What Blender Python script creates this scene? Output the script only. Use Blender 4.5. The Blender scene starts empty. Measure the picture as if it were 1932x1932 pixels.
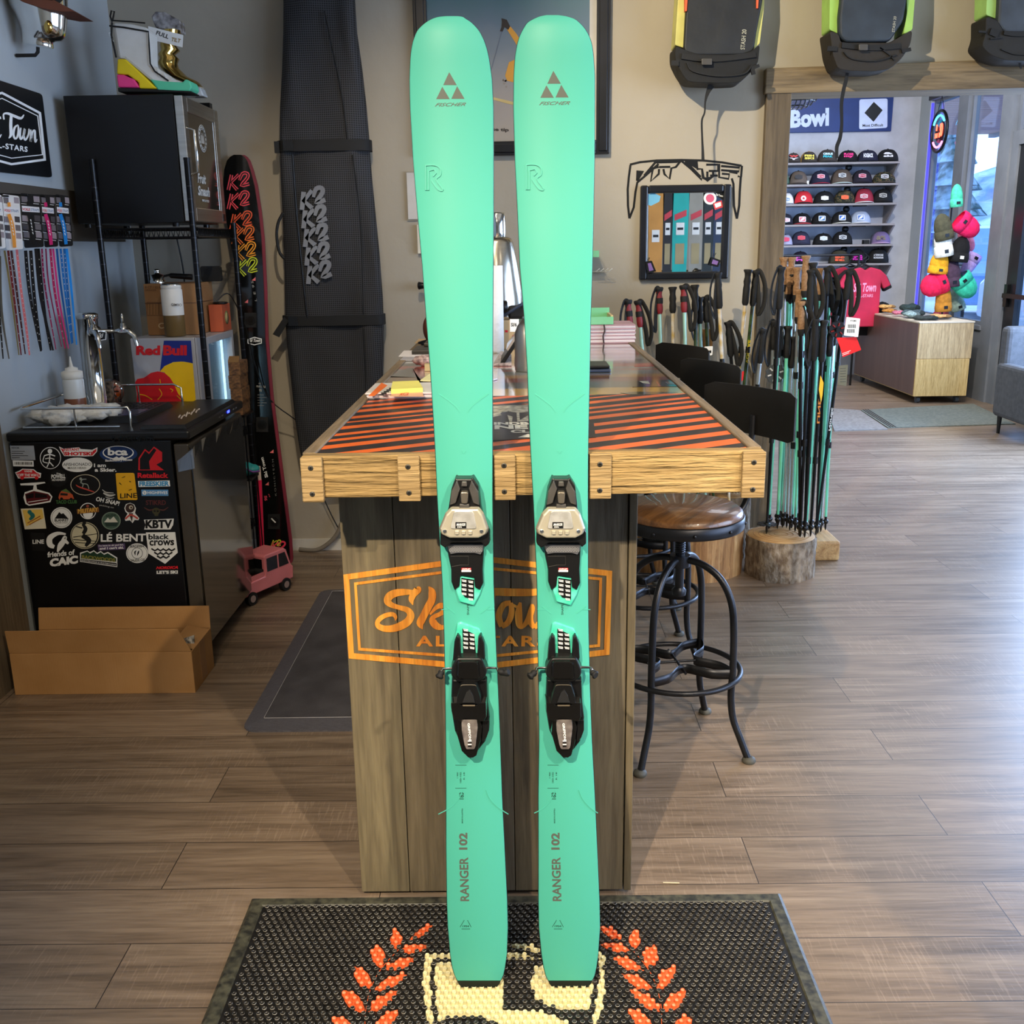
import bpy, bmesh, math, random
from mathutils import Vector, Matrix
R = random.Random(7)
PI = math.pi
COL = bpy.context.scene.collection
V = Vector
# ---------------------------------------------------------------- camera frame
FPX = 1912.0
EYE = V((0, 0, 1.5))
_Y = V((11, -502, FPX)).normalized(); _Z = V((-109, -7284, -FPX)); _Z = (_Z - _Y * _Z.dot(_Y)).normalized()
_X = _Y.cross(_Z)
def ray(px, py):
    v = V((px - 966, py - 966, FPX)); return V((_X.dot(v), _Y.dot(v), _Z.dot(v)))
class Plane:
    def __init__(s, p, n, out=None):
        s.p = V(p); s.n = V(n).normalized()
    def at(s, px, py, h=0):
        r = ray(px, py); q = s.p + s.n * h
        return EYE + r * ((q - EYE).dot(s.n) / r.dot(s.n))
    def up(s, h): return Plane(s.p + s.n * h, s.n)
def PY(y): return Plane((0, y, 0), (0, -1, 0))
def PX(x, sgn=1): return Plane((x, 0, 0), (sgn, 0, 0))
def PZ(z): return Plane((0, 0, z), (0, 0, 1))
# ---------------------------------------------------------------- materials
def lin(c):
    return tuple((x / 255 / 12.92 if x <= 10 else ((x / 255 + .055) / 1.055) ** 2.4) for x in c) + (1,)
MATS = {}
def mat(name, c=(128, 128, 128), r=.5, m=0, c2=None, sc=6, st=(1, 1, 1), bump=0, bsc=80, bst=(1, 1, 1), em=0, tr=0, coat=0, ior=1.45, alpha=1, det=4, spec=.5, rv=0):
    if name in MATS: return MATS[name]
    M = bpy.data.materials.new(name); M.use_nodes = True; nt = M.node_tree; N = nt.nodes; L = nt.links
    b = N['Principled BSDF']
    co = N.new('ShaderNodeTexCoord')
    mp = N.new('ShaderNodeMapping'); L.new(co.outputs['Object'], mp.inputs[0]); mp.inputs['Scale'].default_value = st
    no = N.new('ShaderNodeTexNoise'); L.new(mp.outputs[0], no.inputs[0]); no.inputs['Scale'].default_value = sc; no.inputs['Detail'].default_value = det
    if c2 is None: c2 = tuple(min(255, x * 1.07 + 2) for x in c)
    mx = N.new('ShaderNodeMix'); mx.data_type = 'RGBA'
    rp = N.new('ShaderNodeMapRange'); rp.inputs[1].default_value = .35; rp.inputs[2].default_value = .65
    L.new(no.outputs['Fac'], rp.inputs[0]); L.new(rp.outputs[0], mx.inputs[0])
    mx.inputs[6].default_value = lin(c); mx.inputs[7].default_value = lin(c2)
    L.new(mx.outputs[2], b.inputs['Base Color'])
    b.inputs['Roughness'].default_value = r; b.inputs['Metallic'].default_value = m; b.inputs['IOR'].default_value = ior
    b.inputs['Specular IOR Level'].default_value = spec
    b.inputs['Coat Weight'].default_value = coat; b.inputs['Coat Roughness'].default_value = .08
    if tr: b.inputs['Transmission Weight'].default_value = tr
    if alpha < 1: b.inputs['Alpha'].default_value = alpha
    if em: L.new(mx.outputs[2], b.inputs['Emission Color']); b.inputs['Emission Strength'].default_value = em
    if rv:
        r2 = N.new('ShaderNodeMapRange'); r2.inputs[3].default_value = max(0, r - rv); r2.inputs[4].default_value = r + rv
        L.new(no.outputs['Fac'], r2.inputs[0]); L.new(r2.outputs[0], b.inputs['Roughness'])
    if bump:
        m2 = N.new('ShaderNodeMapping'); L.new(co.outputs['Object'], m2.inputs[0]); m2.inputs['Scale'].default_value = bst
        n2 = N.new('ShaderNodeTexNoise'); L.new(m2.outputs[0], n2.inputs[0]); n2.inputs['Scale'].default_value = bsc; n2.inputs['Detail'].default_value = 3
        bp = N.new('ShaderNodeBump'); bp.inputs['Strength'].default_value = bump; bp.inputs['Distance'].default_value = .01
        L.new(n2.outputs['Fac'], bp.inputs['Height']); L.new(bp.outputs[0], b.inputs['Normal'])
    MATS[name] = M
    return M
def flat(c, r=.55, **k): return mat('paint_%d_%d_%d_%d' % (c[0], c[1], c[2], r * 100) + ''.join(sorted(k)), c, r, **k)
def glass(name, c=(255, 255, 255), r=0., mixf=.12):
    if name in MATS: return MATS[name]
    M = bpy.data.materials.new(name); M.use_nodes = True; nt = M.node_tree; N = nt.nodes; L = nt.links
    N.remove(N['Principled BSDF']); out = N['Material Output']
    t = N.new('ShaderNodeBsdfTransparent'); t.inputs[0].default_value = lin(c)
    g = N.new('ShaderNodeBsdfGlossy'); g.inputs['Roughness'].default_value = r
    f = N.new('ShaderNodeLayerWeight'); f.inputs[0].default_value = .5
    pw = N.new('ShaderNodeMath'); pw.operation = 'POWER'; pw.inputs[1].default_value = 4; L.new(f.outputs['Facing'], pw.inputs[0])
    ma = N.new('ShaderNodeMath'); ma.operation = 'MAXIMUM'; ma.inputs[1].default_value = mixf; L.new(pw.outputs[0], ma.inputs[0])
    x = N.new('ShaderNodeMixShader'); L.new(ma.outputs[0], x.inputs[0]); L.new(t.outputs[0], x.inputs[1]); L.new(g.outputs[0], x.inputs[2])
    L.new(x.outputs[0], out.inputs[0]); MATS[name] = M; return M
def wood(name, c1, c2, c3, axis='x', sc=1.0, r=.6, bump=.3, plank=None, saw=0, bd=.004, coat=0):
    """grain runs along axis; plank=(length,width,shiftx,shifty) for a plank floor in the xy plane"""
    if name in MATS: return MATS[name]
    M = bpy.data.materials.new(name); M.use_nodes = True; nt = M.node_tree; N = nt.nodes; L = nt.links
    b = N['Principled BSDF']; b.inputs['Roughness'].default_value = r; b.inputs['Coat Weight'].default_value = coat
    co = N.new('ShaderNodeTexCoord')
    k = {'x': (1, 14, 14), 'y': (14, 1, 14), 'z': (14, 14, 1)}[axis]
    vec = co.outputs['Object']
    if plank:
        mp0 = N.new('ShaderNodeMapping'); L.new(co.outputs['Object'], mp0.inputs[0]); mp0.inputs['Location'].default_value = (plank[2], plank[3], 0)
        br = N.new('ShaderNodeTexBrick'); L.new(mp0.outputs[0], br.inputs[0]); br.inputs['Scale'].default_value = 1
        br.inputs['Brick Width'].default_value = plank[0]; br.inputs['Row Height'].default_value = plank[1]
        br.inputs['Mortar Size'].default_value = .0011; br.inputs['Mortar Smooth'].default_value = .1
        br.offset = .37; br.offset_frequency = 2; br.squash = 1
        br.inputs['Color1'].default_value = (0, 0, 0, 1); br.inputs['Color2'].default_value = (1, 1, 1, 1); br.inputs['Mortar'].default_value = (.5, .5, .5, 1)
        ad = N.new('ShaderNodeVectorMath'); ad.operation = 'MULTIPLY_ADD'; L.new(br.outputs['Color'], ad.inputs[0]); ad.inputs[1].default_value = (7, 3, 5); L.new(co.outputs['Object'], ad.inputs[2])
        vec = ad.outputs[0]
    mp = N.new('ShaderNodeMapping'); L.new(vec, mp.inputs[0]); mp.inputs['Scale'].default_value = tuple(a * sc for a in k)
    n1 = N.new('ShaderNodeTexNoise'); L.new(mp.outputs[0], n1.inputs[0]); n1.inputs['Scale'].default_value = 1.6; n1.inputs['Detail'].default_value = 8; n1.inputs['Roughness'].default_value = .65; n1.inputs['Distortion'].default_value = .6
    n2 = N.new('ShaderNodeTexNoise'); L.new(mp.outputs[0], n2.inputs[0]); n2.inputs['Scale'].default_value = 9; n2.inputs['Detail'].default_value = 4
    cr = N.new('ShaderNodeValToRGB'); L.new(n1.outputs['Fac'], cr.inputs[0])
    e = cr.color_ramp.elements; e[0].position = .3; e[0].color = lin(c1); e[1].position = .72; e[1].color = lin(c3); x = e.new(.5); x.color = lin(c2)
    mx = N.new('ShaderNodeMix'); mx.data_type = 'RGBA'; mx.blend_type = 'MULTIPLY'; mx.inputs[0].default_value = .55
    r2 = N.new('ShaderNodeMapRange'); r2.inputs[1].default_value = .3; r2.inputs[2].default_value = .6; r2.inputs[3].default_value = .6; r2.inputs[4].default_value = 1.1
    L.new(n2.outputs['Fac'], r2.inputs[0]); L.new(cr.outputs[0], mx.inputs[6]); L.new(r2.outputs[0], mx.inputs[7])
    last = mx.outputs[2]; hgt = n2.outputs['Fac']
    if saw:
        ms = N.new('ShaderNodeMapping'); L.new(vec, ms.inputs[0]); ms.inputs['Scale'].default_value = {'x': (1, .06, .06), 'z': (.1, 1, 1), 'y': (1, .1, 1)}[axis] if plank else {'x': (.12, 1, 1), 'z': (.1, .1, 1), 'y': (.1, .1, 1)}[axis]; ms.inputs['Rotation'].default_value = (0, 0, .22)
        ws = N.new('ShaderNodeTexNoise'); L.new(ms.outputs[0], ws.inputs[0]); ws.inputs['Scale'].default_value = 260; ws.inputs['Detail'].default_value = 1
        np_ = N.new('ShaderNodeTexNoise'); L.new(vec, np_.inputs[0]); np_.inputs['Scale'].default_value = 2.5
        q = N.new('ShaderNodeMapRange'); q.inputs[1].default_value = .58; q.inputs[2].default_value = .68; L.new(ws.outputs['Fac'], q.inputs[0])
        q2 = N.new('ShaderNodeMapRange'); q2.inputs[1].default_value = .45; q2.inputs[2].default_value = .6; q2.inputs[4].default_value = saw; L.new(np_.outputs['Fac'], q2.inputs[0])
        mm = N.new('ShaderNodeMath'); mm.operation = 'MULTIPLY'; L.new(q.outputs[0], mm.inputs[0]); L.new(q2.outputs[0], mm.inputs[1])
        m3 = N.new('ShaderNodeMix'); m3.data_type = 'RGBA'; L.new(mm.outputs[0], m3.inputs[0]); L.new(last, m3.inputs[6]); m3.inputs[7].default_value = lin(tuple(min(255, a * 1.3 + 25) for a in c3)); last = m3.outputs[2]
    if plank:
        m4 = N.new('ShaderNodeMix'); m4.data_type = 'RGBA'; m4.blend_type = 'MULTIPLY'; m4.inputs[0].default_value = 1
        r4 = N.new('ShaderNodeMapRange'); r4.inputs[3].default_value = .82; r4.inputs[4].default_value = 1.08; L.new(br.outputs['Color'], r4.inputs[0])
        L.new(last, m4.inputs[6]); L.new(r4.outputs[0], m4.inputs[7])
        m5 = N.new('ShaderNodeMix'); m5.data_type = 'RGBA'; L.new(br.outputs['Fac'], m5.inputs[0]); L.new(m4.outputs[2], m5.inputs[6]); m5.inputs[7].default_value = lin((38, 32, 28)); last = m5.outputs[2]
        rr = N.new('ShaderNodeMapRange'); rr.inputs[3].default_value = r - .08; rr.inputs[4].default_value = r + .1; L.new(n2.outputs['Fac'], rr.inputs[0]); L.new(rr.outputs[0], b.inputs['Roughness'])
    L.new(last, b.inputs['Base Color'])
    if bump:
        bp = N.new('ShaderNodeBump'); bp.inputs['Strength'].default_value = bump; bp.inputs['Distance'].default_value = bd; L.new(hgt, bp.inputs['Height']); L.new(bp.outputs[0], b.inputs['Normal'])
    MATS[name] = M; return M
def gridcloth(name, c1, c2, s=130, w=.3):
    if name in MATS: return MATS[name]
    M = bpy.data.materials.new(name); M.use_nodes = True; nt = M.node_tree; N = nt.nodes; L = nt.links; b = N['Principled BSDF']; b.inputs['Roughness'].default_value = .75
    co = N.new('ShaderNodeTexCoord'); sp = N.new('ShaderNodeSeparateXYZ'); L.new(co.outputs['Object'], sp.inputs[0])
    fs = []
    for ax in ('X', 'Z'):
        a = N.new('ShaderNodeMath'); a.operation = 'MULTIPLY'; a.inputs[1].default_value = s; L.new(sp.outputs[ax], a.inputs[0])
        f = N.new('ShaderNodeMath'); f.operation = 'FRACT'; L.new(a.outputs[0], f.inputs[0])
        g = N.new('ShaderNodeMath'); g.operation = 'LESS_THAN'; g.inputs[1].default_value = w; L.new(f.outputs[0], g.inputs[0]); fs.append(g)
    mxx = N.new('ShaderNodeMath'); mxx.operation = 'MAXIMUM'; L.new(fs[0].outputs[0], mxx.inputs[0]); L.new(fs[1].outputs[0], mxx.inputs[1])
    mx = N.new('ShaderNodeMix'); mx.data_type = 'RGBA'; L.new(mxx.outputs[0], mx.inputs[0]); mx.inputs[6].default_value = lin(c1); mx.inputs[7].default_value = lin(c2); L.new(mx.outputs[2], b.inputs['Base Color'])
    MATS[name] = M; return M
def camo(name, cs, sc=40):
    if name in MATS: return MATS[name]
    M = bpy.data.materials.new(name); M.use_nodes = True; nt = M.node_tree; N = nt.nodes; L = nt.links; b = N['Principled BSDF']; b.inputs['Roughness'].default_value = .8
    co = N.new('ShaderNodeTexCoord'); n = N.new('ShaderNodeTexNoise'); n.inputs['Scale'].default_value = sc; n.inputs['Detail'].default_value = 1; L.new(co.outputs['Object'], n.inputs[0])
    cr = N.new('ShaderNodeValToRGB'); cr.color_ramp.interpolation = 'CONSTANT'; L.new(n.outputs['Fac'], cr.inputs[0])
    e = cr.color_ramp.elements; e[0].color = lin(cs[0]); e[1].position = .45; e[1].color = lin(cs[1])
    for i, c in enumerate(cs[2:]): x = e.new(.52 + .07 * i); x.color = lin(c)
    L.new(cr.outputs[0], b.inputs['Base Color']); MATS[name] = M; return M
# ---------------------------------------------------------------- mesh builder
_TC = {}
def text_mesh(s, bold=0, shear=0, space=1):
    k = (s, bold, shear, space)
    if k in _TC: return _TC[k]
    cu = bpy.data.curves.new('t', 'FONT'); cu.body = s; cu.offset = bold; cu.shear = shear; cu.space_character = space; cu.resolution_u = 3
    ob = bpy.data.objects.new('t', cu); COL.objects.link(ob)
    dg = bpy.context.evaluated_depsgraph_get(); me = ob.evaluated_get(dg).to_mesh()
    vs = [v.co.copy() for v in me.vertices]; fs = [tuple(p.vertices) for p in me.polygons]
    ob.evaluated_get(dg).to_mesh_clear(); bpy.data.objects.remove(ob); bpy.data.curves.remove(cu)
    x0 = min(v.x for v in vs); x1 = max(v.x for v in vs); y0 = min(v.y for v in vs); y1 = max(v.y for v in vs)
    out = ([((v.x - x0) / (x1 - x0), (v.y - y0) / (y1 - y0)) for v in vs], fs, (x1 - x0) / (y1 - y0)); _TC[k] = out
    return out
def crom(pts, n=6, closed=False):
    """Catmull-Rom through tuples of any length"""
    out = []; m = len(pts)
    for i in range(m if closed else m - 1):
        p = [pts[(i + j) % m] if closed else pts[min(max(i + j, 0), m - 1)] for j in (-1, 0, 1, 2)]
        for k in range(n):
            t = k / n
            out.append(tuple(.5 * ((2 * b) + (c - a) * t + (2 * a - 5 * b + 4 * c - d) * t * t + (3 * b - a - 3 * c + d) * t ** 3) for a, b, c, d in zip(*p)))
    if not closed: out.append(tuple(pts[-1]))
    return out
def inside(p, poly):
    x, y = p; c = False; j = len(poly) - 1
    for i in range(len(poly)):
        if (poly[i][1] > y) != (poly[j][1] > y) and x < (poly[j][0] - poly[i][0]) * (y - poly[i][1]) / (poly[j][1] - poly[i][1]) + poly[i][0]: c = not c
        j = i
    return c
def inset(poly, d):
    n = len(poly); ar = sum(poly[i][0] * poly[(i + 1) % n][1] - poly[(i + 1) % n][0] * poly[i][1] for i in range(n)); sg = 1 if ar > 0 else -1; out = []
    for i in range(n):
        p0, p1, p2 = V(poly[i - 1]), V(poly[i]), V(poly[(i + 1) % n]); a = (p1 - p0).normalized(); b = (p2 - p1).normalized()
        na = V((-a.y, a.x)) * sg; nb = V((-b.y, b.x)) * sg; k = 1 + na.dot(nb); out.append(tuple(p1 + (na + nb) * (d / max(k, .3))))
    return out
class MB:
    def __init__(s): s.v = []; s.f = []; s.mi = []; s.sm = []; s.mats = []; s.T = None
    def add(s, vs, fs, m, smooth=False):
        if m not in s.mats: s.mats.append(m)
        i = s.mats.index(m); o = len(s.v)
        s.v += [(s.T @ V(v)) if s.T else V(v) for v in vs]
        s.f += [tuple(a + o for a in f) for f in fs]; s.mi += [i] * len(fs); s.sm += [smooth] * len(fs); return s
    def box(s, a, b, m):
        x0, y0, z0 = a; x1, y1, z1 = b
        return s.add([(x, y, z) for x in (x0, x1) for y in (y0, y1) for z in (z0, z1)], [(0, 1, 3, 2), (4, 6, 7, 5), (0, 4, 5, 1), (2, 3, 7, 6), (0, 2, 6, 4), (1, 5, 7, 3)], m)
    def hexa(s, q, m, smooth=False):  # 8 points: bottom loop 4 then top loop 4
        return s.add(q, [(3, 2, 1, 0), (4, 5, 6, 7), (0, 1, 5, 4), (1, 2, 6, 5), (2, 3, 7, 6), (3, 0, 4, 7)], m, smooth)
    def loft(s, rings, m, smooth=True, cap=True, closed=True):
        n = len(rings[0]); vs = [p for r in rings for p in r]; fs = []
        for i in range(len(rings) - 1):
            for j in range(n if closed else n - 1):
                k = (j + 1) % n; fs.append((i * n + j, i * n + k, (i + 1) * n + k, (i + 1) * n + j))
        s.add(vs, fs, m, smooth)
        if cap and closed:
            s.add(rings[0], [tuple(range(n))], m); s.add(rings[-1], [tuple(reversed(range(n)))], m)
        return s
    def tube(s, pts, r, m, seg=8, cap=True, smooth=True, flatk=1.0, nrm=None):
        pts = [V(p) for p in pts]; rs = r if isinstance(r, (list, tuple)) else [r] * len(pts); rings = []; prev = None
        for i, p in enumerate(pts):
            d = (pts[min(i + 1, len(pts) - 1)] - pts[max(i - 1, 0)])
            if d.length < 1e-9: d = V((0, 0, 1))
            d.normalize()
            if prev is None: a = V(nrm) if nrm else (V((0, 0, 1)) if abs(d.z) < .9 else V((1, 0, 0)))
            else: a = prev
            a = (a - d * a.dot(d)); a = a.normalized() if a.length > 1e-6 else d.orthogonal().normalized()
            prev = a; b = d.cross(a)
            rings.append([p + (a * math.cos(2 * PI * k / seg) * flatk + b * math.sin(2 * PI * k / seg)) * rs[i] for k in range(seg)])
        return s.loft(rings, m, smooth, cap)
    def cyl(s, a, b, r, m, seg=16, r2=None, smooth=True): return s.tube([a, b], [r, r if r2 is None else r2], m, seg, True, smooth)
    def lathe(s, prof, m, o=(0, 0, 0), seg=24, ax=None, smooth=True, cap=True):
        """prof (r, h); axis up by default or ax matrix 3x3"""
        A = ax or Matrix.Identity(3); o = V(o)
        return s.loft([[o + A @ V((r * math.cos(2 * PI * k / seg), r * math.sin(2 * PI * k / seg), h)) for k in range(seg)] for r, h in prof], m, smooth, cap)
    def ring(s, c, R_, r, m, ax=None, seg=32, s2=8, a0=0, a1=2 * PI):
        A = ax or Matrix.Identity(3); full = abs(a1 - a0 - 2 * PI) < 1e-6; n = seg + (0 if full else 1)
        rr = []
        for i in range(seg + 1):
            t = a0 + (a1 - a0) * i / seg
            rr.append([V(c) + A @ V(((R_ + r * math.cos(u)) * math.cos(t), (R_ + r * math.cos(u)) * math.sin(t), r * math.sin(u))) for u in [2 * PI * k / s2 for k in range(s2)]])
        return s.loft(rr, m, True, not full)
    def ball(s, c, r, m, seg=16, rings=10, fn=None, smooth=True):
        r = r if isinstance(r, (tuple, list)) else (r, r, r); rg = []
        for i in range(rings + 1):
            a = -PI / 2 + PI * i / rings; q = max(math.cos(a), .02)
            row = []
            for k in range(seg):
                t = 2 * PI * k / seg; p = V((q * math.cos(t), q * math.sin(t), math.sin(a)))
                if fn: p = fn(p)
                row.append(V(c) + V((p.x * r[0], p.y * r[1], p.z * r[2])))
            rg.append(row)
        return s.loft(rg, m, smooth)
    def prism(s, pts, d, m, top=None, smooth=False):
        """pts world loop, extruded by vector d (top: separate loop)"""
        pts = [V(p) for p in pts]; t = [V(p) for p in top] if top else [p + V(d) for p in pts]; n = len(pts)
        return s.add(pts + t, [tuple(reversed(range(n))), tuple(range(n, 2 * n))] + [(i, (i + 1) % n, n + (i + 1) % n, n + i) for i in range(n)], m, smooth)
    def ppoly(s, px, pl, m, th=.001, base=0, taper=1.0):
        t = [pl.at(x, y, base + th) for x, y in px]; b = [p - pl.n * th for p in t]
        if taper != 1: c = sum(b, V()) / len(b); b = [c + (p - c) * taper for p in b]
        return s.prism(b, None, m, top=t)
    def pframe(s, px, d, pl, m, th=.001, base=0):
        q = inset(px, d); n = len(px); rings = [[pl.at(*px[i % n], base), pl.at(*px[i % n], base) + pl.n * th, pl.at(*q[i % n], base) + pl.n * th, pl.at(*q[i % n], base)] for i in range(n + 1)]
        return s.loft(rings, m, False, False)
    def pstroke(s, pts, pl, m, th=.001, sm=6, closed=False, base=0):
        """pts (x, y, width) in photograph pixels, drawn on plane"""
        q = crom(pts, sm, closed) if sm > 1 else list(pts); n = len(q); Lr = []; Rr = []
        for i in range(n):
            a = q[(i - 1) % n] if closed else q[max(i - 1, 0)]; b = q[(i + 1) % n] if closed else q[min(i + 1, n - 1)]
            dx, dy = b[0] - a[0], b[1] - a[1]; l = math.hypot(dx, dy) or 1; w = q[i][2] / 2
            Lr.append((q[i][0] - dy / l * w, q[i][1] + dx / l * w)); Rr.append((q[i][0] + dy / l * w, q[i][1] - dx / l * w))
        rings = [[pl.at(*Lr[i], base), pl.at(*Rr[i], base), pl.at(*Rr[i], base) + pl.n * th, pl.at(*Lr[i], base) + pl.n * th] for i in range(n)]
        if closed: rings.append(rings[0])
        return s.loft(rings, m, False, not closed)
    def ptext(s, t, a, b, c, pl, m, th=.0006, base=0, bold=0.02, shear=0, space=1):
        """a baseline-left pixel, b baseline-right pixel, c top-left pixel"""
        return s.wtext(t, pl.at(*a, base), pl.at(*b, base), pl.at(*c, base), m, pl.n * th, bold, shear, space)
    def wtext(s, t, A, B, C_, m, d, bold=.02, shear=0, space=1):
        vs, fs, _ = text_mesh(t, bold, shear, space); A = V(A); u = V(B) - A; w = V(C_) - A; d = V(d)
        s.add([A + u * x + w * y + d for x, y in vs], fs, m)
        return s
    def build(s, name, parent=None, bev=0, o=None, seg=2, sub=0, rec=True):
        org = V((0, 0, 0))
        if o is not None: org = V(o)
        elif parent is not None: org = V(parent['_o'])
        me = bpy.data.meshes.new(name); me.from_pydata([v - org for v in s.v], [], s.f)
        for m in s.mats: me.materials.append(m)
        me.polygons.foreach_set('material_index', s.mi); me.polygons.foreach_set('use_smooth', s.sm); me.update()
        if rec:
            bm = bmesh.new(); bm.from_mesh(me); bmesh.ops.recalc_face_normals(bm, faces=bm.faces); bm.to_mesh(me); bm.free()
        ob = bpy.data.objects.new(name, me); COL.objects.link(ob)
        ob['_o'] = tuple(org)
        if parent is not None: ob.parent = parent
        else: ob.location = org
        if bev:
            md = ob.modifiers.new('b', 'BEVEL'); md.width = bev; md.segments = seg; md.limit_method = 'ANGLE'; md.angle_limit = .7; md.harden_normals = False
        if sub: md = ob.modifiers.new('s', 'SUBSURF'); md.levels = sub; md.render_levels = sub
        return ob
def tag(o, label, cat, group=None):
    o['label'] = label; o['category'] = cat
    if group: o['group'] = group
    return o
def thing(name, label, cat, loc=(0, 0, 0), group=None):
    o = bpy.data.objects.new(name, None); COL.objects.link(o); o.location = loc; o['_o'] = tuple(loc); o.empty_display_size = .05
    return tag(o, label, cat, group)
def struct(mb, name, **k):
    o = mb.build(name, **k); o['kind'] = 'structure'; return o
def dup(root, loc, label, rot=None, group=None):
    r = root.copy(); COL.objects.link(r); r.location = loc; r['label'] = label
    if rot is not None: r.rotation_euler = rot
    if group: r['group'] = group
    for ch in root.children:
        c = ch.copy(); COL.objects.link(c); c.parent = r
        for g in ch.children:
            d = g.copy(); COL.objects.link(d); d.parent = c
    return r
def lab(o, l): o['label'] = l; return o
def rrect(x0, y0, x1, y1, r, n=4):
    out = []
    for cx, cy, a in ((x1 - r, y1 - r, 0), (x0 + r, y1 - r, PI / 2), (x0 + r, y0 + r, PI), (x1 - r, y0 + r, 1.5 * PI)):
        for i in range(n + 1): t = a + PI / 2 * i / n; out.append((cx + r * math.cos(t), cy + r * math.sin(t)))
    return out
def circ(cx, cy, r, n=24, ry=None): return [(cx + r * math.cos(2 * PI * i / n), cy + (ry or r) * math.sin(2 * PI * i / n)) for i in range(n)]
RX = Matrix.Rotation(PI / 2, 3, 'X'); RYm = Matrix.Rotation(PI / 2, 3, 'Y')
# common materials
BLK = mat('black_plastic', (14, 14, 15), .35); BLKM = mat('black_matte', (18, 18, 19), .7); WHT = mat('white_print', (235, 235, 232), .5)
CHR = mat('chrome', (215, 215, 212), .12, 1); STL = mat('brushed_steel', (190, 188, 182), .32, 1, sc=3, st=(1, 1, 30))
DKM = mat('dark_metal', (44, 45, 48), .38, .85, c2=(58, 58, 62)); RED = mat('red_print', (200, 25, 40), .5); CARD = mat('cardboard', (170, 124, 72), .8, c2=(182, 136, 84), bump=.1, bsc=200, bst=(1, 1, .05))
MINT = mat('mint_plastic', (52, 205, 160), .45, c2=(58, 210, 166), sc=3)
# ---------------------------------------------------------------- camera
cd = bpy.data.cameras.new('camera'); cam = bpy.data.objects.new('camera', cd); COL.objects.link(cam)
cd.sensor_width = 36; cd.lens = FPX / 1932 * 36; cd.clip_start = .05; cd.clip_end = 500
fl = lambda v: V((v.x, -v.y, -v.z))
mx3 = Matrix((fl(_X), fl(_Y), fl(_Z)))
cam.matrix_world = Matrix.Translation(EYE) @ mx3.to_4x4()
sc = bpy.context.scene; sc.camera = cam
sc.view_settings.view_transform = 'Standard'; sc.view_settings.look = 'None'; sc.view_settings.gamma = 1; sc.view_settings.use_curve_mapping = False
sc.view_settings.exposure = 0.0
# ---------------------------------------------------------------- room shell
W = 5.0; XL = -1.84; XR = 4.4; YB = 11.8; CE = 3.5; YF = -2.6
FLOOR = wood('plank_floor', (100, 84, 68), (130, 111, 92), (152, 133, 112), 'x', 1.0, .36, .2, plank=(1.45, .1993, .35, -.1523), saw=.12, bd=.002)
PL = mat('greige_plaster', (166, 157, 140), .85, c2=(172, 163, 146), sc=2, bump=.25, bsc=14)
PLB = mat('pale_grey_plaster', (170, 176, 178), .85, c2=(178, 183, 184), sc=2, bump=.2, bsc=14)
POSTW = wood('weathered_beam', (84, 70, 52), (126, 108, 80), (150, 130, 98), 'x', .8, .7, .5)
POSTZ = wood('weathered_post', (74, 62, 48), (100, 86, 66), (120, 104, 82), 'z', .8, .7, .5)
struct(MB().box((XL - .3, YF, -.1), (XR + .2, YB + .1, 0), FLOOR), 'floor')
struct(MB().box((XL - .3, YF, CE), (XR + .2, YB + .1, CE + .1), mat('ceiling_paint', (120, 112, 100), .9)), 'ceiling')
struct(MB().box((XL - .12, YF, 0), (XL, W + .12, CE), PLB), 'wall_left')
OPX = 1.255; OPZ = 2.165
struct(MB().box((XL - .12, W, 0), (1.15, W + .14, CE), PL).box((1.15, W, OPZ), (XR + .1, W + .14, CE), PL), 'wall_back')
struct(MB().box((1.0, YB, 0), (XR + .2, YB + .12, CE), mat('far_plaster', (176, 178, 184), .85)), 'wall_far')
struct(MB().box((1.02, W + .14, 0), (1.14, YB, CE), PL), 'wall_inner')
struct(MB().box((XL - .12, YF - .1, 0), (XR + .2, YF, CE), PL), 'wall_front')
# opening trim: posts and header
struct(MB().box((1.145, W - .035, 0), (1.26, W + .17, OPZ), POSTZ), 'trim_1', bev=.004)
struct(MB().hexa([(1.135, W - .045, 2.155), (3.6, W - .045, 2.168), (3.6, W + .18, 2.168), (1.135, W + .18, 2.155), (1.135, W - .045, 2.262), (3.6, W - .045, 2.312), (3.6, W + .18, 2.312), (1.135, W + .18, 2.262)], POSTW), 'trim_2', bev=.005)
# baseboards and the left wall's slatted panel
struct(MB().box((-1.78, W - .012, 0), (1.14, W, .06), mat('white_base', (200, 196, 186), .6)), 'baseboard_back')
struct(MB().box((XL, 3.05, 0), (XL + .02, 3.5, .93), POSTZ), 'trim_3')
# ---------------------------------------------------------------- right wall: storefront windows and door (X = XR)
GW = mat('grey_window_frame', (108, 112, 118), .6, c2=(120, 124, 130), sc=4)
GL = glass('window_glass', (235, 245, 255), 0, .04)
XO = XR + .12
def wall_y(mb, y0, y1, z0, z1, m): mb.box((XR, y0, z0), (XO, y1, z1), m)
mb = MB()
OPEN = [(-1.6, .6, .5, 2.9), (.9, 3.1, .5, 2.9), (5.4, 8.2, .5, 2.9), (8.45, 9.6, 0, 2.93), (9.83, 10.57, .7, 2.93), (10.79, 11.52, .7, 2.93)]  # openings before the door are out of view, added to admit daylight
y = YF
for a, b, z0, z1 in OPEN:
    wall_y(mb, y, a, 0, CE, GW if a > 9 else PLB)
    if z0: wall_y(mb, a, b, 0, z0, GW)
    wall_y(mb, a, b, z1, CE, PLB); y = b
wall_y(mb, y, YB + .1, 0, CE, PLB)
struct(mb, 'wall_right')
FRB = mat('dark_frame', (40, 42, 46), .5)
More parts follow.
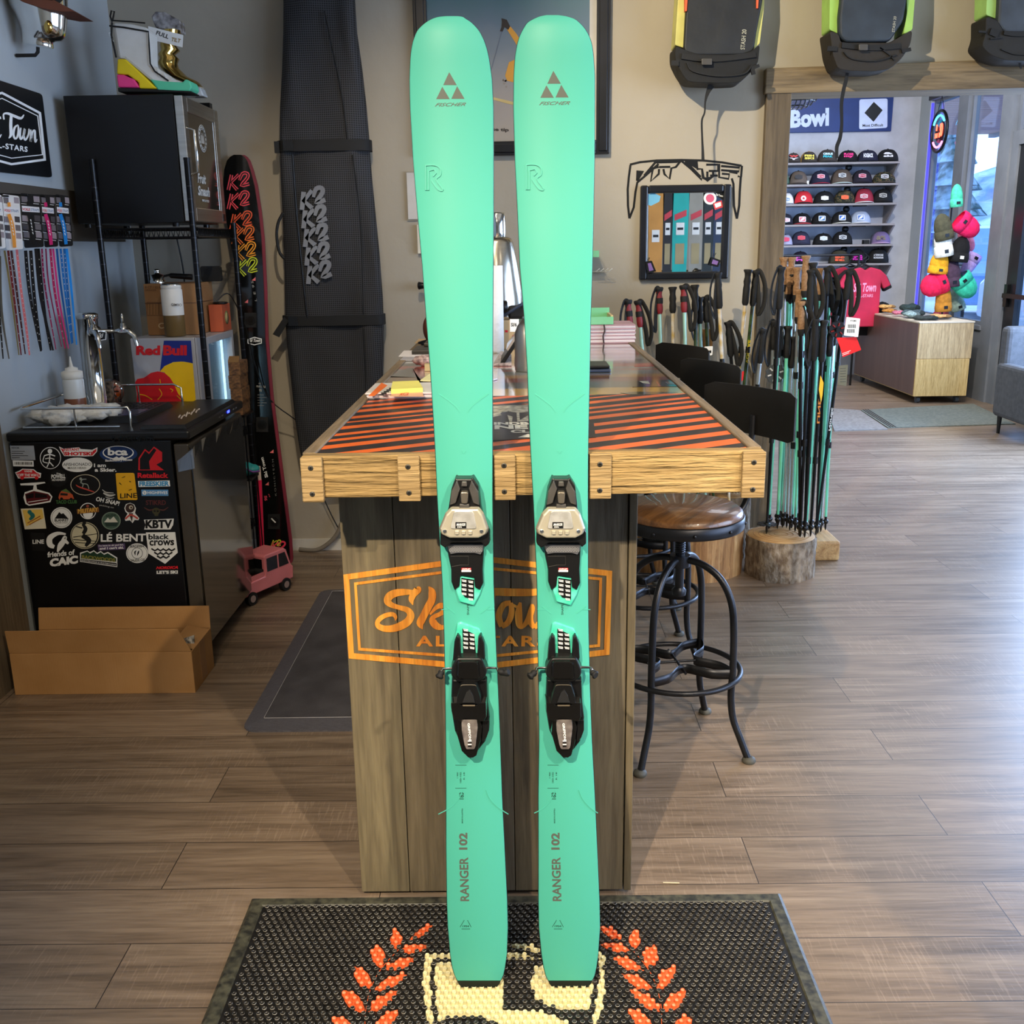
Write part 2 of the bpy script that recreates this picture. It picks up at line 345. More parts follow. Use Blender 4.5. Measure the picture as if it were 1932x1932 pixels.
for n, (a, b, z0, z1) in enumerate(OPEN):
    if n == 3: continue
    mb = MB(); w = .035; x0, x1 = XR + .04, XR + .1
    mb.box((x0, a, z0), (x1, a + w, z1), GW).box((x0, b - w, z0), (x1, b, z1), GW).box((x0, a + w, z0), (x1, b - w, z0 + w), GW).box((x0, a + w, z1 - w), (x1, b - w, z1), GW)
    if n > 3: mb.box((XR - .015, a - .03, z0 - .04), (XR - .001, b + .03, z0), GW).box((XR - .015, a - .03, z1), (XR - .001, b + .03, z1 + .05), FRB)
    o = struct(mb, 'window_%d' % (n + 1), o=(XR, a, z0))
    MB().box((XR + .07, a + w, z0 + w), (XR + .076, b - w, z1 - w), GL).build('pane', o)
# glass entrance door and its transom
ya, yb = 8.45, 9.6
mb = MB().box((XR + .02, ya, 2.3), (XR + .15, yb, 2.42), GW).box((XR + .02, yb - .13, 0), (XR + .15, yb, 2.3), GW).box((XR + .02, ya, 0), (XR + .15, ya + .1, 2.3), GW)
mb.box((XR + .05, ya, 2.88), (XR + .12, yb, 2.93), GW).box((XR + .05, yb - .06, 2.42), (XR + .12, yb, 2.88), GW).box((XR + .05, ya, 2.42), (XR + .12, ya + .05, 2.88), GW)
fr = struct(mb, 'trim_4', o=(XR, ya, 0))
MB().box((XR + .08, ya + .05, 2.42), (XR + .086, yb - .06, 2.88), GL).build('pane', fr)
BD = mat('black_door_paint', (20, 21, 24), .4)
mb = MB().box((XR + .04, ya + .1, .01), (XR + .1, yb - .13, .3), BD).box((XR + .04, ya + .1, 2.2), (XR + .1, yb - .13, 2.3), BD).box((XR + .04, ya + .1, .3), (XR + .1, ya + .22, 2.2), BD).box((XR + .04, yb - .32, .3), (XR + .1, yb - .13, 2.2), BD)
dr = struct(mb, 'door_1', o=(XR, ya, 0))
MB().box((XR + .07, ya + .22, .3), (XR + .076, yb - .32, 2.2), GL).build('pane', dr)
MB().box((XR + .0, ya + .15, .98), (XR + .035, yb - .15, 1.02), BLK).box((XR + .01, yb - .22, .9), (XR + .04, yb - .16, 1.1), BLK).build('push_bar', dr)
pl = PX(XR + .065, -1)
MB().prism([(XR + .066, 9.24, .35), (XR + .066, 9.18, .31), (XR + .066, 9.12, .35), (XR + .066, 9.11, .44), (XR + .066, 9.25, .44)], (-.002, 0, 0), flat((40, 60, 90))).prism([(XR + .063, 9.24, .41), (XR + .063, 9.12, .41), (XR + .063, 9.12, .435), (XR + .063, 9.24, .435)], (-.001, 0, 0), flat((40, 150, 210))).build('sticker', dr)
# ---------------------------------------------------------------- outdoors
SNOW = mat('pale_pavement', (150, 155, 165), .8, c2=(190, 195, 205), sc=.4)
struct(MB().box((XR + .2, -8, -.14), (60, 70, -.1), SNOW), 'floor_street')
SOF = wood('cedar_soffit', (120, 82, 66), (150, 104, 84), (172, 124, 100), 'x', .6, .6, .1)
mb = MB()
for i in range(60): mb.box((XR + .2, 4 + i * .2, 3.0), (XR + 2.6, 4.185 + i * .2, 3.04), SOF)
mb.box((XR + 2.6, 4, 2.95), (XR + 2.7, 16, 3.2), FRB)
tag(mb.build('canopy', o=(XR + 1, 10, 3)), 'wood boarded canopy soffit outside above the shop windows', 'canopy')
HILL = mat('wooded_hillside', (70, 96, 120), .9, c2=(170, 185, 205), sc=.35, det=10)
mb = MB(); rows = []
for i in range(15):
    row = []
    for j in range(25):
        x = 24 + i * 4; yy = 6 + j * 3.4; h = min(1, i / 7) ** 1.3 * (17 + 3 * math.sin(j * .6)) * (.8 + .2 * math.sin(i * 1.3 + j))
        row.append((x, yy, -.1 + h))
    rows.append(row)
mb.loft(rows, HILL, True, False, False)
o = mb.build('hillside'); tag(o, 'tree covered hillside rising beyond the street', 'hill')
def car(loc, rz, c, label, van=False):
    L_, wd, h = (4.9, 1.85, 1.85 if van else 1.5)
    t = thing('parked_car' if not van else 'parked_van', label, 'car' if not van else 'van', loc)
    P_ = mat('car_paint_%d' % c[0], c, .3, coat=.6); k = .9 if van else .72
    prof = [(-2.4, .35), (-2.45, .8), (-1.95, 1.0 * k + .05), (-1.2, h - .08), (-.9, h), (1.6, h), (2.1, 1.02), (2.4, .95), (2.45, .4)] if not van else [(-2.4, .4), (-2.4, 1.0), (-1.7, 1.15), (-1.1, h - .05), (-.8, h), (2.3, h), (2.4, h - .1), (2.42, .4)]
    mb = MB(); mb.prism([(x, -wd / 2, z) for x, z in prof], (0, wd, 0), P_); b = mb.build('body', t, bev=.06, o=(0, 0, 0))
    mb = MB(); win = [(-1.65, 1.15), (-1.1, h - .16), (1.4, h - .16), (1.75, 1.1)]
    for s_ in (-1, 1): mb.prism([(x, s_ * (wd / 2 + .005), z) for x, z in win], (0, -s_ * .02, 0), mat('car_window', (20, 26, 34), .08))
    mb.build('side_window', t, o=(0, 0, 0))
    for x in (-1.5, 1.5):
        for s_ in (-1, 1):
            mb = MB().cyl((x, s_ * .78, .34), (x, s_ * .96, .34), .34, mat('tyre', (18, 18, 20), .8), 20).cyl((x, s_ * .9, .34), (x, s_ * .975, .34), .2, STL, 14); mb.build('wheel', t, o=(0, 0, 0))
    t.rotation_euler = (0, 0, rz); t.scale = (1, 1, 1); return t
car((9.9, 21.4, -.1), 1.25, (88, 120, 158), 'blue van parked outside behind the knit hat display', True)
car((7.7, 14.0, -.1), 1.35, (60, 66, 78), 'dark grey car parked outside the glass door')
car((14.5, 27, -.1), .4, (150, 158, 170), 'pale silver car across the street')
def tree(x, y, h):
    t = thing('pine_tree', 'snow dusted pine tree across the street', 'tree', (x, y, -.1), 'pines across the street')
    MB().cyl((x, y, -.1), (x, y, h), .12, flat((60, 44, 34)), 6, .03).build('trunk', t)
    mb = MB(); g = mat('pine_needles', (34, 60, 56), .9, c2=(140, 160, 170), sc=3)
    for i in range(6): z = h * (.2 + .14 * i); r = h * .26 * (1 - i / 6.6); mb.lathe([(r, z), (r * .5, z + h * .12), (.02, z + h * .26)], g, (x, y, 0), 11, smooth=False)
    mb.build('foliage', t)
for x, y, h in ((17, 30, 6), (19.5, 37, 7), (13.5, 33, 5), (21, 33, 8), (17, 42, 7)): tree(x, y, h)
# ---------------------------------------------------------------- light
wd = bpy.data.worlds.new('world'); sc.world = wd; wd.use_nodes = True
wd.node_tree.nodes['Background'].inputs[0].default_value = (.42, .62, 1, 1); wd.node_tree.nodes['Background'].inputs[1].default_value = 5.0
def area(loc, size, power, col, rot):
    l = bpy.data.lights.new('fill_light', 'AREA'); l.shape = 'RECTANGLE'; l.size, l.size_y = size; l.energy = power; l.color = col
    o = bpy.data.objects.new('fill_light', l); COL.objects.link(o); o.location = loc; o.rotation_euler = rot; return o
def spot(loc, to, power, ang=70, col=(1, .76, .5), r=.035, blend=.5):
    l = bpy.data.lights.new('track_and_fill_spot', 'SPOT'); l.energy = power; l.color = col; l.spot_size = math.radians(ang); l.spot_blend = blend; l.shadow_soft_size = r
    o = bpy.data.objects.new('track_and_fill_spot', l); COL.objects.link(o); o.location = loc; o.rotation_euler = (V(to) - V(loc)).to_track_quat('-Z', 'Y').to_euler(); return o
LB = (.72, .84, 1)
area((XR - .03, 2.0, 1.7), (2.1, 2.3), 105, LB, (0, PI / 2, 0)); area((XR - .03, -.5, 1.7), (2.1, 2.3), 60, LB, (0, PI / 2, 0)); area((XR - .03, 6.8, 1.7), (2.4, 2.4), 400, (.42, .62, 1), (0, PI / 2, 0))  # cool area fills added at the unseen window openings
WARM = (1, .84, .62)
spot((-1.0, -1.3, 3.3), (.1, 1.9, .8), 900, 40, WARM, .03, .9)
spot((1.5, -1.1, 3.3), (.15, 1.9, .5), 430, 46, WARM, .03, 1)
spot((-.2, -.6, 3.3), (.1, 2.6, 1.0), 60, 40, WARM, .03, .8)
spot((1.6, .6, 3.35), (1.3, 2.6, 0), 200, 75, (1, .9, .76), .08, .9)
spot((-.6, 2.0, 3.2), (2.0, 5.0, 2.3), 520, 60, (1, .86, .62), .02, .7)
spot((-.3, 2.4, 3.4), (-.15, 4.9, 1.0), 150, 58, WARM, .03, .7)
spot((-.8, 1.2, 3.4), (-1.3, 4.2, .6), 60, 55, WARM)
spot((2.6, 7.0, 3.4), (3.4, 11.5, 1.9), 300, 80, (1, .93, .88)); spot((3.0, 6.8, 3.4), (4.0, 9.6, .5), 200, 60, (1, .87, .68))
spot((1.4, 3.4, 3.4), (1.5, 1.1, 1.4), 90, 60, (1, .92, .8))  # spot added only to light the rack skis for the mirror
area((1.0, 1.2, 3.42), (4, 5), 18, (1, .9, .76), (0, 0, 0)); area((3.2, 8.4, 3.42), (2, 4), 95, (.85, .9, 1), (0, 0, 0))  # added broad soft fill just under the ceiling, no fixture
# ================================================================ skis
def curl(z): return .35 * (z - 1.62) ** 2 if z > 1.62 else 0
class SkiPlane(Plane):
    def at(s, px, py, h=0):
        q = Plane.at(s, px, py, h); return Plane.at(s, px, py, h + curl(q.z))
SK = SkiPlane((0, 1.789, .014), (0, -.9969, .0787))
LROW = [(30.5, 840, 864), (32, 826, 874), (36, 814, 880), (43, 802, 890.5), (55, 789, 902), (67, 782.5, 909.5), (85, 777, 917), (109, 773.7, 923), (150, 772, 929), (200, 773, 931.5), (300, 778.6, 932), (400, 786.8, 932), (500, 796, 931.3), (600, 803.5, 930.5), (700, 811.5, 930), (800, 817.7, 930), (860, 821, 930), (950, 825, 930), (1100, 834, 932), (1200, 837.5, 935.7), (1300, 839.6, 940.5), (1400, 840.6, 944.6), (1500, 841, 947.8), (1600, 841, 952.8), (1700, 842.4, 957.6), (1750, 844.3, 958.8), (1800, 848.6, 957), (1825, 852.5, 953.5), (1840, 857, 950.3), (1850, 862, 945.5)]
RROW = [(28.5, 1030, 1054), (31, 1018, 1070), (36, 1006, 1085), (43, 994.5, 1094), (54, 987, 1104), (68, 980, 1112), (85, 975, 1117.5), (109, 971, 1120.5), (145, 968.7, 1123), (200, 968, 1123), (300, 970.8, 1122.5), (400, 975.8, 1120.5), (500, 980, 1118.3), (600, 988.5, 1115), (700, 994.5, 1113.3), (800, 998.2, 1111.3), (860, 1001, 1110.3), (950, 1006, 1110), (1100, 1012.5, 1110.2), (1200, 1014, 1111.3), (1300, 1015.7, 1113.7), (1400, 1016.5, 1117.5), (1500, 1015, 1122.9), (1600, 1015.2, 1127.4), (1700, 1015.2, 1131.8), (1750, 1016.2, 1132.8), (1800, 1021, 1129.3), (1825, 1025, 1126), (1840, 1028.8, 1122.8), (1850, 1033.5, 1118)]
TOPS = mat('mint_topsheet', (75, 178, 157), .5, c2=(78, 181, 160), sc=1.5)
SIDEW = mat('ski_sidewall', (12, 22, 22), .4)
GREYP = mat('print_grey', (86, 92, 84), .5); GRNP = mat('print_dark_green', (30, 80, 66), .5)
CLR = mat('clear_mint_plastic', (60, 200, 165), .12, c2=(110, 225, 200), sc=40, coat=.5)
HSP = mat('binding_grey', (62, 60, 58), .35, c2=(80, 77, 73), sc=30)
def ski(rows, dx, toe, heel, decal, label, base):
    t = thing('ski', label, 'ski', base, 'pair of mint skis')
    rows = crom(rows[:9], 3)[:-1] + rows[8:]
    mb = MB(); mb.loft([[SK.at(a, y, -.0025), SK.at(b, y, -.0025), SK.at(b, y, -.0025) + V((0, .011, 0)), SK.at(a, y, -.0025) + V((0, .011, 0))] for y, a, b in rows], SIDEW, False)
    ty = rows[-1][0]; a, b = rows[-1][1:]
    mb.ppoly([(a, ty - 1), (b, ty - 1), (b - 3, ty + 6), (b - 8, ty + 12), (b - 22, ty + 14), ((a + b) / 2, ty + 12), (a + 22, ty + 14), (a + 8, ty + 12), (a + 3, ty + 6)], SK, SIDEW, .012, base=-.013)
    mb.build('core', t)
    mb = MB(); mb.loft([[SK.at(a + .8, y, -.003), SK.at(a + .8, y, -.0016), SK.at(a + 2.6, y, 0), SK.at(b - 2.6, y, 0), SK.at(b - .8, y, -.0016), SK.at(b - .8, y, -.003)] for y, a, b in rows], TOPS, True)
    lab(mb.build('topsheet', t), 'smooth mint green topsheet')
    # tip logo
    ox, oy = decal
    mb = MB(); q = lambda pts: [(x + ox, y + oy) for x, y in pts]
    for tr in ([(0, 0), (-11.3, 24.5), (14.3, 24.5)], [(-13, 27.5), (-24.5, 51), (1, 51)], [(15, 26.5), (4, 50.5), (29, 50.5)]): mb.ppoly(q(tr), SK, GREYP, .0004)
    mb.ptext('FISCHER', (ox - 27, oy + 65), (ox + 32, oy + 64), (ox - 27, oy + 58.5), SK, GREYP, .0005, bold=.01, shear=.5)
    mb.build('tip_logo', t)
    # embossed R and contour lines in the topsheet itself
    ex, ey = (803, 311) if dx == 0 else (993, 310)
    def em(*aa): MB().pstroke(*aa).build('embossed_line', t)
    e = lambda pts: [(ex + x, ey + y, w) for x, y, w in pts]
    em(e([(0, 1, 2.2), (18, 1, 2.2), (28, 8, 2.2), (28, 20, 2.2), (20, 28, 2.2), (33, 47, 2.2), (24, 47, 2.2), (11, 29, 2.2)]), SK, TOPS, .002, 3)
    em(e([(0, 1, 2), (0, 48, 2), (6, 48, 2), (6, 12, 2), (16, 9, 2), (20, 16, 2), (14, 22, 2)]), SK, TOPS, .002, 1)
    cx = 875 if dx == 0 else 1056
    for s_ in (-1, 1):
        em([(cx + s_ * 47, 743, 1.6), (cx + s_ * 30, 755, 1.8), (cx + s_ * 14, 768, 1.8), (cx + s_ * 8, 778, 1.6)], SK, TOPS, .0008, 4)
        em([(cx + 20 + s_ * 22, 1490, 1.4), (cx + 20 + s_ * 30, 1508, 1.6), (cx + 20 + s_ * 46, 1524, 1.6), (cx + 18 + s_ * 66, 1536, 1.4)] if dx == 0 else [(cx + 14 + s_ * 22, 1490, 1.4), (cx + 14 + s_ * 30, 1508, 1.6), (cx + 14 + s_ * 44, 1524, 1.6), (cx + 12 + s_ * 60, 1534, 1.4)], SK, TOPS, .0008, 4)
        em([(cx + 8 + s_ * 24, 1158, 1.3), (cx + 8 + s_ * 42, 1144, 1.3)], SK, TOPS, .0008, 1); em([(cx + 8 + s_ * 36, 1150, 1.3), (cx + 8 + s_ * 50, 1150, 1.3)], SK, TOPS, .0008, 1)
    em([(cx - 4, 850, 1.4), (cx, 855, 1.8), (cx + 4, 850, 1.4)], SK, TOPS, .0008, 3)
    # tail lettering (reads upward)
    lx = 0 if dx == 0 else 174
    def vt(s_, x, y0, y1, wd_, m=GREYP, bold=.02, sl=0): MB().ptext(s_, (x + lx, y0), (x + lx - sl, y1), (x + lx - wd_, y0), SK, m, .0004, bold=bold).build('lettering', t)
    vt('RANGER', 885.5, 1700, 1617, 17, bold=.025, sl=2); vt('102', 882, 1603, 1571, 16, bold=.04); vt('183', 875, 1508, 1495, 8.5, GRNP, .03)
    vt('MADE IN AUSTRIA', 873.5, 1553, 1525, 2.6, GRNP, .02); vt('183-102', 870.5, 1477, 1457, 3, GRNP, .02); vt('1 900', 864.5, 1468, 1457, 2.6, GRNP); vt('R 18', 877, 1471, 1457, 2.6, GRNP)
    vt('SHAPE', 885, 1160, 1140, 4, GRNP, .02) if dx == 0 else vt('SHAPE', 889, 1160, 1140, 4, GRNP, .02)
    mb = MB()
    for y in (1443.5, 1487): mb.pstroke([(859 + lx, y, .8), (880 + lx, y, .8)], SK, GRNP, .0004, 1)
    x0 = 868 + lx; mb.pstroke([(x0, 1749, .9), (x0 + 8, 1736, .9)], SK, GRNP, .0004, 1); mb.pstroke([(x0 + 14, 1736, .9), (x0 + 21, 1749, .9)], SK, GRNP, .0004, 1); mb.pstroke([(x0 + 3, 1752.5, .9), (x0 + 19, 1752.5, .9)], SK, GRNP, .0004, 1)
    mb.ptext('1924', (x0 + 4.5, 1749), (x0 + 17, 1749), (x0 + 4.5, 1745.5), SK, GRNP, .0004, bold=.03)
    mb.build('founding_mark', t)
    binding(t, toe, heel)
    return t
def binding(t, toe, heel):
    K = 4.83
    def A(pts): return [(780 + toe + x / K, 860 + y / K) for x, y in pts]
    def Bq(pts): return [(780 + heel + x / K, 1150 + y / K) for x, y in pts]
    mb = MB()   # ---- toe
    mb.ppoly(A([(320, 480), (345, 310), (385, 200), (400, 212), (525, 212), (540, 197), (590, 275), (612, 480), (640, 600), (690, 700), (692, 800), (650, 835), (625, 790), (345, 790), (290, 840), (243, 810), (245, 700), (285, 590)]), SK, BLK, .036, taper=1.03)
    mb.ppoly(A([(305, 800), (640, 800), (636, 905), (628, 1040), (634, 1160), (605, 1225), (560, 1200), (552, 1110), (430, 1090), (420, 1190), (375, 1226), (347, 1150), (345, 1040), (318, 910)]), SK, BLK, .012, taper=1.04)
    th = mb.build('toe_housing', t, bev=.0025)
    mb = MB(); mb.ppoly(A([(345, 330), (395, 225), (425, 300), (385, 430), (330, 450)]), SK, HSP, .012, base=.032, taper=1.05).ppoly(A([(530, 225), (590, 330), (600, 450), (545, 430), (505, 300)]), SK, HSP, .012, base=.032, taper=1.05)
    mb.ppoly(A([(440, 235), (485, 235), (490, 280), (435, 280)]), SK, HSP, .01, base=.034).ppoly(A([(418, 440), (508, 440), (508, 485), (418, 485)]), SK, HSP, .012, base=.034)
    mb.build('side_ribs', th, bev=.0015)
    mb = MB().ppoly(rr4(A([(428, 332), (500, 332), (492, 436), (436, 436)]), 4), SK, mat('lever_bronze', (120, 112, 100), .3, .6), .016, base=.036, taper=1.08); mb.build('release_lever', th, bev=.0015)
    SIL = mat('satin_silver', (196, 188, 166), .3, .45, c2=(206, 198, 176))
    mb = MB().ppoly(A([(350, 487), (585, 487), (625, 540), (668, 668), (650, 718), (590, 748), (330, 748), (262, 715), (247, 668), (300, 540)]), SK, SIL, .017, base=.036, taper=1.1); sp = mb.build('toe_plate', t, bev=.003)
    mb = MB()
    for a in (378, 438, 498): mb.ppoly(A([(a, 685), (a + 36, 685), (a + 34, 718), (a + 2, 718)]), SK, SIL, .004, base=.053)
    for a in (286, 620):
        c = A([(a, 688)])[0]; mb.ppoly(circ(c[0], c[1], 3.6, 14), SK, CHR, .004, base=.052)
    mb.build('rivets', sp, bev=.0006)
    mb = MB().ppoly(rr4(A([(370, 505), (545, 505), (575, 665), (338, 665)]), 5), SK, mat('polished_plate', (200, 198, 190), .2, .5, c2=(226, 224, 218), sc=60), .003, base=.053, taper=1.02); w = mb.build('window_plate', sp, bev=.0008)
    mb = MB().ppoly(A([(383, 605), (482, 605), (482, 660), (383, 660)]), SK, BLK, .001, base=.056); c = A([(392, 638), (474, 638), (392, 615)]); mb.ptext('MARKER', c[0], c[1], c[2], SK, WHT, .0003, base=.057, shear=.3); c = A([(400, 655), (440, 655), (400, 643)]); mb.ptext('DIN', c[0], c[1], c[2], SK, WHT, .0003, base=.057); mb.build('label', sp)
    mb = MB().ppoly(A([(310, 803), (635, 803), (634, 862), (610, 900), (560, 885), (395, 885), (340, 895), (315, 850)]), SK, mat('afd_grey', (84, 84, 88), .5), .014, base=.006, taper=1.04)
    for k in range(3): mb.pstroke([(780 + toe + (325 + i * 12) / K, 860 + (842 + k * 13 + (5 if i % 2 else -5)) / K, .9) for i in range(26)], SK, mat('afd_light', (150, 150, 150), .4), .001, 1, base=.0203)
    mb.build('sliding_pad', t, bev=.001)
    mb = MB().ppoly(A([(438, 1022), (526, 1022), (526, 1040), (438, 1040)]), SK, RED, .0006, base=.0125).ppoly(A([(438, 1041), (526, 1041), (526, 1058), (438, 1058)]), SK, WHT, .0006, base=.0125); c = A([(444, 1037), (520, 1037), (444, 1025)]); mb.ptext('GRIP', c[0], c[1], c[2], SK, WHT, .0004, base=.0128)
    mb.pstroke([(p[0], p[1], .8) for p in A([(340, 915), (502, 915), (502, 995), (425, 995), (350, 1010)])], SK, HSP, .0006, 1, base=.0125); mb.build('grip_label', t)
    def track(pts, hole, txt, nm):
        mb = MB().ppoly(pts, SK, CLR, .008, taper=1.03); tr = mb.build(nm, t, bev=.002)
        mb = MB().ppoly(hole, SK, BLK, .0012, base=.008)
        for (x, y, n) in txt:
            for i in range(n):
                c0 = (x, y + i * 8.2); mb.pstroke([(c0[0], c0[1], 1.2), (c0[0] + 9, c0[1] + 1.2, 1.2)], SK, WHT, .0004, 1, base=.0093); mb.pstroke([(c0[0] + 1, c0[1] + 2.4, 1.6), (c0[0] + 9, c0[1] + 3.6, 1.6)], SK, WHT, .0004, 1, base=.0093)
        mb.build('scale_strip', tr)
    track(A([(375, 1190), (430, 1100), (555, 1120), (628, 1190), (605, 1262), (548, 1365), (420, 1330)]), A([(436, 1112), (553, 1130), (552, 1310), (470, 1290), (437, 1245)]), [(870 + toe + 1, 1094, 4), (883.5 + toe, 1096, 5)], 'front_track')
    track(Bq([(375, 300), (400, 132), (430, 118), (598, 178), (630, 245), (650, 440), (365, 440)]), Bq([(447, 175), (555, 225), (572, 440), (452, 440)]), [(874 + heel, 1187, 5), (886 + heel, 1196, 4)], 'rear_track')
    mb = MB().ppoly(Bq([(358, 470), (372, 300), (400, 228), (425, 260), (432, 440), (440, 480)]), SK, BLK, .022, taper=1.05).ppoly(Bq([(590, 260), (612, 228), (645, 310), (652, 440), (640, 480), (580, 440)]), SK, BLK, .022, taper=1.05)
    mb.ppoly(Bq([(355, 640), (665, 640), (672, 850), (690, 1000), (660, 1120), (655, 1200), (560, 1320), (450, 1260), (380, 1110), (345, 900)]), SK, BLK, .016, taper=1.05)
    mb.build('heel_base', t, bev=.003)
    mb = MB().ppoly(rr4(Bq([(395, 442), (620, 442), (668, 560), (655, 620), (590, 665), (400, 662), (345, 610), (352, 520)]), 5), SK, BLK, .034, taper=1.08)
    mb.ppoly(rr4(Bq([(400, 470), (590, 470), (605, 640), (395, 640)]), 7), SK, mat('gloss_black', (14, 13, 12), .14, coat=.5), .006, base=.034, taper=1.04); bp = mb.build('brake_pedal', t, bev=.003)
    for s_, pts, rub in ((-1, [(352, 535), (285, 538), (262, 545), (252, 565)], [(262, 560), (245, 590), (232, 625)]), (1, [(662, 530), (750, 532), (766, 538), (772, 556)], [(775, 560), (830, 580), (868, 568)])) if heel == 0 else ((-1, [(352, 530), (270, 532), (255, 540), (250, 560)], [(250, 565), (215, 595), (190, 615)]), (1, [(662, 525), (735, 526), (750, 532), (762, 556)], [(762, 560), (782, 590), (800, 600)])):
        mb = MB().tube([SK.at(*Bq([p])[0], .018 + .004 * i) for i, p in enumerate(pts)], .0028, CHR, 10); w = mb.build('brake_arm', t)
        q = [SK.at(*Bq([p])[0], .026 + .004 * i) for i, p in enumerate(rub)]; mb = MB().tube([q[0], q[0].lerp(q[1], .5), q[1], q[1].lerp(q[2], .6), q[2]], [.0045, .007, .0055, .0085, .006], BLKM, 10); mb.build('brake_tip', w)
    mb = MB().ppoly(Bq([(400, 800), (432, 690), (448, 682), (555, 682), (572, 690), (608, 800), (612, 860), (392, 860)]), SK, BLK, .05, taper=1.06).ppoly(Bq([(445, 850), (480, 760), (512, 735), (545, 790), (560, 850)]), SK, BLKM, .008, base=.048)
    mb.pstroke([(p[0], p[1], 1.2) for p in Bq([(432, 700), (448, 688), (555, 688), (572, 700)])], SK, mat('edge_bronze', (110, 100, 84), .3, .5), .001, 3, base=.05)
    mb.build('heel_cup', t, bev=.003)
    GB = MATS['gloss_black']
    mb = MB().ppoly(Bq([(345, 852), (400, 850), (440, 872), (570, 872), (610, 850), (660, 852), (664, 980), (640, 1020), (600, 1020), (560, 995), (450, 995), (425, 1030), (375, 1000), (348, 930)]), SK, GB, .048, taper=1.05)
    mb.ppoly(Bq([(405, 990), (600, 990), (625, 1080), (610, 1200), (575, 1330), (545, 1350), (500, 1350), (440, 1290), (395, 1130)]), SK, GB, .036, taper=1.12)
    mb.ppoly(Bq([(630, 1010), (690, 1010), (690, 1100), (665, 1170), (640, 1200), (620, 1200)]), SK, BLK, .028, taper=1.05)
    mb.ppoly(Bq([(445, 870), (565, 870), (560, 885), (450, 885)]), SK, mat('edge_bronze', ()), .002, base=.048)
    hb = mb.build('heel_housing', t, bev=.004)
    mb = MB().ppoly(rr4(Bq([(436, 1003), (580, 1003), (586, 1080), (566, 1250), (555, 1275), (482, 1275), (466, 1240), (440, 1110)]), 2), SK, mat('smoked_clear', (96, 88, 86), .15, c2=(130, 122, 118), sc=60, coat=.6), .006, base=.036, taper=1.02); lv = mb.build('heel_lever', t, bev=.0012)
    mb = MB(); c = Bq([(492, 1035), (506, 1190), (514, 1033)]); mb.ptext('GRIFFON', c[0], c[1], c[2], SK, WHT, .0004, base=.0425, bold=.03)
    for i, (w_, m_) in enumerate(((3, WHT), (3, BLK), (3, WHT), (4, BLK))): mb.pstroke([(p[0], p[1], w_ * .6) for p in Bq([(496 + i * 0, 1198 + i * 16), (530, 1197 + i * 16)])], SK, m_, .0004, 1, base=.0425)
    mb.build('lever_lettering', lv)
def rr4(p, r, n=3):
    """round the corners of a pixel polygon"""
    out = []
    for i in range(len(p)):
        a, b, c = V(p[i - 1]), V(p[i]), V(p[(i + 1) % len(p)]); u = (a - b); w = (c - b); k = min(r, u.length * .45, w.length * .45)
        q0 = b + u.normalized() * k; q1 = b + w.normalized() * k
        for j in range(n + 1):
            t = j / n; out.append(tuple(q0 * (1 - t) ** 2 + b * 2 * t * (1 - t) + q1 * t * t))
    return out
ski(LROW, 0, 0, 0, (847.5, 136), 'mint ski on the left leaning on the counter, black binding with silver toe plate', (-.09, 1.79, .012))
ski(RROW, 1, 183, 179, (1044, 133.5), 'mint ski on the right of the pair leaning on the counter', (.09, 1.79, .012))
# ================================================================ bar counter
ZT = 1.118
t = thing('bar_counter', 'long wooden bar counter with striped top and burned hexagon emblem', 'counter', (-.07, 2.9, 0))
PKS = [wood('counter_plank_%d' % i, c[0], c[1], c[2], 'z', .9, .7, .35, bd=.003) for i, c in enumerate((((78, 68, 50), (108, 96, 72), (130, 118, 88)), ((70, 60, 44), (100, 88, 66), (122, 108, 82)), ((72, 64, 50), (102, 92, 74), (122, 112, 90))))]
xs = [-.393, -.277, -.152, -.025, .102, .231]
for i in range(5): MB().box((xs[i] + .0008, 2.11, 0.012), (xs[i + 1] - .0008, 2.13, 1.03), PKS[(0, 1, 2, 1, 2)[i]]).build('plank', t, bev=.0015)
MB().box((.2325, 2.107, .012), (.25, 4.2, 1.03), PKS[0]).build('side_board', t, bev=.0015)
MB().box((-.393, 2.131, .012), (.231, 4.2, 1.03), PKS[1]).build('cabinet_body', t)
EMB = wood('burned_emblem', (176, 92, 20), (222, 140, 40), (238, 170, 70), 'z', 1.6, .6, .1); BURN = mat('scorched', (60, 46, 26), .8)
PB = PY(2.1095); mb = MB()
mb.pframe([(648, 1084), (905, 1048), (1155, 1077), (1150, 1235), (900, 1264), (658, 1242)], 10.5, PB, EMB, .0012)
mb.pframe([(668, 1099), (905, 1068), (1136, 1090), (1132, 1220), (900, 1243), (676, 1227)], 5, PB, EMB, .0012)
c5 = lambda pts: [(640 + x / 8.4, 1040 + y / 8.4, w / 8.4) for x, y, w in pts]
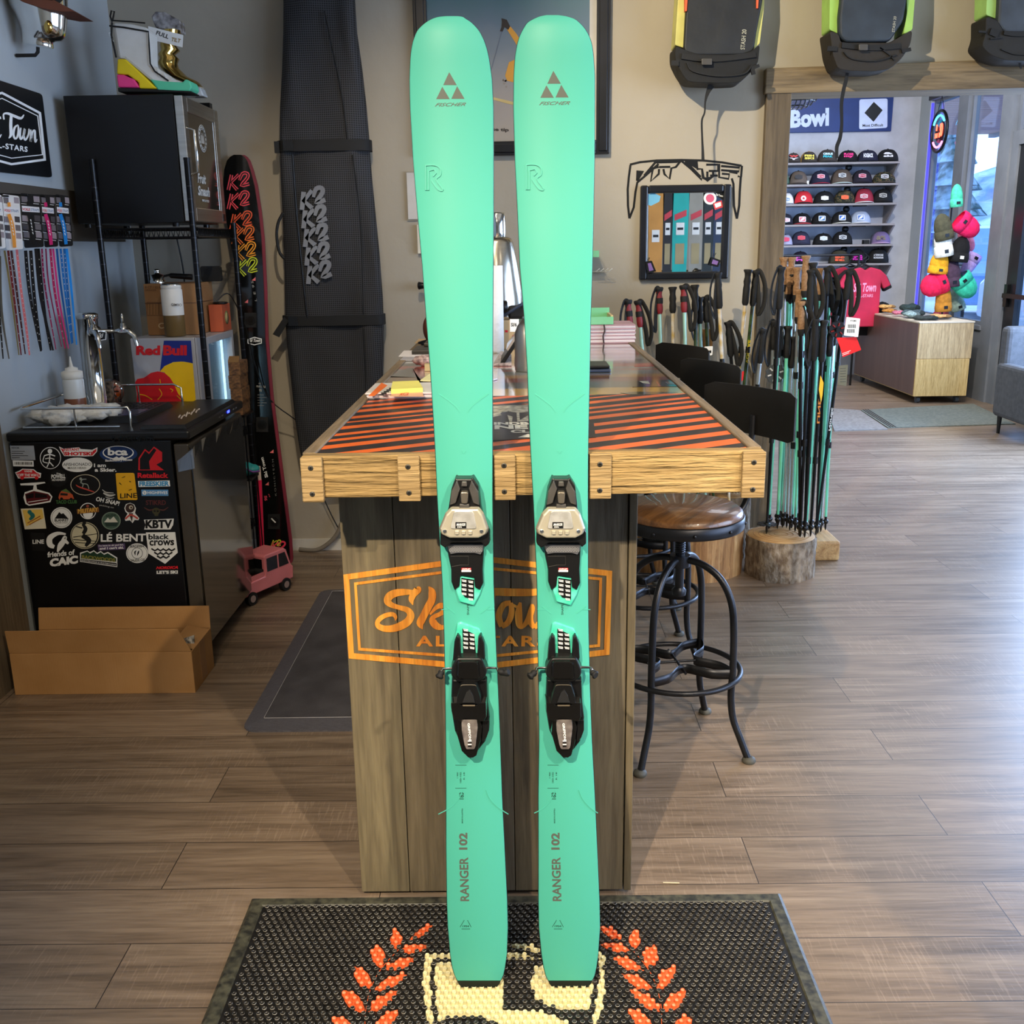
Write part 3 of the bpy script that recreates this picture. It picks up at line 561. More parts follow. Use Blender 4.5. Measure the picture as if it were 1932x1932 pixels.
for st in ([(1240, 560, 20), (1250, 600, 110), (1180, 680, 100), (1145, 760, 90), (1170, 850, 10)], [(1210, 650, 60), (1050, 645, 95), (900, 660, 115), (800, 710, 125), (768, 790, 115), (830, 850, 85), (950, 890, 72), (1080, 930, 90), (1135, 1010, 115), (1090, 1110, 125), (980, 1180, 125), (850, 1222, 110), (720, 1225, 95), (630, 1190, 85), (605, 1130, 75), (655, 1060, 75), (760, 1008, 70), (855, 1000, 66), (895, 1045, 50), (890, 1100, 8)], [(1420, 560, 14), (1470, 640, 110), (1470, 760, 118), (1400, 900, 120), (1330, 1040, 118), (1285, 1140, 118), (1320, 1232, 10)], [(1440, 1000, 30), (1530, 900, 60), (1610, 860, 90), (1680, 900, 90), (1620, 980, 70), (1500, 1040, 70), (1480, 1100, 110), (1540, 1180, 110), (1640, 1205, 70), (1720, 1150, 40)], [(1800, 900, 20), (1790, 1000, 100), (1770, 1120, 100), (1840, 1200, 40)]): mb.pstroke(c5(st), PB, EMB, .0012 + R.random() * .0008, 5)
c3 = lambda pts: [(620 + x / 3.22, 1000 + y / 3.22, w / 3.22) for x, y, w in pts]
for st in ([(880, 400, 20), (920, 378, 40), (1010, 374, 46), (1120, 378, 46), (1260, 376, 40), (1330, 350, 10)], [(1000, 380, 40), (960, 500, 44), (930, 600, 30)], [(1108, 440, 26), (1062, 455, 36), (1034, 520, 38), (1052, 585, 32)], [(1052, 585, 30), (1090, 560, 34), (1112, 500, 36), (1106, 442, 26)], [(1106, 448, 16), (1150, 470, 14)], [(1165, 440, 16), (1155, 500, 42), (1160, 575, 40), (1185, 588, 20)], [(1180, 588, 20), (1212, 545, 34), (1235, 480, 36), (1236, 450, 16)], [(1236, 470, 16), (1226, 550, 36), (1250, 592, 26)], [(1250, 592, 26), (1290, 550, 34), (1310, 490, 34), (1310, 440, 10)], [(1350, 450, 14), (1345, 520, 38), (1335, 590, 30), (1370, 480, 30), (1410, 470, 34), (1405, 560, 36), (1440, 590, 10)]): mb.pstroke(c3(st), PB, EMB, .0012 + R.random() * .0008, 5)
mb.ptext('ALL-STARS', (785, 1219.5), (1032, 1219.5), (785, 1199), PB, EMB, .0012, bold=.03, space=1.25)
mb.build('burned_emblem', t)
# top frame
FB = wood('sawn_front_board', (124, 98, 54), (164, 134, 82), (196, 166, 112), 'x', 1.1, .75, 1.0, bd=.012); FBZ = wood('sawn_block', (132, 106, 66), (162, 134, 88), (184, 156, 108), 'x', 1.5, .75, .8, bd=.006)
RAIL = wood('rail_wood', (92, 78, 56), (122, 104, 78), (148, 128, 98), 'y', 1.2, .7, .5)
MB().box((-.42, 1.9, 1.034), (.465, 1.93, ZT - .001), FB).build('front_board', t, bev=.003)
SCR = mat('screw_steel', (90, 86, 78), .4, .8)
for a, b in ((565, 606), (749, 790.5), (931, 972), (1112, 1154), (1402, 1446)):
    z0 = 1.026 + .002 * ((a // 100) % 2); p = [PY(1.888).at(a, 860).x, PY(1.888).at(b, 860).x]
    o = MB().box((p[0], 1.888, z0), (p[1], 1.9, ZT - .002), FBZ).build('corner_block', t, bev=.002)
    cx = (p[0] + p[1]) / 2 - .001
    for z in (ZT - .022, z0 + .017):
        mb = MB().lathe([(.0001, .0), (.0052, 0), (.0052, .0012), (.0035, .0016), (.0001, .0012)], SCR, (cx, 1.8885, z), 16, RX); mb.box((cx - .003, 1.8862, z - .0006), (cx + .003, 1.8872, z + .0006), BLK).box((cx - .0006, 1.8862, z - .003), (cx + .0006, 1.8872, z + .003), BLK); mb.build('screw', o)
for x0, x1 in ((-.424, -.398), (.441, .467)): MB().box((x0, 1.931, 1.05), (x1, 4.32, ZT), RAIL).build('side_rail', t, bev=.003)
PT = PZ(ZT - .004)
ORG = mat('orange_laminate', (222, 102, 36), .38, c2=(224, 100, 46), sc=1, coat=.1); BST = mat('black_laminate', (34, 30, 28), .45, c2=(48, 42, 40), sc=30, coat=.1)
MB().box((-.397, 1.931, 1.05), (.44, 4.32, ZT - .006), BLKM).build('top_slab', t)
Y0, Y1 = 1.932, 2.69
mb = MB().box((-.397, Y0, ZT - .006), (.44, Y1, ZT - .004), ORG)
dA, dB = PT.at(637, 802.6), PT.at(815, 784.6); sl = (dB.y - dA.y) / (dB.x - dA.x)
def clip(poly):
    for f in (lambda p: p[1] - Y0, lambda p: Y1 - p[1]):
        out = []
        for i in range(len(poly)):
            a, b = poly[i - 1], poly[i]; fa, fb = f(a), f(b)
            if (fa > 0) != (fb > 0): k = fa / (fa - fb); out.append((a[0] + (b[0] - a[0]) * k, a[1] + (b[1] - a[1]) * k))
            if fb > 0: out.append(b)
        poly = out
        if not poly: break
    return poly
xr_ = PT.at(815, 790).x
for j, (yy, w) in enumerate(((724, 3), (733, 4), (741, 4), (749, 4), (757.3, 4.5), (766.6, 5.5), (777, 4.5), (785, 6), (796, 6), (807, 5), (817.5, 6.5), (831, 8), (847, 8.5), (864, 9), (883, 10), (905, 11), (930, 12))):
    ya, yb = PT.at(815, yy - w / 2).y, PT.at(815, yy + w / 2).y; x0, x1 = -.397, .44; k = .006 * math.sin(j * 2.1)
    pl_ = clip([(x0, yb - sl * (xr_ - x0) + k), (x1, yb + sl * (x1 - xr_) + k), (x1, ya + sl * (x1 - xr_)), (x0, ya - sl * (xr_ - x0))])
    if len(pl_) > 2: mb.prism([(x, y, ZT - .0042) for x, y in pl_], (0, 0, .0006), BST)
mb.ppoly([(890, 812), (905, 763), (1030, 763), (1120, 795), (1124, 825), (1005, 827), (890, 833)], PT, BST, .0008, base=.0004)
CRM = mat('cream_print', (190, 186, 165), .5, c2=(120, 116, 104), sc=60)
c9 = lambda pts: [(920 + x / 16.1, 740 + y / 16.1) for x, y in pts]
for pg in ([(170, 410), (1220, 395), (1230, 600), (960, 610), (980, 850), (1230, 700), (1240, 860), (900, 890), (880, 620), (760, 600), (620, 570), (480, 600), (170, 580)], [(170, 600), (440, 600), (380, 650), (430, 690), (170, 745)], [(600, 690), (760, 745), (740, 890), (660, 885)]): mb.ppoly(c9(pg), PT, CRM, .0005, base=.0012)
for tx, a_, b_, c_ in (('INDB', (190, 995), (1260, 990), (190, 915)), ('NE', (210, 1130), (1230, 1118), (210, 1008)), ('CL', (700, 1240), (1290, 1235), (700, 1150))):
    q = c9([a_, b_, c_]); mb.ptext(tx, q[0], q[1], q[2], PT, flat((215, 210, 190)), .0005, base=.0012, bold=.05)
mb.ppoly(c9([(930, 1365), (1230, 1260), (1500, 1365), (1160, 1355)]), PT, flat((215, 210, 190)), .0005, base=.0012)
mb.build('striped_top', t)
LC = lambda n, c: mat('lacquered_' + n, c, .12, c2=tuple(x * .85 for x in c), sc=8, st=(3, 1, 1), coat=.8)
mb = MB(); ys = [747, 730.5, 718.5, 711, 705.5, 697.5, 695.5, 690.5, 685.5, 680, 670, 660, 650, 641, 636]
cs = [('yellow', (214, 166, 62)), ('grey', (92, 92, 86)), ('wine', (140, 74, 66)), ('tan', (190, 142, 86)), ('silver', (150, 152, 146)), ('coral', (196, 84, 66)), ('silver', ()), ('coral', ()), ('grey', ()), ('speckle', (170, 168, 152)), ('beige', (150, 142, 122)), ('grey', ()), ('brown', (84, 58, 44)), ('rust', (120, 52, 40))]
yv = [max(2.69, min(4.32, PT.at(1180, y).y)) for y in ys]
for i, (n, c) in enumerate(cs): mb.box((-.397, yv[i], ZT - .006), (.44, yv[i + 1] + (-.0008 if i < 13 else .0), ZT - .004), LC(n, c) if c else MATS['lacquered_' + n])
def tp(pts, m, h=.0004): mb.ppoly(pts, PT, m, .0004, base=h)
tp([(1196, 718), (1283, 716), (1290, 729), (1193, 730)], LC('ink', (34, 34, 40))); tp([(1198, 677), (1232, 677), (1238, 684), (1197, 686)], LC('navy', (28, 34, 66))); tp([(1197, 686), (1240, 684), (1245, 690), (1197, 691)], LC('red', (200, 50, 40)))
tp([(1206, 719), (1223, 718.5), (1226, 724), (1214, 723)], CRM, .0009); tp([(1236, 719), (1240, 719), (1247, 728), (1243, 728)], MATS['lacquered_coral'], .0009); tp([(1255, 720), (1280, 719), (1282, 725), (1262, 724)], MATS['lacquered_wine'], .0009)
tp([(1170, 741), (1200, 739), (1280, 740), (1240, 743.5), (1190, 744)], LC('olive', (88, 84, 50))); tp([(778, 694), (798, 694), (806, 722), (790, 722)], MATS['lacquered_wine']); tp([(770, 694), (778, 694), (790, 712), (735, 712), (740, 706)], MATS['lacquered_grey'])
tp([(738, 710), (790, 712), (800, 722), (712, 722)], LC('ochre', (150, 108, 56)))
mb.build('lacquered_top', t)
# ================================================================ door mat with the shield and laurels
t = thing('logo_mat', 'black studded rubber mat with orange laurel leaves and cream shield', 'mat', (-.02, 1.75, 0))
RUB = mat('black_rubber', (17, 16, 15), .5, c2=(28, 26, 24), sc=40); RUBE = mat('rubber_edge', (38, 38, 34), .45, c2=(84, 82, 66), sc=60)
MX0, MX1, MY0, MY1 = -.655, .605, 1.1, 2.105
MB().loft([[(MX0, MY0, 0), (MX1, MY0, 0), (MX1, MY1, 0), (MX0, MY1, 0)], [(MX0 + .008, MY0 + .008, .006), (MX1 - .008, MY0 + .008, .006), (MX1 - .008, MY1 - .008, .006), (MX0 + .008, MY1 - .008, .006)], [(MX0 + .032, MY0 + .032, .006), (MX1 - .032, MY0 + .032, .006), (MX1 - .032, MY1 - .032, .006), (MX0 + .032, MY1 - .032, .006)], [(MX0 + .035, MY0 + .035, .003), (MX1 - .035, MY0 + .035, .003), (MX1 - .035, MY1 - .035, .003), (MX0 + .035, MY1 - .035, .003)]], RUBE, False, False).build('rubber_border', t)
OLF = mat('orange_rubber', (222, 92, 44), .5, c2=(235, 110, 58), sc=50); CRB = mat('cream_rubber', (205, 192, 140), .5, c2=(220, 208, 160), sc=50)
PM = PZ(.0032); Q = 5.084
def leaf(b, tp, w, ox):
    b, tp = V(b), V(tp); d = tp - b; n = V((-d.y, d.x)).normalized() * (w / 2)
    pts = [b + d * k + n * s for k, s in ((0, 0), (.12, .45), (.3, .85), (.5, 1), (.7, .82), (.88, .42), (1, 0), (.88, -.42), (.7, -.82), (.5, -1), (.3, -.85), (.12, -.45))]
    return [(ox + p.x / Q, 1740 + p.y / Q) for p in pts]
LV = [leaf(*a, 600) for a in (((880, 170), (1100, 30), 70), ((750, 265), (745, 70), 115), ((780, 275), (1070, 230), 85), ((600, 440), (560, 215), 135), ((640, 455), (950, 345), 100), ((505, 640), (350, 425), 130), ((535, 650), (855, 505), 100), ((450, 870), (230, 650), 140), ((480, 860), (770, 655), 110), ((330, 1080), (150, 915), 150), ((530, 1080), (765, 840), 130), ((300, 1300), (80, 1150), 150), ((540, 1300), (760, 1100), 130))]
LV += [leaf(*a, 960) for a in (((1075, 165), (860, 40), 70), ((1205, 262), (1210, 68), 115), ((1160, 270), (880, 215), 85), ((1330, 440), (1395, 212), 135), ((1300, 465), (990, 340), 100), ((1425, 635), (1600, 425), 130), ((1385, 650), (1080, 495), 100), ((1480, 860), (1700, 655), 140), ((1450, 860), (1160, 645), 110), ((1560, 1080), (1760, 915), 150), ((1400, 1080), (1155, 830), 130), ((1560, 1300), (1800, 1150), 150), ((1390, 1300), (1150, 1100), 130))]
a1 = lambda pts, ox: [(ox + x / Q, 1740 + y / Q) for x, y in pts]
CR = [a1([(1130, 390), (1780, 390), (1780, 845), (1932, 850), (2100, 860), (2250, 890), (2400, 970), (2300, 1150), (1850, 1050), (1720, 960), (1560, 905), (1400, 905), (1280, 920), (1160, 945), (1125, 700), (1120, 500)], 600),
      a1([(1025, 310), (1290, 310), (1290, 352), (1085, 355), (1072, 500), (1080, 700), (1110, 950), (1180, 1300), (1120, 1300), (1045, 950), (1014, 700), (1010, 500)], 600),
      a1([(350, 390), (250, 460), (212, 560), (215, 650), (260, 730), (350, 800), (480, 835), (770, 840), (800, 700), (812, 560), (812, 390)], 960),
      a1([(850, 315), (920, 315), (918, 600), (900, 780), (850, 980), (780, 1250), (720, 1250), (800, 960), (845, 760), (864, 560), (866, 352)], 960),
      a1([(-120, 240), (0, 205), (60, 200), (300, 255), (300, 300), (150, 270), (0, 238), (-120, 270)], 960), a1([(-120, 330), (0, 300), (60, 290), (320, 350), (250, 362), (-120, 362)], 960)]
mb = MB().box((MX0 + .035, MY0 + .035, .001), (MX1 - .035, MY1 - .035, .003), RUB).build('base_sheet', t)
wp = lambda pts: [tuple(PM.at(x, y).xy) for x, y in pts]
LVW = [wp(p) for p in LV]; CRW = [wp(p) for p in CR]
mb = MB()
for p in LVW: mb.prism([(x, y, .0031) for x, y in p], (0, 0, .0004), OLF)
for ox, st in ((600, [(800, 235), (620, 430), (520, 600), (465, 800), (450, 976), (455, 1200)]), (960, [(1180, 260), (1330, 440), (1410, 600), (1460, 800), (1465, 976), (1460, 1200)])): mb.pstroke([(ox + x / Q, 1740 + y / Q, 1.3) for x, y in st], PM, OLF, .0006)
mb.build('laurel_leaves', t)
mb = MB()
for p in CRW: mb.prism([(x, y, .0031) for x, y in p], (0, 0, .0004), CRB)
mb.build('shield', t)
mb = MB(); st = {}; RT = mat('rubber_stud', (22, 20, 18), .35, c2=(60, 56, 50), sc=90); RIM = mat('stud_rim_highlight', (104, 98, 88), .35, c2=(186, 180, 164), sc=14)  # pale rim colour paints the bright reflection ring on each black stud
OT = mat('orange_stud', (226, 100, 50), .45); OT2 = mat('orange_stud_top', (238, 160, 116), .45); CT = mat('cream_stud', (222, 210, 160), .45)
dxs, dys = .0163, .0143; j = 0; y = MY0 + .047
while y < MY1 - .04:
    x = MX0 + .047 + (dxs / 2 if j % 2 else 0)
    while x < MX1 - .042:
        m = RT
        for p in LVW:
            if inside((x, y), p): m = OT
        for p in CRW:
            if inside((x, y), p): m = CT
        if y > 1.6: st.setdefault(m, []).append((x, y))
        x += dxs
    y += dys; j += 1
for m, l in st.items():
    for x, y in l:
        n = 8; rg = [(.0052, .003), (.0049, .0092), (.0044, .0098), (.0032, .0086)]; vs = [(x + r * math.cos(2 * PI * k / n), y + r * math.sin(2 * PI * k / n), z) for r, z in rg for k in range(n)]
        fs = [(i * n + k, i * n + (k + 1) % n, (i + 1) * n + (k + 1) % n, (i + 1) * n + k) for i in range(3) for k in range(n)] + [tuple(3 * n + k for k in range(n))]
        if m is RT: mb.add(vs, fs[:n] + fs[2 * n:], m, False); mb.add(vs, fs[n:2 * n], RIM, False)
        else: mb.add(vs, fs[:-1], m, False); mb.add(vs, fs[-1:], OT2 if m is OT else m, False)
mb.build('studs', t, rec=False)['kind'] = 'stuff'
# anti-fatigue mat behind the counter
GM = mat('grey_foam_mat', (62, 60, 64), .6, c2=(78, 76, 80), sc=9, bump=.3, bsc=300); GME = mat('grey_foam_edge', (74, 72, 78), .55, c2=(90, 88, 94), sc=60, st=(1, 8, 1), bump=.2, bsc=200)
t = thing('floor_mat', 'dark grey cushioned floor mat behind the counter', 'mat', (-.65, 3.5, 0))
o_ = rrect(-.91, 2.965, -.40, 4.35, .05); i_ = rrect(-.855, 3.03, -.40, 4.30, .008)
MB().loft([[(x, y, .0) for x, y in o_], [(x, y, .006) for x, y in o_], [(x, y, .016) for x, y in i_]], GME, False, False).build('sloped_edge', t)
MB().prism([(x, y, .004) for x, y in i_], (0, 0, .0125), GM).build('centre_pad', t)
mb = MB().pstroke([(-.01, 0, 0)], PM, GM) if False else MB(); q = [(x, y, .0168) for x, y in inset(i_, .004)]; mb.tube(q + [q[0]], .0015, mat('pale_seam', (150, 148, 150), .6), 5); mb.build('seam', t)
# toothpick-like stick by the counter foot
tag(MB().cyl(PZ(.002).at(1251, 1665), PZ(.002).at(1282, 1666), .0016, flat((190, 180, 150)), 6).build('wooden_stick', o=(.31, 2.18, 0)), 'tiny pale stick lying on the floor right of the counter', 'stick')
# ================================================================ kegerator covered in stickers
KY = 3.54; KT = .885
t = thing('kegerator', 'black beer fridge with stickered side, rail and chrome tap tower on top', 'fridge', (-1.5, 3.9, 0))
FBK = mat('fridge_black', (12, 12, 14), .3, c2=(15, 15, 18), sc=2); FGR = mat('fridge_edge', (70, 66, 60), .35, c2=(76, 72, 66))
MB().box((-1.82, KY, .03), (-1.242, 4.25, .85), FBK).build('cabinet', t, bev=.004)
MB().box((-1.235, KY + .002, .06), (-1.182, 4.248, .835), mat('door_grey_brown', (64, 58, 50), .35)).build('door', t, bev=.004)
dF = [c for c in t.children if c.name.startswith('door')][0]
MB().box((-1.181, KY + .012, .07), (-1.176, 4.24, .82), mat('glossy_film', (20, 19, 17), .1, c2=(30, 28, 24), sc=2, coat=.8, bump=.05, bsc=5)).build('film_covered_front', dF)
mb = MB(); r_ = random.Random(3)
mb.loft([[(-1.176, KY + .0 + i * .045, .80 - .02 * (i % 2) - .006 * r_.random()), (-1.170 - .006 * r_.random(), KY + i * .045, .822 + .01 * r_.random())] for i in range(16)], glass('cling_film', (225, 225, 225), .1, .35), False, False, False)
mb.loft([[(-1.225 + .02 * i, KY - .002, .735 + .004 * i), (-1.225 + .02 * i, KY - .004, .775 + .015 * i)] for i in range(4)], MATS['cling_film'], False, False, False); mb.build('peeling_film', dF)
mb = MB().box((-1.79, 3.6, 0), (-1.72, 3.67, .03), BLK).box((-1.3, 3.6, 0), (-1.23, 3.67, .03), BLK).box((-1.3, 4.12, 0), (-1.23, 4.19, .03), BLK).box((-1.79, 4.12, 0), (-1.72, 4.19, .03), BLK); mb.build('feet', t)
LID = mat('lid_black', (20, 20, 21), .38)
lid = MB().box((-1.825, KY - .008, .852), (-1.172, 4.262, KT), LID).build('lid', t, bev=.008)
mb = MB(); mb.ptext('FREESKIER', (224, 834), (292, 832), (224, 824), PY(KY - .0085), mat('gloss_ink', (4, 4, 5), .15), .0008, bold=.03)
c0 = (214, 828.5)
for k in range(6): a = k * PI / 3; mb.pstroke([(c0[0], c0[1], 2), (c0[0] + 5 * math.cos(a), c0[1] + 5 * math.sin(a), 2)], PY(KY - .0085), MATS['gloss_ink'], .0008, 1)
mb.build('lid_lettering', lid)
mb = MB().hexa([(-1.36, KY + .03, KT), (-1.19, KY + .03, KT), (-1.19, 4.22, KT), (-1.36, 4.22, KT), (-1.35, KY + .04, KT + .014), (-1.2, KY + .04, KT + .014), (-1.2, 4.21, KT + .014), (-1.35, 4.21, KT + .014)], LID); pn = mb.build('control_panel', lid, bev=.002)
PNL = PZ(KT + .0143); mb = MB()
for i in range(9): x = 337 + i * 4.6; mb.pstroke([(x, 790 - i * 1.9 + (2 if i % 2 else -2), 2.6), (x + 3.4, 785 - i * 1.9 + (1.5 if i % 3 else -2), 2.2)], PNL, mat('floral_white', (222, 205, 190), .5), .0006, 1)
mb.build('floral_sticker', pn)
mb = MB().prism([(-1.1715, 4.02, .868), (-1.1715, 4.05, .868), (-1.1715, 4.05, .878), (-1.1715, 4.02, .878)], (.0008, 0, 0), mat('led_blue', (30, 40, 255), .4, em=14)); mb.build('led_display', lid)
mb = MB()
for y in (3.9, 3.94, 4.1, 4.14): mb.box((-1.1718, y, .869), (-1.171, y + .02, .873), flat((110, 110, 115)))
mb.build('panel_marks', lid)
# guard rail
def rail(z): return [(-1.80, 3.625, z), (-1.79, 3.6, z), (-1.44, 3.6, z), (-1.41, 3.61, z), (-1.405, 3.64, z), (-1.405, 4.19, z), (-1.42, 4.225, z), (-1.45, 4.235, z), (-1.76, 4.235, z), (-1.79, 4.225, z), (-1.80, 4.2, z), (-1.80, 3.625, z)]
mb = MB().tube(rail(KT + .075)[0:4] + [(-1.402, 3.605, KT + .06), (-1.402, 3.605, KT)], .0045, CHR).tube([rail(KT + .075)[i] for i in (0, 10, 9, 8, 7)] + [(-1.42, 4.235, KT + .06), (-1.42, 4.235, KT)], .0045, CHR).tube(rail(KT + .006)[:3], .0045, CHR)
for x, y in ((-1.6, 3.6), (-1.6, 4.235), (-1.8, 3.9)): mb.cyl((x, y, KT), (x, y, KT + .075), .0035, CHR, 8)
mb.build('guard_rail', t)
mb = MB().hexa([(-1.68, 3.72, KT), (-1.42, 3.72, KT), (-1.42, 4.12, KT), (-1.68, 4.12, KT), (-1.67, 3.74, KT + .022), (-1.43, 3.74, KT + .022), (-1.43, 4.10, KT + .022), (-1.67, 4.10, KT + .022)], BLK)
mb.box((-1.66, 3.76, KT + .022), (-1.44, 3.9, KT + .0235), mat('tray_glossy', (44, 42, 60), .2, c2=(90, 84, 120), sc=12))
for i in range(5):
    for j in range(9): mb.cyl((-1.64 + j * .024, 3.93 + i * .034, KT + .0215), (-1.64 + j * .024, 3.93 + i * .034, KT + .0245), .008, mat('tray_hole', (34, 34, 36), .3), 8)
mb.build('drip_tray', t)
TX, TY = -1.715, 4.08
mb = MB().lathe([(.052, KT), (.052, KT + .012), (.039, KT + .02), (.039, KT + .36), (.042, KT + .36), (.042, KT + .378), (.03, KT + .384), (.001, KT + .385)], CHR, (TX, TY, 0), 32); tw = mb.build('tap_tower', t)
for k, (dx, dy) in enumerate(((.045, -.05), (.105, .0))):
    z = KT + .31; b = V((TX, TY, z)); d = V((dx, dy, 0)).normalized()
    p0 = b + d * .035; p1 = b + d * (.075 if k == 0 else .16); p2 = p1 + d * .02 + V((0, 0, -.02)); p3 = p2 + d * .008 + V((0, 0, -.04))
    mb = MB().tube([p0, p0 + d * .008, p0 + d * .0081, p1 - d * .035], [.02, .02, .009, .008], CHR, 14).tube([p1 - d * .045, p1 - d * .03, p1, p2, p3], [.009, .013, .012, .01, .007], CHR, 14)
    q = p1 - d * .02; mb.tube([q, q + V((0, 0, .02)), q + V((0, 0, .021)), q + V((0, 0, .03)), q + V((0, 0, .031)), q + V((0, 0, .062)), q + V((0, 0, .068))], [.012, .012, .008, .01, .005, .0045, .002], CHR, 12)
    mb.build('faucet', tw)
PTW = PY(TY - .042); mb = MB(); h6 = [(178, 628), (189, 624), (201, 626), (200, 641), (189, 643), (179, 641)]
mb.ppoly(h6, PTW, WHT, .001).ppoly(inset(h6, 1.5), PTW, BLK, .0004, base=.001).ptext('Ski', (182, 637), (195, 637), (182, 628), PTW, WHT, .0003, base=.0014, shear=.3); mb.build('tower_badge', tw)
# stickers
PF = PY(KY - .0006); SZ = 3.22
def S(*p): return [(x / SZ, 740 + y / SZ) for x, y in p]
def stk(label, ops, th=.0009):
    mb = MB(); h = 0
    for op in ops:
        k = op[0]
        if k == 'p': mb.ppoly(S(*op[2]), PF, flat(op[1], .4), .0005, base=h)
        elif k == 'c': x, y, r = op[2][:3]; mb.ppoly(circ(x / SZ, 740 + y / SZ, r / SZ, 28, (op[2][3] if len(op[2]) > 3 else r) / SZ), PF, flat(op[1], .4), .0005, base=h)
        elif k == 's': mb.pstroke([(x / SZ, 740 + y / SZ, w / SZ) for x, y, w in op[2]], PF, flat(op[1], .4), .0005, op[3] if len(op) > 3 else 4, base=h)
        elif k == 't':
            q = S(*op[3]); mb.ptext(op[2], q[0], q[1], q[2], PF, flat(op[1], .4), .0005, base=h, bold=op[4] if len(op) > 4 else .03, shear=op[5] if len(op) > 5 else 0)
        h += .00025
    o = mb.build('sticker', t); o['label'] = label
W_, K_, R_ = (232, 232, 228), (12, 12, 13), (206, 30, 38)
stk('grey rating plate with small print', [('p', (150, 155, 160), [(60, 325), (205, 325), (215, 412), (70, 412)]), ('t', (30, 30, 34), 'VEVOR', [(68, 343), (118, 343), (68, 333)]), ('p', (60, 60, 66), [(70, 358), (150, 358), (150, 361), (70, 361)]), ('p', (60, 60, 66), [(70, 370), (140, 370), (140, 373), (70, 373)]), ('p', (60, 60, 66), [(72, 384), (170, 384), (170, 387), (72, 387)]), ('p', (60, 60, 66), [(72, 396), (120, 396), (120, 399), (72, 399)])])
stk('white barcode label', [('p', W_, [(76, 414), (203, 417), (205, 452), (80, 450)])] + [('p', K_, [(90 + i * 9, 424), (93 + (i % 3) + i * 9, 424), (93 + (i % 3) + i * 9, 440), (90 + i * 9, 440)]) for i in range(12)])
stk('round black sticker with a white skeleton', [('c', W_, (306, 400, 64, 67)), ('c', K_, (306, 400, 60, 63)), ('c', W_, (303, 358, 14)), ('s', W_, [(303, 370, 6), (300, 420, 6), (285, 455, 6)]), ('s', W_, [(270, 385, 7), (303, 378, 7), (335, 388, 7)]), ('s', W_, [(275, 405, 5), (303, 400, 5), (330, 408, 5)]), ('s', W_, [(302, 425, 6), (325, 450, 6)]), ('s', W_, [(270, 385, 5), (262, 420, 5), (290, 430, 5)])])
stk('red and white ski shaped sticker', [('p', W_, [(358, 330), (385, 343), (480, 335), (490, 345), (560, 350), (592, 335), (590, 360), (565, 388), (520, 390), (390, 388), (370, 358)]), ('p', R_, [(366, 337), (384, 350), (386, 375), (392, 382), (376, 355)]), ('p', R_, [(563, 358), (586, 343), (584, 360), (562, 382)]), ('t', R_, 'INSTANT', [(384, 358), (484, 354), (384, 342)]), ('t', R_, 'SHOTSKI', [(390, 384), (562, 384), (390, 362)], .05)])
stk('oval navy and white sticker', [('c', (22, 50, 100), (720, 376, 115, 50)), ('c', W_, (718, 368, 95, 42)), ('c', (16, 40, 86), (718, 366, 88, 37)), ('t', W_, 'bca', [(655, 384), (776, 384), (655, 340)], .04), ('p', W_, [(680, 405), (708, 390), (722, 400), (740, 388), (772, 408), (760, 412), (690, 412)]), ('t', W_, 'Backcountry Access', [(640, 426), (804, 420), (640, 408)])])
stk('white oval sticker with grey lettering', [('c', W_, (469, 441, 92, 44)), ('t', (70, 70, 66), 'AFISHIONADO', [(384, 448), (555, 446), (384, 430)], .01), ('t', (70, 70, 66), 'MAGS HEAD', [(412, 466), (524, 466), (412, 454)], .01)])
stk('white lettering sticker reading I am a Skier', [('t', W_, 'I am', [(571, 455), (644, 455), (571, 433)], .03), ('t', W_, 'a Skier.', [(576, 483), (708, 483), (576, 460)], .04)])
stk('red mountain shaped logo sticker', [('p', R_, [(840, 474), (842, 400), (880, 345), (905, 365), (935, 330), (985, 365), (985, 420), (950, 440), (997, 474)]), ('p', K_, [(850, 470), (850, 405), (882, 355), (905, 376), (935, 340), (950, 352), (905, 420), (912, 470)]), ('s', R_, [(925, 468, 20), (920, 430, 26), (945, 400, 40), (965, 375, 30)]), ('t', R_, 'Retallack', [(836, 521), (1023, 521), (836, 489)], .04)])
stk('light blue and white word sticker', [('p', W_, [(838, 540), (1030, 536), (1034, 572), (842, 576)]), ('t', (60, 140, 190), 'FREESKIER', [(846, 572), (1028, 570), (846, 541)], .05)])
stk('blue banner sticker', [('p', (84, 140, 190), [(858, 592), (1022, 592), (1023, 630), (860, 630)]), ('t', W_, 'HIGHFIVES', [(896, 619), (1018, 619), (896, 601)], .02), ('c', W_, (878, 611, 13)), ('s', (84, 140, 190), [(872, 604, 3), (880, 612, 3), (876, 620, 3)])])
stk('dark red skull word sticker', [('t', (96, 44, 44), 'STIKRD', [(886, 685), (1008, 685), (886, 656)], .02), ('c', (70, 66, 40), (948, 722, 24, 20)), ('s', (88, 50, 44), [(875, 700, 4), (905, 716, 8), (930, 712, 5)]), ('s', (88, 50, 44), [(1022, 698, 4), (995, 716, 8), (968, 712, 5)]), ('p', (70, 66, 40), [(934, 735), (964, 735), (960, 752), (940, 752)]), ('c', K_, (940, 722, 6)), ('c', K_, (958, 722, 6))])
stk('white outlined word sticker', [('p', W_, [(874, 775), (1056, 768), (1052, 806), (1035, 834), (876, 834), (884, 806)]), ('t', K_, 'KBTV', [(884, 828), (1046, 826), (884, 776)], .05)])
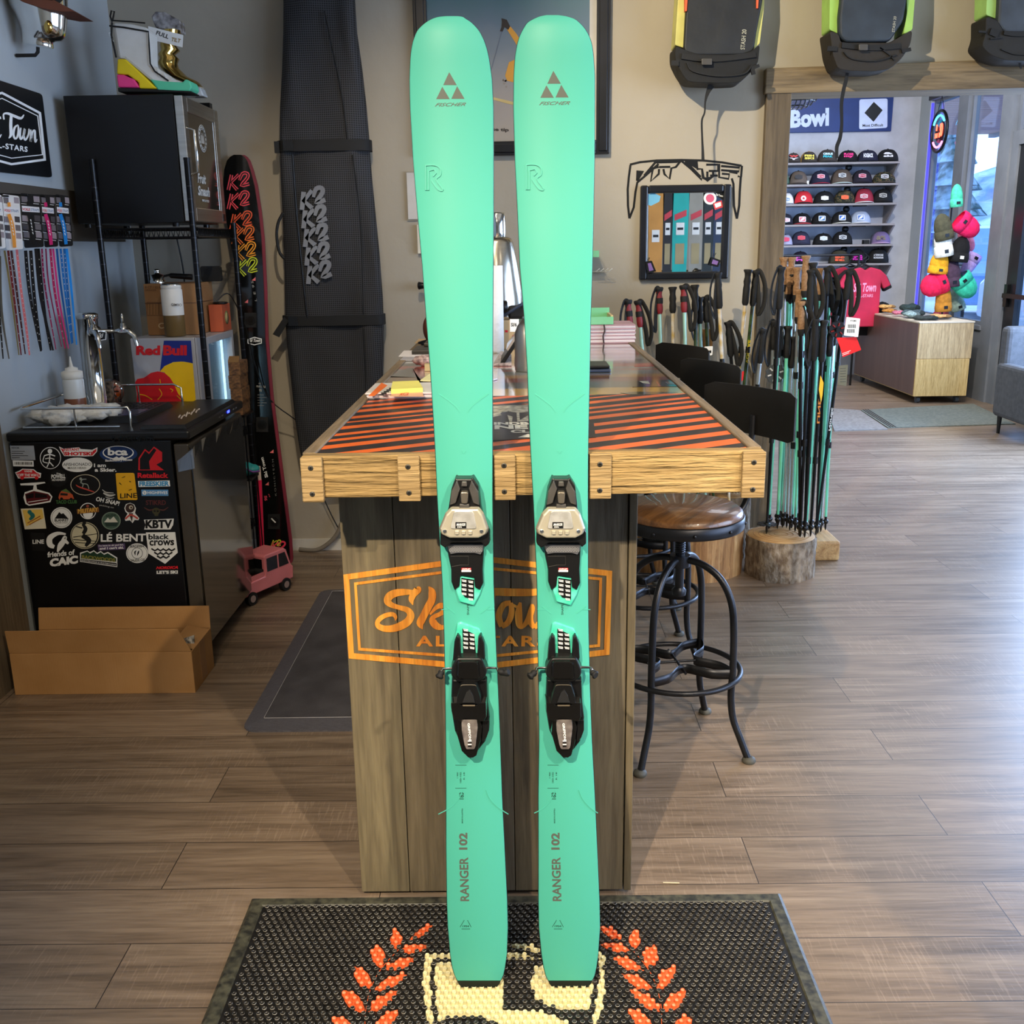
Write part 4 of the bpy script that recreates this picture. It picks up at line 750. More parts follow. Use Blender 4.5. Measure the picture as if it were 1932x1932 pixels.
stk('white shield sticker with chevrons', [('p', W_, [(886, 852), (1064, 850), (1080, 975), (1003, 1043), (902, 980)]), ('t', K_, 'black', [(902, 895), (1028, 893), (902, 862)], .03), ('t', K_, 'crows', [(908, 933), (1058, 930), (908, 900)], .03)] + [('s', K_, [(926 + i * 34 + j * 17 - 6, 950 + j * 22, 9), (941 + i * 34 + j * 17, 963 + j * 22, 9), (956 + i * 34 + j * 17 + 6, 950 + j * 22, 9)], 1) for j in range(3) for i in range(4 - j)])
stk('red and white slogan sticker', [('t', R_, 'NORDICA', [(948, 1076), (1082, 1073), (948, 1058)], .06, .3), ('p', (60, 60, 62), [(948, 1082), (1082, 1079), (1083, 1106), (949, 1108)]), ('t', W_, "LET'S SKI", [(952, 1104), (1080, 1102), (952, 1084)], .05)])
stk('red and white car shaped sticker', [('p', W_, [(92, 487), (115, 478), (135, 465), (205, 468), (225, 485), (250, 492), (246, 520), (110, 524)]), ('p', R_, [(98, 491), (120, 483), (138, 470), (202, 473), (222, 490), (244, 496), (240, 515), (116, 518)]), ('t', W_, '"OFF THE WALL"', [(106, 512), (242, 512), (106, 494)], .03), ('t', W_, 'VANS', [(146, 487), (196, 487), (146, 474)], .03), ('c', R_, (135, 520, 11)), ('c', R_, (222, 520, 11))])
stk('black round sticker with white print', [('c', (22, 22, 22), (355, 522, 54)), ('t', W_, 'POWELL', [(312, 525), (398, 522), (312, 500)], .04), ('t', W_, 'MOVEMENT', [(316, 540), (398, 538), (316, 527)], .02), ('t', W_, 'The', [(342, 500), (368, 498), (342, 490)], .02)])
stk('dark red cable car sticker', [('p', W_, [(122, 555), (270, 545), (276, 552), (220, 563), (225, 590), (300, 612), (318, 635), (306, 668), (175, 690), (155, 678), (142, 640), (150, 608), (200, 592), (205, 566), (126, 566)]), ('p', (84, 18, 24), [(152, 618), (205, 600), (292, 618), (310, 636), (300, 660), (178, 682), (162, 672)]), ('p', (20, 12, 14), [(158, 624), (205, 610), (205, 640), (162, 648)]), ('p', (20, 12, 14), [(212, 610), (285, 624), (286, 640), (212, 642)]), ('s', W_, [(170, 668, 4), (290, 650, 4)], 1)])
stk('orange van sticker with green lettering', [('p', (190, 84, 48), [(355, 640), (360, 620), (372, 600), (425, 612), (440, 622), (450, 648), (360, 652)]), ('p', (90, 110, 60), [(370, 600), (400, 586), (430, 612), (425, 614)]), ('c', K_, (374, 648, 9)), ('c', K_, (432, 650, 9)), ('p', (34, 30, 26), [(368, 612), (412, 616), (410, 628), (366, 626)]), ('t', (66, 110, 60), 'TACO CLUB', [(340, 678), (468, 676), (340, 656)], .04)])
stk('oval skeleton skateboard sticker with cream rim', [('c', (196, 186, 160), (518, 563, 90, 64)), ('c', (16, 14, 14), (518, 563, 86, 60)), ('s', (190, 70, 56), [(462, 562, 4), (480, 575, 8), (540, 595, 8), (572, 606, 5)]), ('s', (150, 158, 150), [(500, 578, 5), (505, 558, 6), (488, 548, 5)]), ('s', (150, 158, 150), [(492, 545, 8), (500, 530, 6), (525, 528, 4)]), ('c', (150, 158, 150), (490, 526, 8)), ('s', (150, 158, 150), [(498, 556, 5), (530, 560, 5), (540, 588, 5)])])
stk('yellow rectangular sticker with black letters', [('p', (226, 170, 26), [(702, 496), (708, 491), (808, 490), (816, 495), (835, 650), (828, 655), (722, 654), (715, 648)]), ('t', K_, 'LINE', [(730, 645), (832, 642), (730, 615)], .02), ('s', K_, [(740, 520, 3), (760, 512, 5)]), ('s', K_, [(725, 550, 6), (738, 562, 3)]), ('s', K_, [(785, 540, 3), (795, 545, 5)]), ('s', K_, [(782, 595, 3), (800, 590, 5)])])
stk('white line art sticker with hat and lettering', [('t', W_, 'OH SNAP!', [(580, 660), (722, 690), (588, 634)], .03), ('s', (190, 190, 185), [(628, 612, 8), (665, 628, 14), (700, 622, 5)]), ('s', (190, 190, 185), [(622, 592, 4), (645, 608, 6), (690, 612, 4)]), ('s', (190, 190, 185), [(640, 635, 3), (668, 645, 6), (694, 640, 3)]), ('t', (170, 170, 165), 'pickling co', [(604, 692), (690, 708), (606, 680)], .01)])
stk('square cream sticker of a teal skier', [('p', (222, 214, 188), [(126, 708), (262, 703), (281, 828), (150, 833)]), ('p', (226, 190, 90), [(136, 716), (256, 711), (266, 765), (160, 815)]), ('s', (40, 110, 110), [(185, 735, 22), (200, 752, 26), (180, 775, 14)]), ('c', (40, 110, 110), (180, 728, 13)), ('s', (150, 70, 40), [(168, 795, 5), (245, 752, 5)], 1), ('s', (150, 70, 40), [(178, 806, 4), (250, 765, 4)], 1)])
stk('white round sticker with a black mountain', [('c', W_, (373, 762, 66, 64)), ('c', K_, (373, 762, 59, 57)), ('c', W_, (373, 762, 57, 55)), ('p', K_, [(332, 768), (360, 728), (372, 740), (385, 735), (415, 768)]), ('t', K_, 'BLANKET', [(332, 786), (418, 784), (332, 770)], .03), ('t', K_, 'GLACIER CHALET', [(336, 797), (412, 796), (336, 789)], .0)])
stk('round badge sticker with a gold banner', [('c', W_, (534, 722, 50)), ('c', (20, 18, 18), (534, 722, 45)), ('c', W_, (534, 738, 30)), ('p', (130, 84, 40), [(466, 712), (600, 700), (602, 728), (470, 740)]), ('t', (220, 170, 70), 'MILITARY', [(474, 736), (596, 724), (474, 710)], .03), ('c', (150, 70, 50), (532, 692, 9))])
stk('cream round sticker with a black rider drawing', [('c', (196, 188, 156), (515, 870, 87, 82)), ('c', (24, 24, 22), (515, 870, 83, 78)), ('c', (206, 198, 166), (513, 870, 77, 74)), ('s', (24, 24, 22), [(500, 800, 12), (520, 830, 24), (505, 860, 20)]), ('s', (24, 24, 22), [(462, 815, 6), (500, 825, 8)]), ('s', (24, 24, 22), [(500, 870, 26), (540, 900, 30), (520, 935, 16)]), ('s', (24, 24, 22), [(445, 880, 4), (590, 860, 3)], 1), ('s', (24, 24, 22), [(445, 895, 4), (590, 905, 3)], 1), ('s', (24, 24, 22), [(455, 912, 4), (585, 920, 3)], 1), ('c', (24, 24, 22), (512, 795, 11))])
stk('green round sticker of mountains', [('c', (120, 136, 120), (675, 781, 58, 54)), ('c', (70, 92, 78), (675, 781, 52, 49)), ('p', (206, 204, 190), [(632, 790), (655, 762), (668, 775), (690, 755), (718, 792)]), ('p', (36, 54, 46), [(634, 792), (720, 790), (708, 815), (645, 815)]), ('t', (30, 44, 38), 'SALIDA', [(645, 758), (705, 752), (645, 744)], .02)])
stk('ice cream cone shaped sticker', [('p', W_, [(755, 705), (765, 680), (790, 672), (815, 682), (826, 706), (820, 735), (846, 765), (840, 778), (818, 776), (805, 795), (790, 778), (762, 782), (758, 768), (775, 738), (762, 725)]), ('c', (60, 40, 34), (790, 704, 28)), ('p', (60, 40, 34), [(782, 735), (808, 735), (802, 790)]), ('s', (196, 76, 64), [(762, 770, 10), (795, 745, 10), (838, 768, 10)]), ('c', (206, 196, 170), (795, 700, 12)), ('c', (60, 40, 34), (797, 701, 6))])
stk('white lettering sticker spelling le bent', [('t', W_, 'LÉ BENT', [(612, 909), (886, 906), (612, 850)], .03)])
stk('small black sticker with white letters', [('p', (22, 22, 24), [(186, 852), (270, 855), (278, 965), (198, 965)]), ('t', W_, 'LINE', [(198, 921), (268, 920), (198, 896)], .03)])
stk('white round mark and club lettering', [('s', W_, [(400, 862, 10), (350, 858, 22), (304, 885, 34), (304, 925, 34), (330, 940, 20)]), ('s', W_, [(350, 970, 10), (368, 930, 34), (392, 905, 26), (416, 920, 12)]), ('s', W_, [(372, 905, 6), (395, 880, 20), (400, 900, 8)]), ('t', W_, 'friends of', [(288, 1004), (454, 988), (288, 970)], .03), ('t', W_, 'CAIC', [(302, 1062), (474, 1040), (302, 1012)], .07)])
stk('purple bumper sticker with two lines', [('p', (84, 66, 104), [(592, 926), (758, 918), (762, 955), (598, 963)]), ('t', W_, "I'm here to ski and fish,", [(600, 940), (752, 932), (600, 928)], .02), ('t', W_, "and I can't ski.", [(605, 957), (752, 950), (605, 942)], .04)])
stk('green and orange trapezoid mountain sticker', [('p', W_, [(486, 975), (530, 962), (545, 972), (570, 960), (590, 976), (612, 964), (630, 980), (655, 970), (712, 1005), (712, 1063), (486, 1030)]), ('p', (30, 60, 40), [(492, 982), (530, 968), (548, 980), (570, 967), (590, 984), (612, 972), (632, 988), (654, 978), (706, 1010), (706, 1030), (492, 1010)]), ('t', (150, 140, 60), 'BACKWOODS', [(498, 1010), (700, 1032), (498, 988)], .03), ('p', K_, [(490, 1013), (708, 1038), (708, 1057), (490, 1026)]), ('t', W_, 'SNOWBOARDS & SKATEBOARDS', [(494, 1024), (704, 1052), (494, 1016)], .02)])
stk('white round sticker with claw mark', [('c', W_, (833, 978, 67, 60)), ('c', (30, 30, 30), (833, 978, 61, 54)), ('c', W_, (833, 978, 59, 52)), ('c', (30, 30, 30), (833, 978, 34)), ('c', W_, (833, 978, 31)), ('s', K_, [(822, 990, 3), (820, 972, 9), (828, 962, 3)]), ('s', K_, [(834, 992, 3), (840, 975, 9), (844, 962, 3)]), ('t', (30, 30, 30), 'BADFISH', [(792, 944), (874, 942), (792, 930)], .02), ('t', (30, 30, 30), 'SALIDA CO', [(795, 1028), (878, 1024), (795, 1014)], .02)])
# things on the kegerator
p = PY(3.95).at(137, 766); bx, by = max(p.x, -1.745), 3.95
t = thing('squeeze_bottle', 'clear squeeze bottle with white nozzle half full of amber syrup', 'bottle', (bx, by, KT))
BT = mat('frosted_bottle', (205, 206, 200), .3, tr=.0)
MB().lathe([(.038, KT + .001), (.04, KT + .01), (.04, KT + .13), (.036, KT + .142)], BT, (bx, by, 0), 24).build('body', t)
MB().lathe([(.0406, KT + .004), (.041, KT + .012), (.041, KT + .062), (.0405, KT + .064)], mat('amber_syrup', (120, 72, 48), .25), (bx, by, 0), 24).build('syrup', t)
MB().lathe([(.037, KT + .138), (.04, KT + .142), (.04, KT + .166), (.03, KT + .17), (.024, KT + .172), (.024, KT + .18), (.008, KT + .186), (.002, KT + .225)], mat('cream_cap', (216, 210, 196), .45), (bx, by, 0), 24).build('nozzle_cap', t)
CF = mat('crumpled_white', (214, 210, 198), .35, c2=(232, 230, 222), sc=30, coat=.3, bump=.6, bsc=30)
mb = MB(); rn = random.Random(5)
for i, (x, y, s_) in enumerate(((-1.72, 3.70, .075), (-1.66, 3.72, .06), (-1.60, 3.74, .06), (-1.69, 3.66, .05), (-1.56, 3.78, .05))):
    mb.ball((x, y, KT + .036), (s_ * 1.2, s_ * .8, .03 + .004 * (i % 2)), CF, 18, 10, lambda p: p * (1 + .22 * math.sin(p.x * 9 + i) * math.cos(p.y * 8 + p.z * 7 + i)))
tag(mb.build('plastic_bag', o=(-1.65, 3.7, KT)), 'crumpled clear and white plastic bag heaped on the black beer fridge', 'bag')
tag(MB().box((-1.74, 4.16, KT + .001), (-1.68, 4.21, KT + .1), mat('can_label', (140, 120, 100), .4, c2=(40, 36, 34), sc=60)).build('small_box', o=(-1.71, 4.18, KT)), 'small dark box behind the squeeze bottle beside the tap tower', 'box')
oc = PY(4.19).at(211, 740)
t = thing('round_gadget', 'small round orange and clear gadget behind the tap tower', 'gadget', (oc.x, 4.19, KT + .001))
MB().lathe([(.012, -.012), (.045, -.012), (.052, 0), (.045, .012), (.012, .012)], glass('clear_gadget', (235, 225, 220), .05, .25), (oc.x, 4.19, KT + .056), 24, Matrix.Rotation(PI / 2, 3, 'X')).build('clear_rim', t)
mb = MB().lathe([(.036, -.008), (.036, .008)], mat('orange_plastic', (214, 100, 24), .4), (oc.x, 4.19, KT + .056), 10, Matrix.Rotation(PI / 2, 3, 'X'), False)
for k in range(8): a = k * PI / 4; mb.tube([(oc.x + .012 * math.cos(a), 4.18, KT + .056 + .012 * math.sin(a)), (oc.x + .033 * math.cos(a), 4.18, KT + .056 + .033 * math.sin(a))], .003, BLK, 6)
mb.build('orange_wheel', t)
# ================================================================ open cardboard box
t = thing('cardboard_box', 'long open cardboard box on the floor before the stickered fridge', 'box', (-1.46, 3.38, 0))
x0, x1, y0, y1, zc = -1.785, -1.15, 3.27, 3.5, .155
mb = MB().box((x0, y0, 0), (x1, y0 + .004, zc), CARD).box((x0, y1 - .004, 0), (x1, y1, zc), CARD).box((x0, y0 + .004, 0), (x0 + .004, y1 - .004, zc), CARD).box((x1 - .004, y0 + .004, 0), (x1, y1 - .004, zc), CARD).box((x0 + .004, y0 + .004, 0), (x1 - .004, y1 - .004, .004), CARD); mb.build('carton', t, bev=.0015)
MB().hexa([(x0, y0 + .001, zc + .001), (x1, y0 + .001, zc + .001), (x1, y0 + .004, zc + .001), (x0, y0 + .004, zc + .001), (x0 + .002, y0 - .012, zc + .088), (x1 - .035, y0 - .012, zc + .088), (x1 - .035, y0 - .008, zc + .088), (x0 + .002, y0 - .008, zc + .088)], CARD).build('front_flap', t, bev=.001)
MB().hexa([(x0, y1 - .004, zc + .001), (x1, y1 - .004, zc + .001), (x1, y1 - .001, zc + .001), (x0, y1 - .001, zc + .001), (x0 - .0, y1 + .014, zc + .08), (x1 - .004, y1 + .014, zc + .08), (x1 - .004, y1 + .018, zc + .08), (x0 - .0, y1 + .018, zc + .08)], CARD).build('rear_flap', t, bev=.001)
MB().hexa([(x1 - .006, y0 + .03, zc - .002), (x1 - .003, y0 + .03, zc - .002), (x1 - .003, y1 - .01, zc - .002), (x1 - .006, y1 - .01, zc - .002), (x1 - .085, y0 + .03, zc + .012), (x1 - .08, y0 + .03, zc + .014), (x1 - .08, y1 - .01, zc + .014), (x1 - .085, y1 - .01, zc + .012)], CARD).build('side_flap', t, bev=.001)
mb = MB().box((x1 - .0001, (y0 + y1) / 2 - .03, .01), (x1 + .0006, (y0 + y1) / 2 + .03, zc), mat('kraft_tape', (150, 106, 62), .3)); mb.build('tape', t)
tag(MB().hexa([(x1 - .07, y0 + .03, .02), (x1 - .02, y0 + .05, .02), (x1 - .02, y0 + .06, .02), (x1 - .07, y0 + .04, .02), (x1 - .06, y0 + .06, zc + .02), (x1 - .012, y0 + .08, zc + .03), (x1 - .012, y0 + .083, zc + .03), (x1 - .06, y0 + .063, zc + .02)], mat('printed_paper', (214, 212, 204), .6, c2=(90, 88, 84), sc=90)).build('crumpled_leaflet', o=(x1 - .05, y0 + .05, .01)), 'printed white leaflet sticking out of the long cardboard box', 'paper')
# ================================================================ wire rack
t = thing('wire_rack', 'black wire shelving rack in the corner carrying two small fridges', 'shelf', (-1.49, 4.5, 0))
PX4 = [(-1.70, 4.265), (-1.318, 4.265), (-1.70, 4.755), (-1.285, 4.755)]
RKM = mat('black_rack_metal', (16, 16, 18), .28, .5)
for i, (x, y) in enumerate(PX4):
    mb = MB().cyl((x, y, 0), (x, y, 1.86 if i < 2 else 1.62), .0125, RKM, 12).lathe([(.0135, 0), (.0135, .01)], RKM, (x, y, 1.85 if i < 2 else 1.61), 12)
    for k in range(34): z = .1 + k * .05; (mb.lathe([(.0129, z), (.0133, z + .0015), (.0129, z + .003)], mat('rack_groove', (70, 70, 74), .3, .8), (x, y, 0), 12, cap=False) if z < (1.85 if i < 2 else 1.6) else None)
    mb.build('post', t)
for z in (.20, .655, 1.555):
    mb = MB(); x0, x1, y0, y1 = -1.70, -1.30, 4.265, 4.755
    for dz in (0, .035):
        for a, b in (((x0, y0), (x1, y0)), ((x1, y0), (x1, y1)), ((x1, y1), (x0, y1)), ((x0, y1), (x0, y0))): mb.cyl((a[0], a[1], z + dz), (b[0], b[1], z + dz), .003, RKM, 6)
    for k in range(20): x = x0 + (x1 - x0) * k / 20; q = (x1 - x0) / 40; mb.tube([(x, y0, z), (x + q, y0, z + .035), (x + 2 * q, y0, z)], .002, RKM, 5)
    for k in range(24): y = y0 + (y1 - y0) * k / 24; q = (y1 - y0) / 48; mb.tube([(x1, y, z), (x1, y + q, z + .035), (x1, y + 2 * q, z)], .002, RKM, 5); mb.tube([(x0, y, z), (x0, y + q, z + .035), (x0, y + 2 * q, z)], .002, RKM, 5)
    for k in range(14): y = y0 + .03 + k * .033; mb.cyl((x0, y, z + .036), (x1, y, z + .036), .002, RKM, 5)
    mb.build('wire_shelf', t)
SH = 1.597
# upper black fridge with steel door
t = thing('bar_fridge', 'black bar fridge with steel framed glass door high on the rack', 'fridge', (-1.55, 4.5, SH))
MB().box((-1.79, 4.28, SH + .015), (-1.355, 4.76, 2.10), mat('cabinet_black', (10, 10, 12), .32)).build('cabinet', t, bev=.003)
mb = MB()
for x in (-1.76, -1.40):
    for y in (4.31, 4.73): mb.cyl((x, y, SH), (x, y, SH + .016), .014, BLK, 10)
mb.build('feet', t)
x0, x1, y0, y1, z0, z1 = -1.352, -1.318, 4.28, 4.765, SH + .02, 2.095; fw = .055
mb = MB().box((x0, y0, z0), (x1, y0 + fw, z1), STL).box((x0, y1 - fw, z0), (x1, y1, z1), STL).box((x0, y0 + fw, z0), (x1, y1 - fw, z0 + fw), STL).box((x0, y0 + fw, z1 - fw), (x1, y1 - fw, z1), STL); dr = mb.build('door', t, bev=.003)
MB().box((x0 + .01, y0 + fw, z0 + fw), (x1 - .006, y1 - fw, z1 - fw), mat('dark_door_glass', (34, 30, 26), .08, c2=(48, 42, 36), sc=2, coat=.6)).build('pane', dr)
MB().tube([(x1, y0 + .025, z0 + .18), (x1 + .03, y0 + .025, z0 + .19), (x1 + .03, y0 + .025, z0 + .35), (x1, y0 + .025, z0 + .36)], .006, CHR, 10).build('door_handle', dr)
PD = PX(x1 - .0055, 1); mb = MB(); cy, cz = 4.525, z0 + .34
def dpt(y, z): return V((x1 - .0055, y, z))
LG = flat((190, 190, 185))
mb.lathe([(.052, 0), (.055, 0), (.055, .001), (.052, .001)], LG, (x1 - .0055, cy, cz), 32, RYm, cap=False).lathe([(.036, 0), (.038, 0), (.038, .001), (.036, .001)], LG, (x1 - .0055, cy, cz), 28, RYm, cap=False)
for k in range(16): a = 2 * PI * k / 16; mb.prism([dpt(cy + r * math.cos(a + d), cz + r * math.sin(a + d)) for r, d in ((.041, -.1), (.049, -.1), (.049, .1), (.041, .1))], (.001, 0, 0), LG)
for k in range(5): mb.prism([dpt(cy - .02 + k * .009, cz - .02), dpt(cy - .015 + k * .009, cz - .02), dpt(cy - .014 + k * .008, cz + .012 + .01 * (k % 2)), dpt(cy - .018 + k * .009, cz + .01)], (.001, 0, 0), LG)
mb.wtext('Fruit', dpt(4.40, z0 + .155), dpt(4.52, z0 + .155), dpt(4.40, z0 + .195), LG, (.001, 0, 0), .04, .3); mb.wtext('Smash', dpt(4.39, z0 + .105), dpt(4.56, z0 + .105), dpt(4.39, z0 + .145), LG, (.001, 0, 0), .04, .3); mb.wtext('IMPORTED', dpt(4.44, z0 + .082), dpt(4.54, z0 + .082), dpt(4.44, z0 + .092), LG, (.001, 0, 0), .03)
mb.build('door_lettering', dr)
MB().box((x1 - .002, y1 - .05, z0 + .01), (x1 + .003, y1 - .018, z0 + .04), BLK).build('lock_plate', dr)
tag(MB().box((-1.40, 4.73, 2.101), (-1.34, 4.77, 2.125), BLK).build('hinge_cover', o=(-1.37, 4.75, 2.1)), 'small black block at the back corner on top of the upper fridge', 'block')
# boots on the upper fridge
FT = 2.1015
t = thing('ski_boot_liner', 'tall white ski boot liner with yellow, pink and green foot', 'boot', (-1.58, 4.40, FT))
Pb = PY(4.33); BW = .1
def boot_pts(l): return [(x / 3.864, y / 3.864) for x, y in l]
LW = mat('liner_white', (212, 212, 206), .6, c2=(224, 224, 220), sc=10, bump=.3, bsc=12, bst=(.2, .2, 3)); 
def slab2(l, m, name, par, y0=0, y1=BW, bev=.006):
    mb = MB(); pts = [Pb.at(x, y) for x, y in boot_pts(l)]; mb.prism([p + V((0, y0, 0)) for p in pts], (0, y1 - y0, 0), m); return mb.build(name, par, bev=bev)
slab2([(815, 160), (950, 170), (1060, 195), (1090, 240), (1095, 470), (1180, 520), (1250, 570), (1340, 600), (1150, 630), (1080, 575), (905, 430), (860, 425), (830, 250)], LW, 'shell', t, bev=.012)
slab2([(855, 428), (915, 430), (1150, 648), (1015, 645), (1010, 600), (930, 545), (850, 540)], mat('liner_yellow', (222, 196, 24), .6), 'heel_panel', t, -.002, BW + .002)
slab2([(848, 542), (900, 545), (980, 580), (1020, 640), (862, 638)], mat('liner_pink', (222, 60, 130), .6), 'heel_patch', t, -.003, BW + .003)
slab2([(1090, 575), (1200, 590), (1330, 600), (1352, 575), (1385, 590), (1400, 640), (1380, 666), (1155, 660)], mat('liner_green', (84, 190, 150), .6), 'toe_panel', t, -.002, BW + .002)
slab2([(860, 640), (1150, 652), (1395, 665), (1398, 674), (862, 668)], BLKM, 'sole', t, -.001, BW + .001, .001)
mb = MB(); bp = lambda l, dy=-.004: [Pb.at(x, y) + V((0, dy, 0)) for x, y in boot_pts(l)]
mb.tube(bp([(820, 165), (815, 260), (850, 420)]), .004, BLKM, 6).tube(bp([(800, 190), (900, 200), (1085, 232), (1090, 330), (1098, 465), (1130, 520), (1230, 590)]), .0032, BLKM, 6).tube(bp([(815, 150), (960, 160), (1060, 170)]), .0028, BLKM, 6).tube(bp([(820, 160), (806, 120), (815, 80), (836, 85), (830, 120), (822, 155)]), .0035, BLKM, 6)
for k in range(4): mb.tube(bp([(1150 + k * 48, 500 + k * 30), (1165 + k * 48, 560 + k * 12)]), .0018, LW, 5)
mb.build('black_piping', t)
mb = MB().ptext('LINE', (205, 62), (212, 80), (208, 61), PY(4.324), WHT, .0006); mb.build('strap_lettering', t)
t = thing('gold_ski_boot', 'shiny gold ski boot wrapped in film behind the white liner', 'boot', (-1.5, 4.6, FT))
GOLD = mat('gold_chrome', (200, 170, 96), .1, 1); Pg = PY(4.58)
gp = lambda l: [Pg.at(x / 3.864, y / 3.864) for x, y in l]
mb = MB()
sec = [(1175, 300, 60), (1200, 340, 62), (1240, 375, 58), (1230, 410, 62), (1235, 450, 60), (1215, 480, 64), (1260, 520, 66)]
rings = []
for i, (x, y, w) in enumerate([(1255, 225, 58), (1250, 270, 60), (1225, 330, 52), (1243, 370, 62), (1215, 400, 54), (1236, 430, 64), (1222, 465, 66), (1240, 500, 60), (1300, 560, 62), (1390, 600, 56), (1430, 640, 50)]):
    c = Pg.at(x / 3.864, y / 3.864); r = w / 3.864 * 4.5 / 1912
    rings.append([c + V((r * math.cos(u), .045 * math.sin(u), .3 * r * math.sin(u * 1) * 0)) for u in [2 * PI * k / 18 for k in range(18)]])
mb.loft(rings, GOLD); mb.build('shell', t)
MB().prism(gp([(1330, 600), (1390, 575), (1460, 640), (1485, 700), (1300, 700), (1310, 640)]), (0, .07, 0), mat('toe_white', (200, 208, 214), .2, coat=.6)).build('toe_cap', t, bev=.006)
MB().prism(gp([(1100, 120), (1130, 80), (1200, 85), (1315, 150), (1325, 240), (1240, 235), (1130, 200)]), (0, .06, 0), mat('wrap_film', (176, 172, 172), .15, c2=(90, 84, 84), sc=40, coat=.8, bump=.6, bsc=30)).build('plastic_wrap', t, bev=.006)
c = [(x / 3.864, y / 3.864) for x, y in ((1080, 190), (1335, 255), (1330, 345), (1085, 285))]
PG2 = PY(4.505); mb = MB().ppoly(c, PG2, WHT, .002); q = [(x / 3.864, y / 3.864) for x, y in ((1135, 252), (1225, 285), (1145, 222))]; mb.ptext('FULL', q[0], q[1], q[2], PG2, flat((60, 60, 60)), .0005, base=.002, bold=.03); q = [(x / 3.864, y / 3.864) for x, y in ((1245, 300), (1312, 313), (1253, 272))]; mb.ptext('TILT', q[0], q[1], q[2], PG2, flat((150, 120, 60)), .0005, base=.002, bold=.03); mb.build('tag', t)
# lower fridge (blue, silver and yellow side)
t = thing('drinks_fridge', 'small lit drinks fridge with blue, silver, yellow and red side panel', 'fridge', (-1.5, 4.55, .692))
LZ = .6935; x0, x1, y0, y1, z1 = -1.645, -1.372, 4.32, 4.735, 1.145
SLV = mat('silver_panel', (176, 176, 180), .35, .2, c2=(186, 186, 190)); RBB = (26, 44, 130)
MB().box((x0, y0, LZ), (x1, y1, z1), SLV).build('cabinet', t, bev=.004)
Pr = PY(y0 - .0006); rb = lambda l: [(x / 3.864, 340 + y / 3.864) for x, y in l]
mb = MB().ppoly(rb([(1195, 1170), (1392, 1170), (1405, 1335), (1340, 1322), (1260, 1325), (1165, 1400)]), Pr, flat(RBB, .4), .0008); mb.build('blue_panel', t)
mb = MB().ppoly(rb([(1165, 1395), (1200, 1355), (1260, 1328), (1320, 1322), (1380, 1330), (1405, 1336), (1435, 1700), (1300, 1700), (1240, 1600), (1200, 1400)]), Pr, flat((236, 190, 20), .4), .0011); mb.build('yellow_sun', t)
mb = MB().ppoly(rb([(985, 1475), (1000, 1450), (1050, 1440), (1100, 1405), (1150, 1393), (1200, 1405), (1240, 1440), (1270, 1490), (1300, 1560), (1340, 1600), (1330, 1640), (1280, 1640), (1240, 1620), (1190, 1640), (1160, 1700), (990, 1700), (1000, 1560)]), Pr, flat(R_, .4), .0014)
for st in ([(1165, 1450, 5), (1170, 1480, 5)], [(1010, 1560, 5), (1060, 1570, 5), (1110, 1600, 5)], [(1240, 1520, 5), (1260, 1530, 6), (1250, 1545, 4)], [(1160, 1520, 5), (1180, 1560, 5), (1150, 1600, 5)], [(1290, 1570, 5), (1320, 1600, 6)]): mb.pstroke([(x / 3.864, 340 + y / 3.864, w / 3.864) for x, y, w in st], Pr, flat((236, 190, 20), .4), .0005, 4, base=.0016)
mb.build('red_animal_emblem', t)
mb = MB(); q = rb([(993, 1276), (1168, 1276), (993, 1205)]); mb.ptext('Red', q[0], q[1], q[2], Pr, flat(R_, .4), .0006, base=.0012, bold=.05); q = rb([(1190, 1278), (1362, 1278), (1190, 1203)]); mb.ptext('Bull', q[0], q[1], q[2], Pr, flat(R_, .4), .0006, base=.0012, bold=.05); mb.build('side_lettering', t)
mb = MB(); xa, xb = x1 + .001, x1 + .05; fw = .03
mb.box((xa, y0, LZ), (xb, y0 + fw, z1), SLV).box((xa, y1 - fw, LZ), (xb, y1, z1), SLV).box((xa, y0 + fw, LZ), (xb, y1 - fw, LZ + fw), SLV).box((xa, y0 + fw, z1 - fw), (xb, y1 - fw, z1), SLV); dr = mb.build('door', t, bev=.002)
MB().box((xa + .02, y0 + fw, LZ + fw), (xa + .024, y1 - fw, z1 - fw), GL).build('pane', dr)
mb = MB()
for y in (y0 + .06, y1 - .06): mb.box((xa + .004, y - .006, LZ + .04), (xa + .012, y + .006, z1 - .04), mat('fridge_lamp', (200, 235, 245), .5, em=3))
mb.build('light_strip', t)
mb = MB()
for j in range(2):
    for i in range(5): mb.lathe([(.001, 0), (.022, 0), (.026, .006), (.026, .1), (.02, .115), (.001, .115)], mat('can_blue', (70, 90, 150), .3, .6) if (i + j) % 2 else mat('can_silver', (170, 172, 180), .3, .6), (x1 - .03, y0 + .06 + i * .07, LZ + .03 + j * .2), 14)
mb.build('cans', t)
ZF = z1 + .0005
t = thing('shipping_box', 'brown printed cardboard carton standing on the small drinks fridge', 'box', (-1.5, 4.5, ZF))
p0 = PY(4.46).at(270, 536); p1 = PY(4.46).at(366, 533); cz = p0.z
MB().box((p0.x, 4.46, ZF + .001), (p1.x + .0, 4.72, cz), mat('printed_cardboard', (140, 100, 62), .8, c2=(150, 110, 70))).build('carton', t, bev=.002)
Pc = PY(4.4595); INK = flat((84, 54, 34)); mb = MB(); q = rb([(1058, 788), (1222, 790), (1058, 772)]); mb.ptext('8 CT / 32 FL OZ', q[0], q[1], q[2], Pc, INK, .0005); q = rb([(1058, 808), (1140, 809), (1058, 796)]); mb.ptext('GRINDER', q[0], q[1], q[2], Pc, INK, .0005, bold=0)
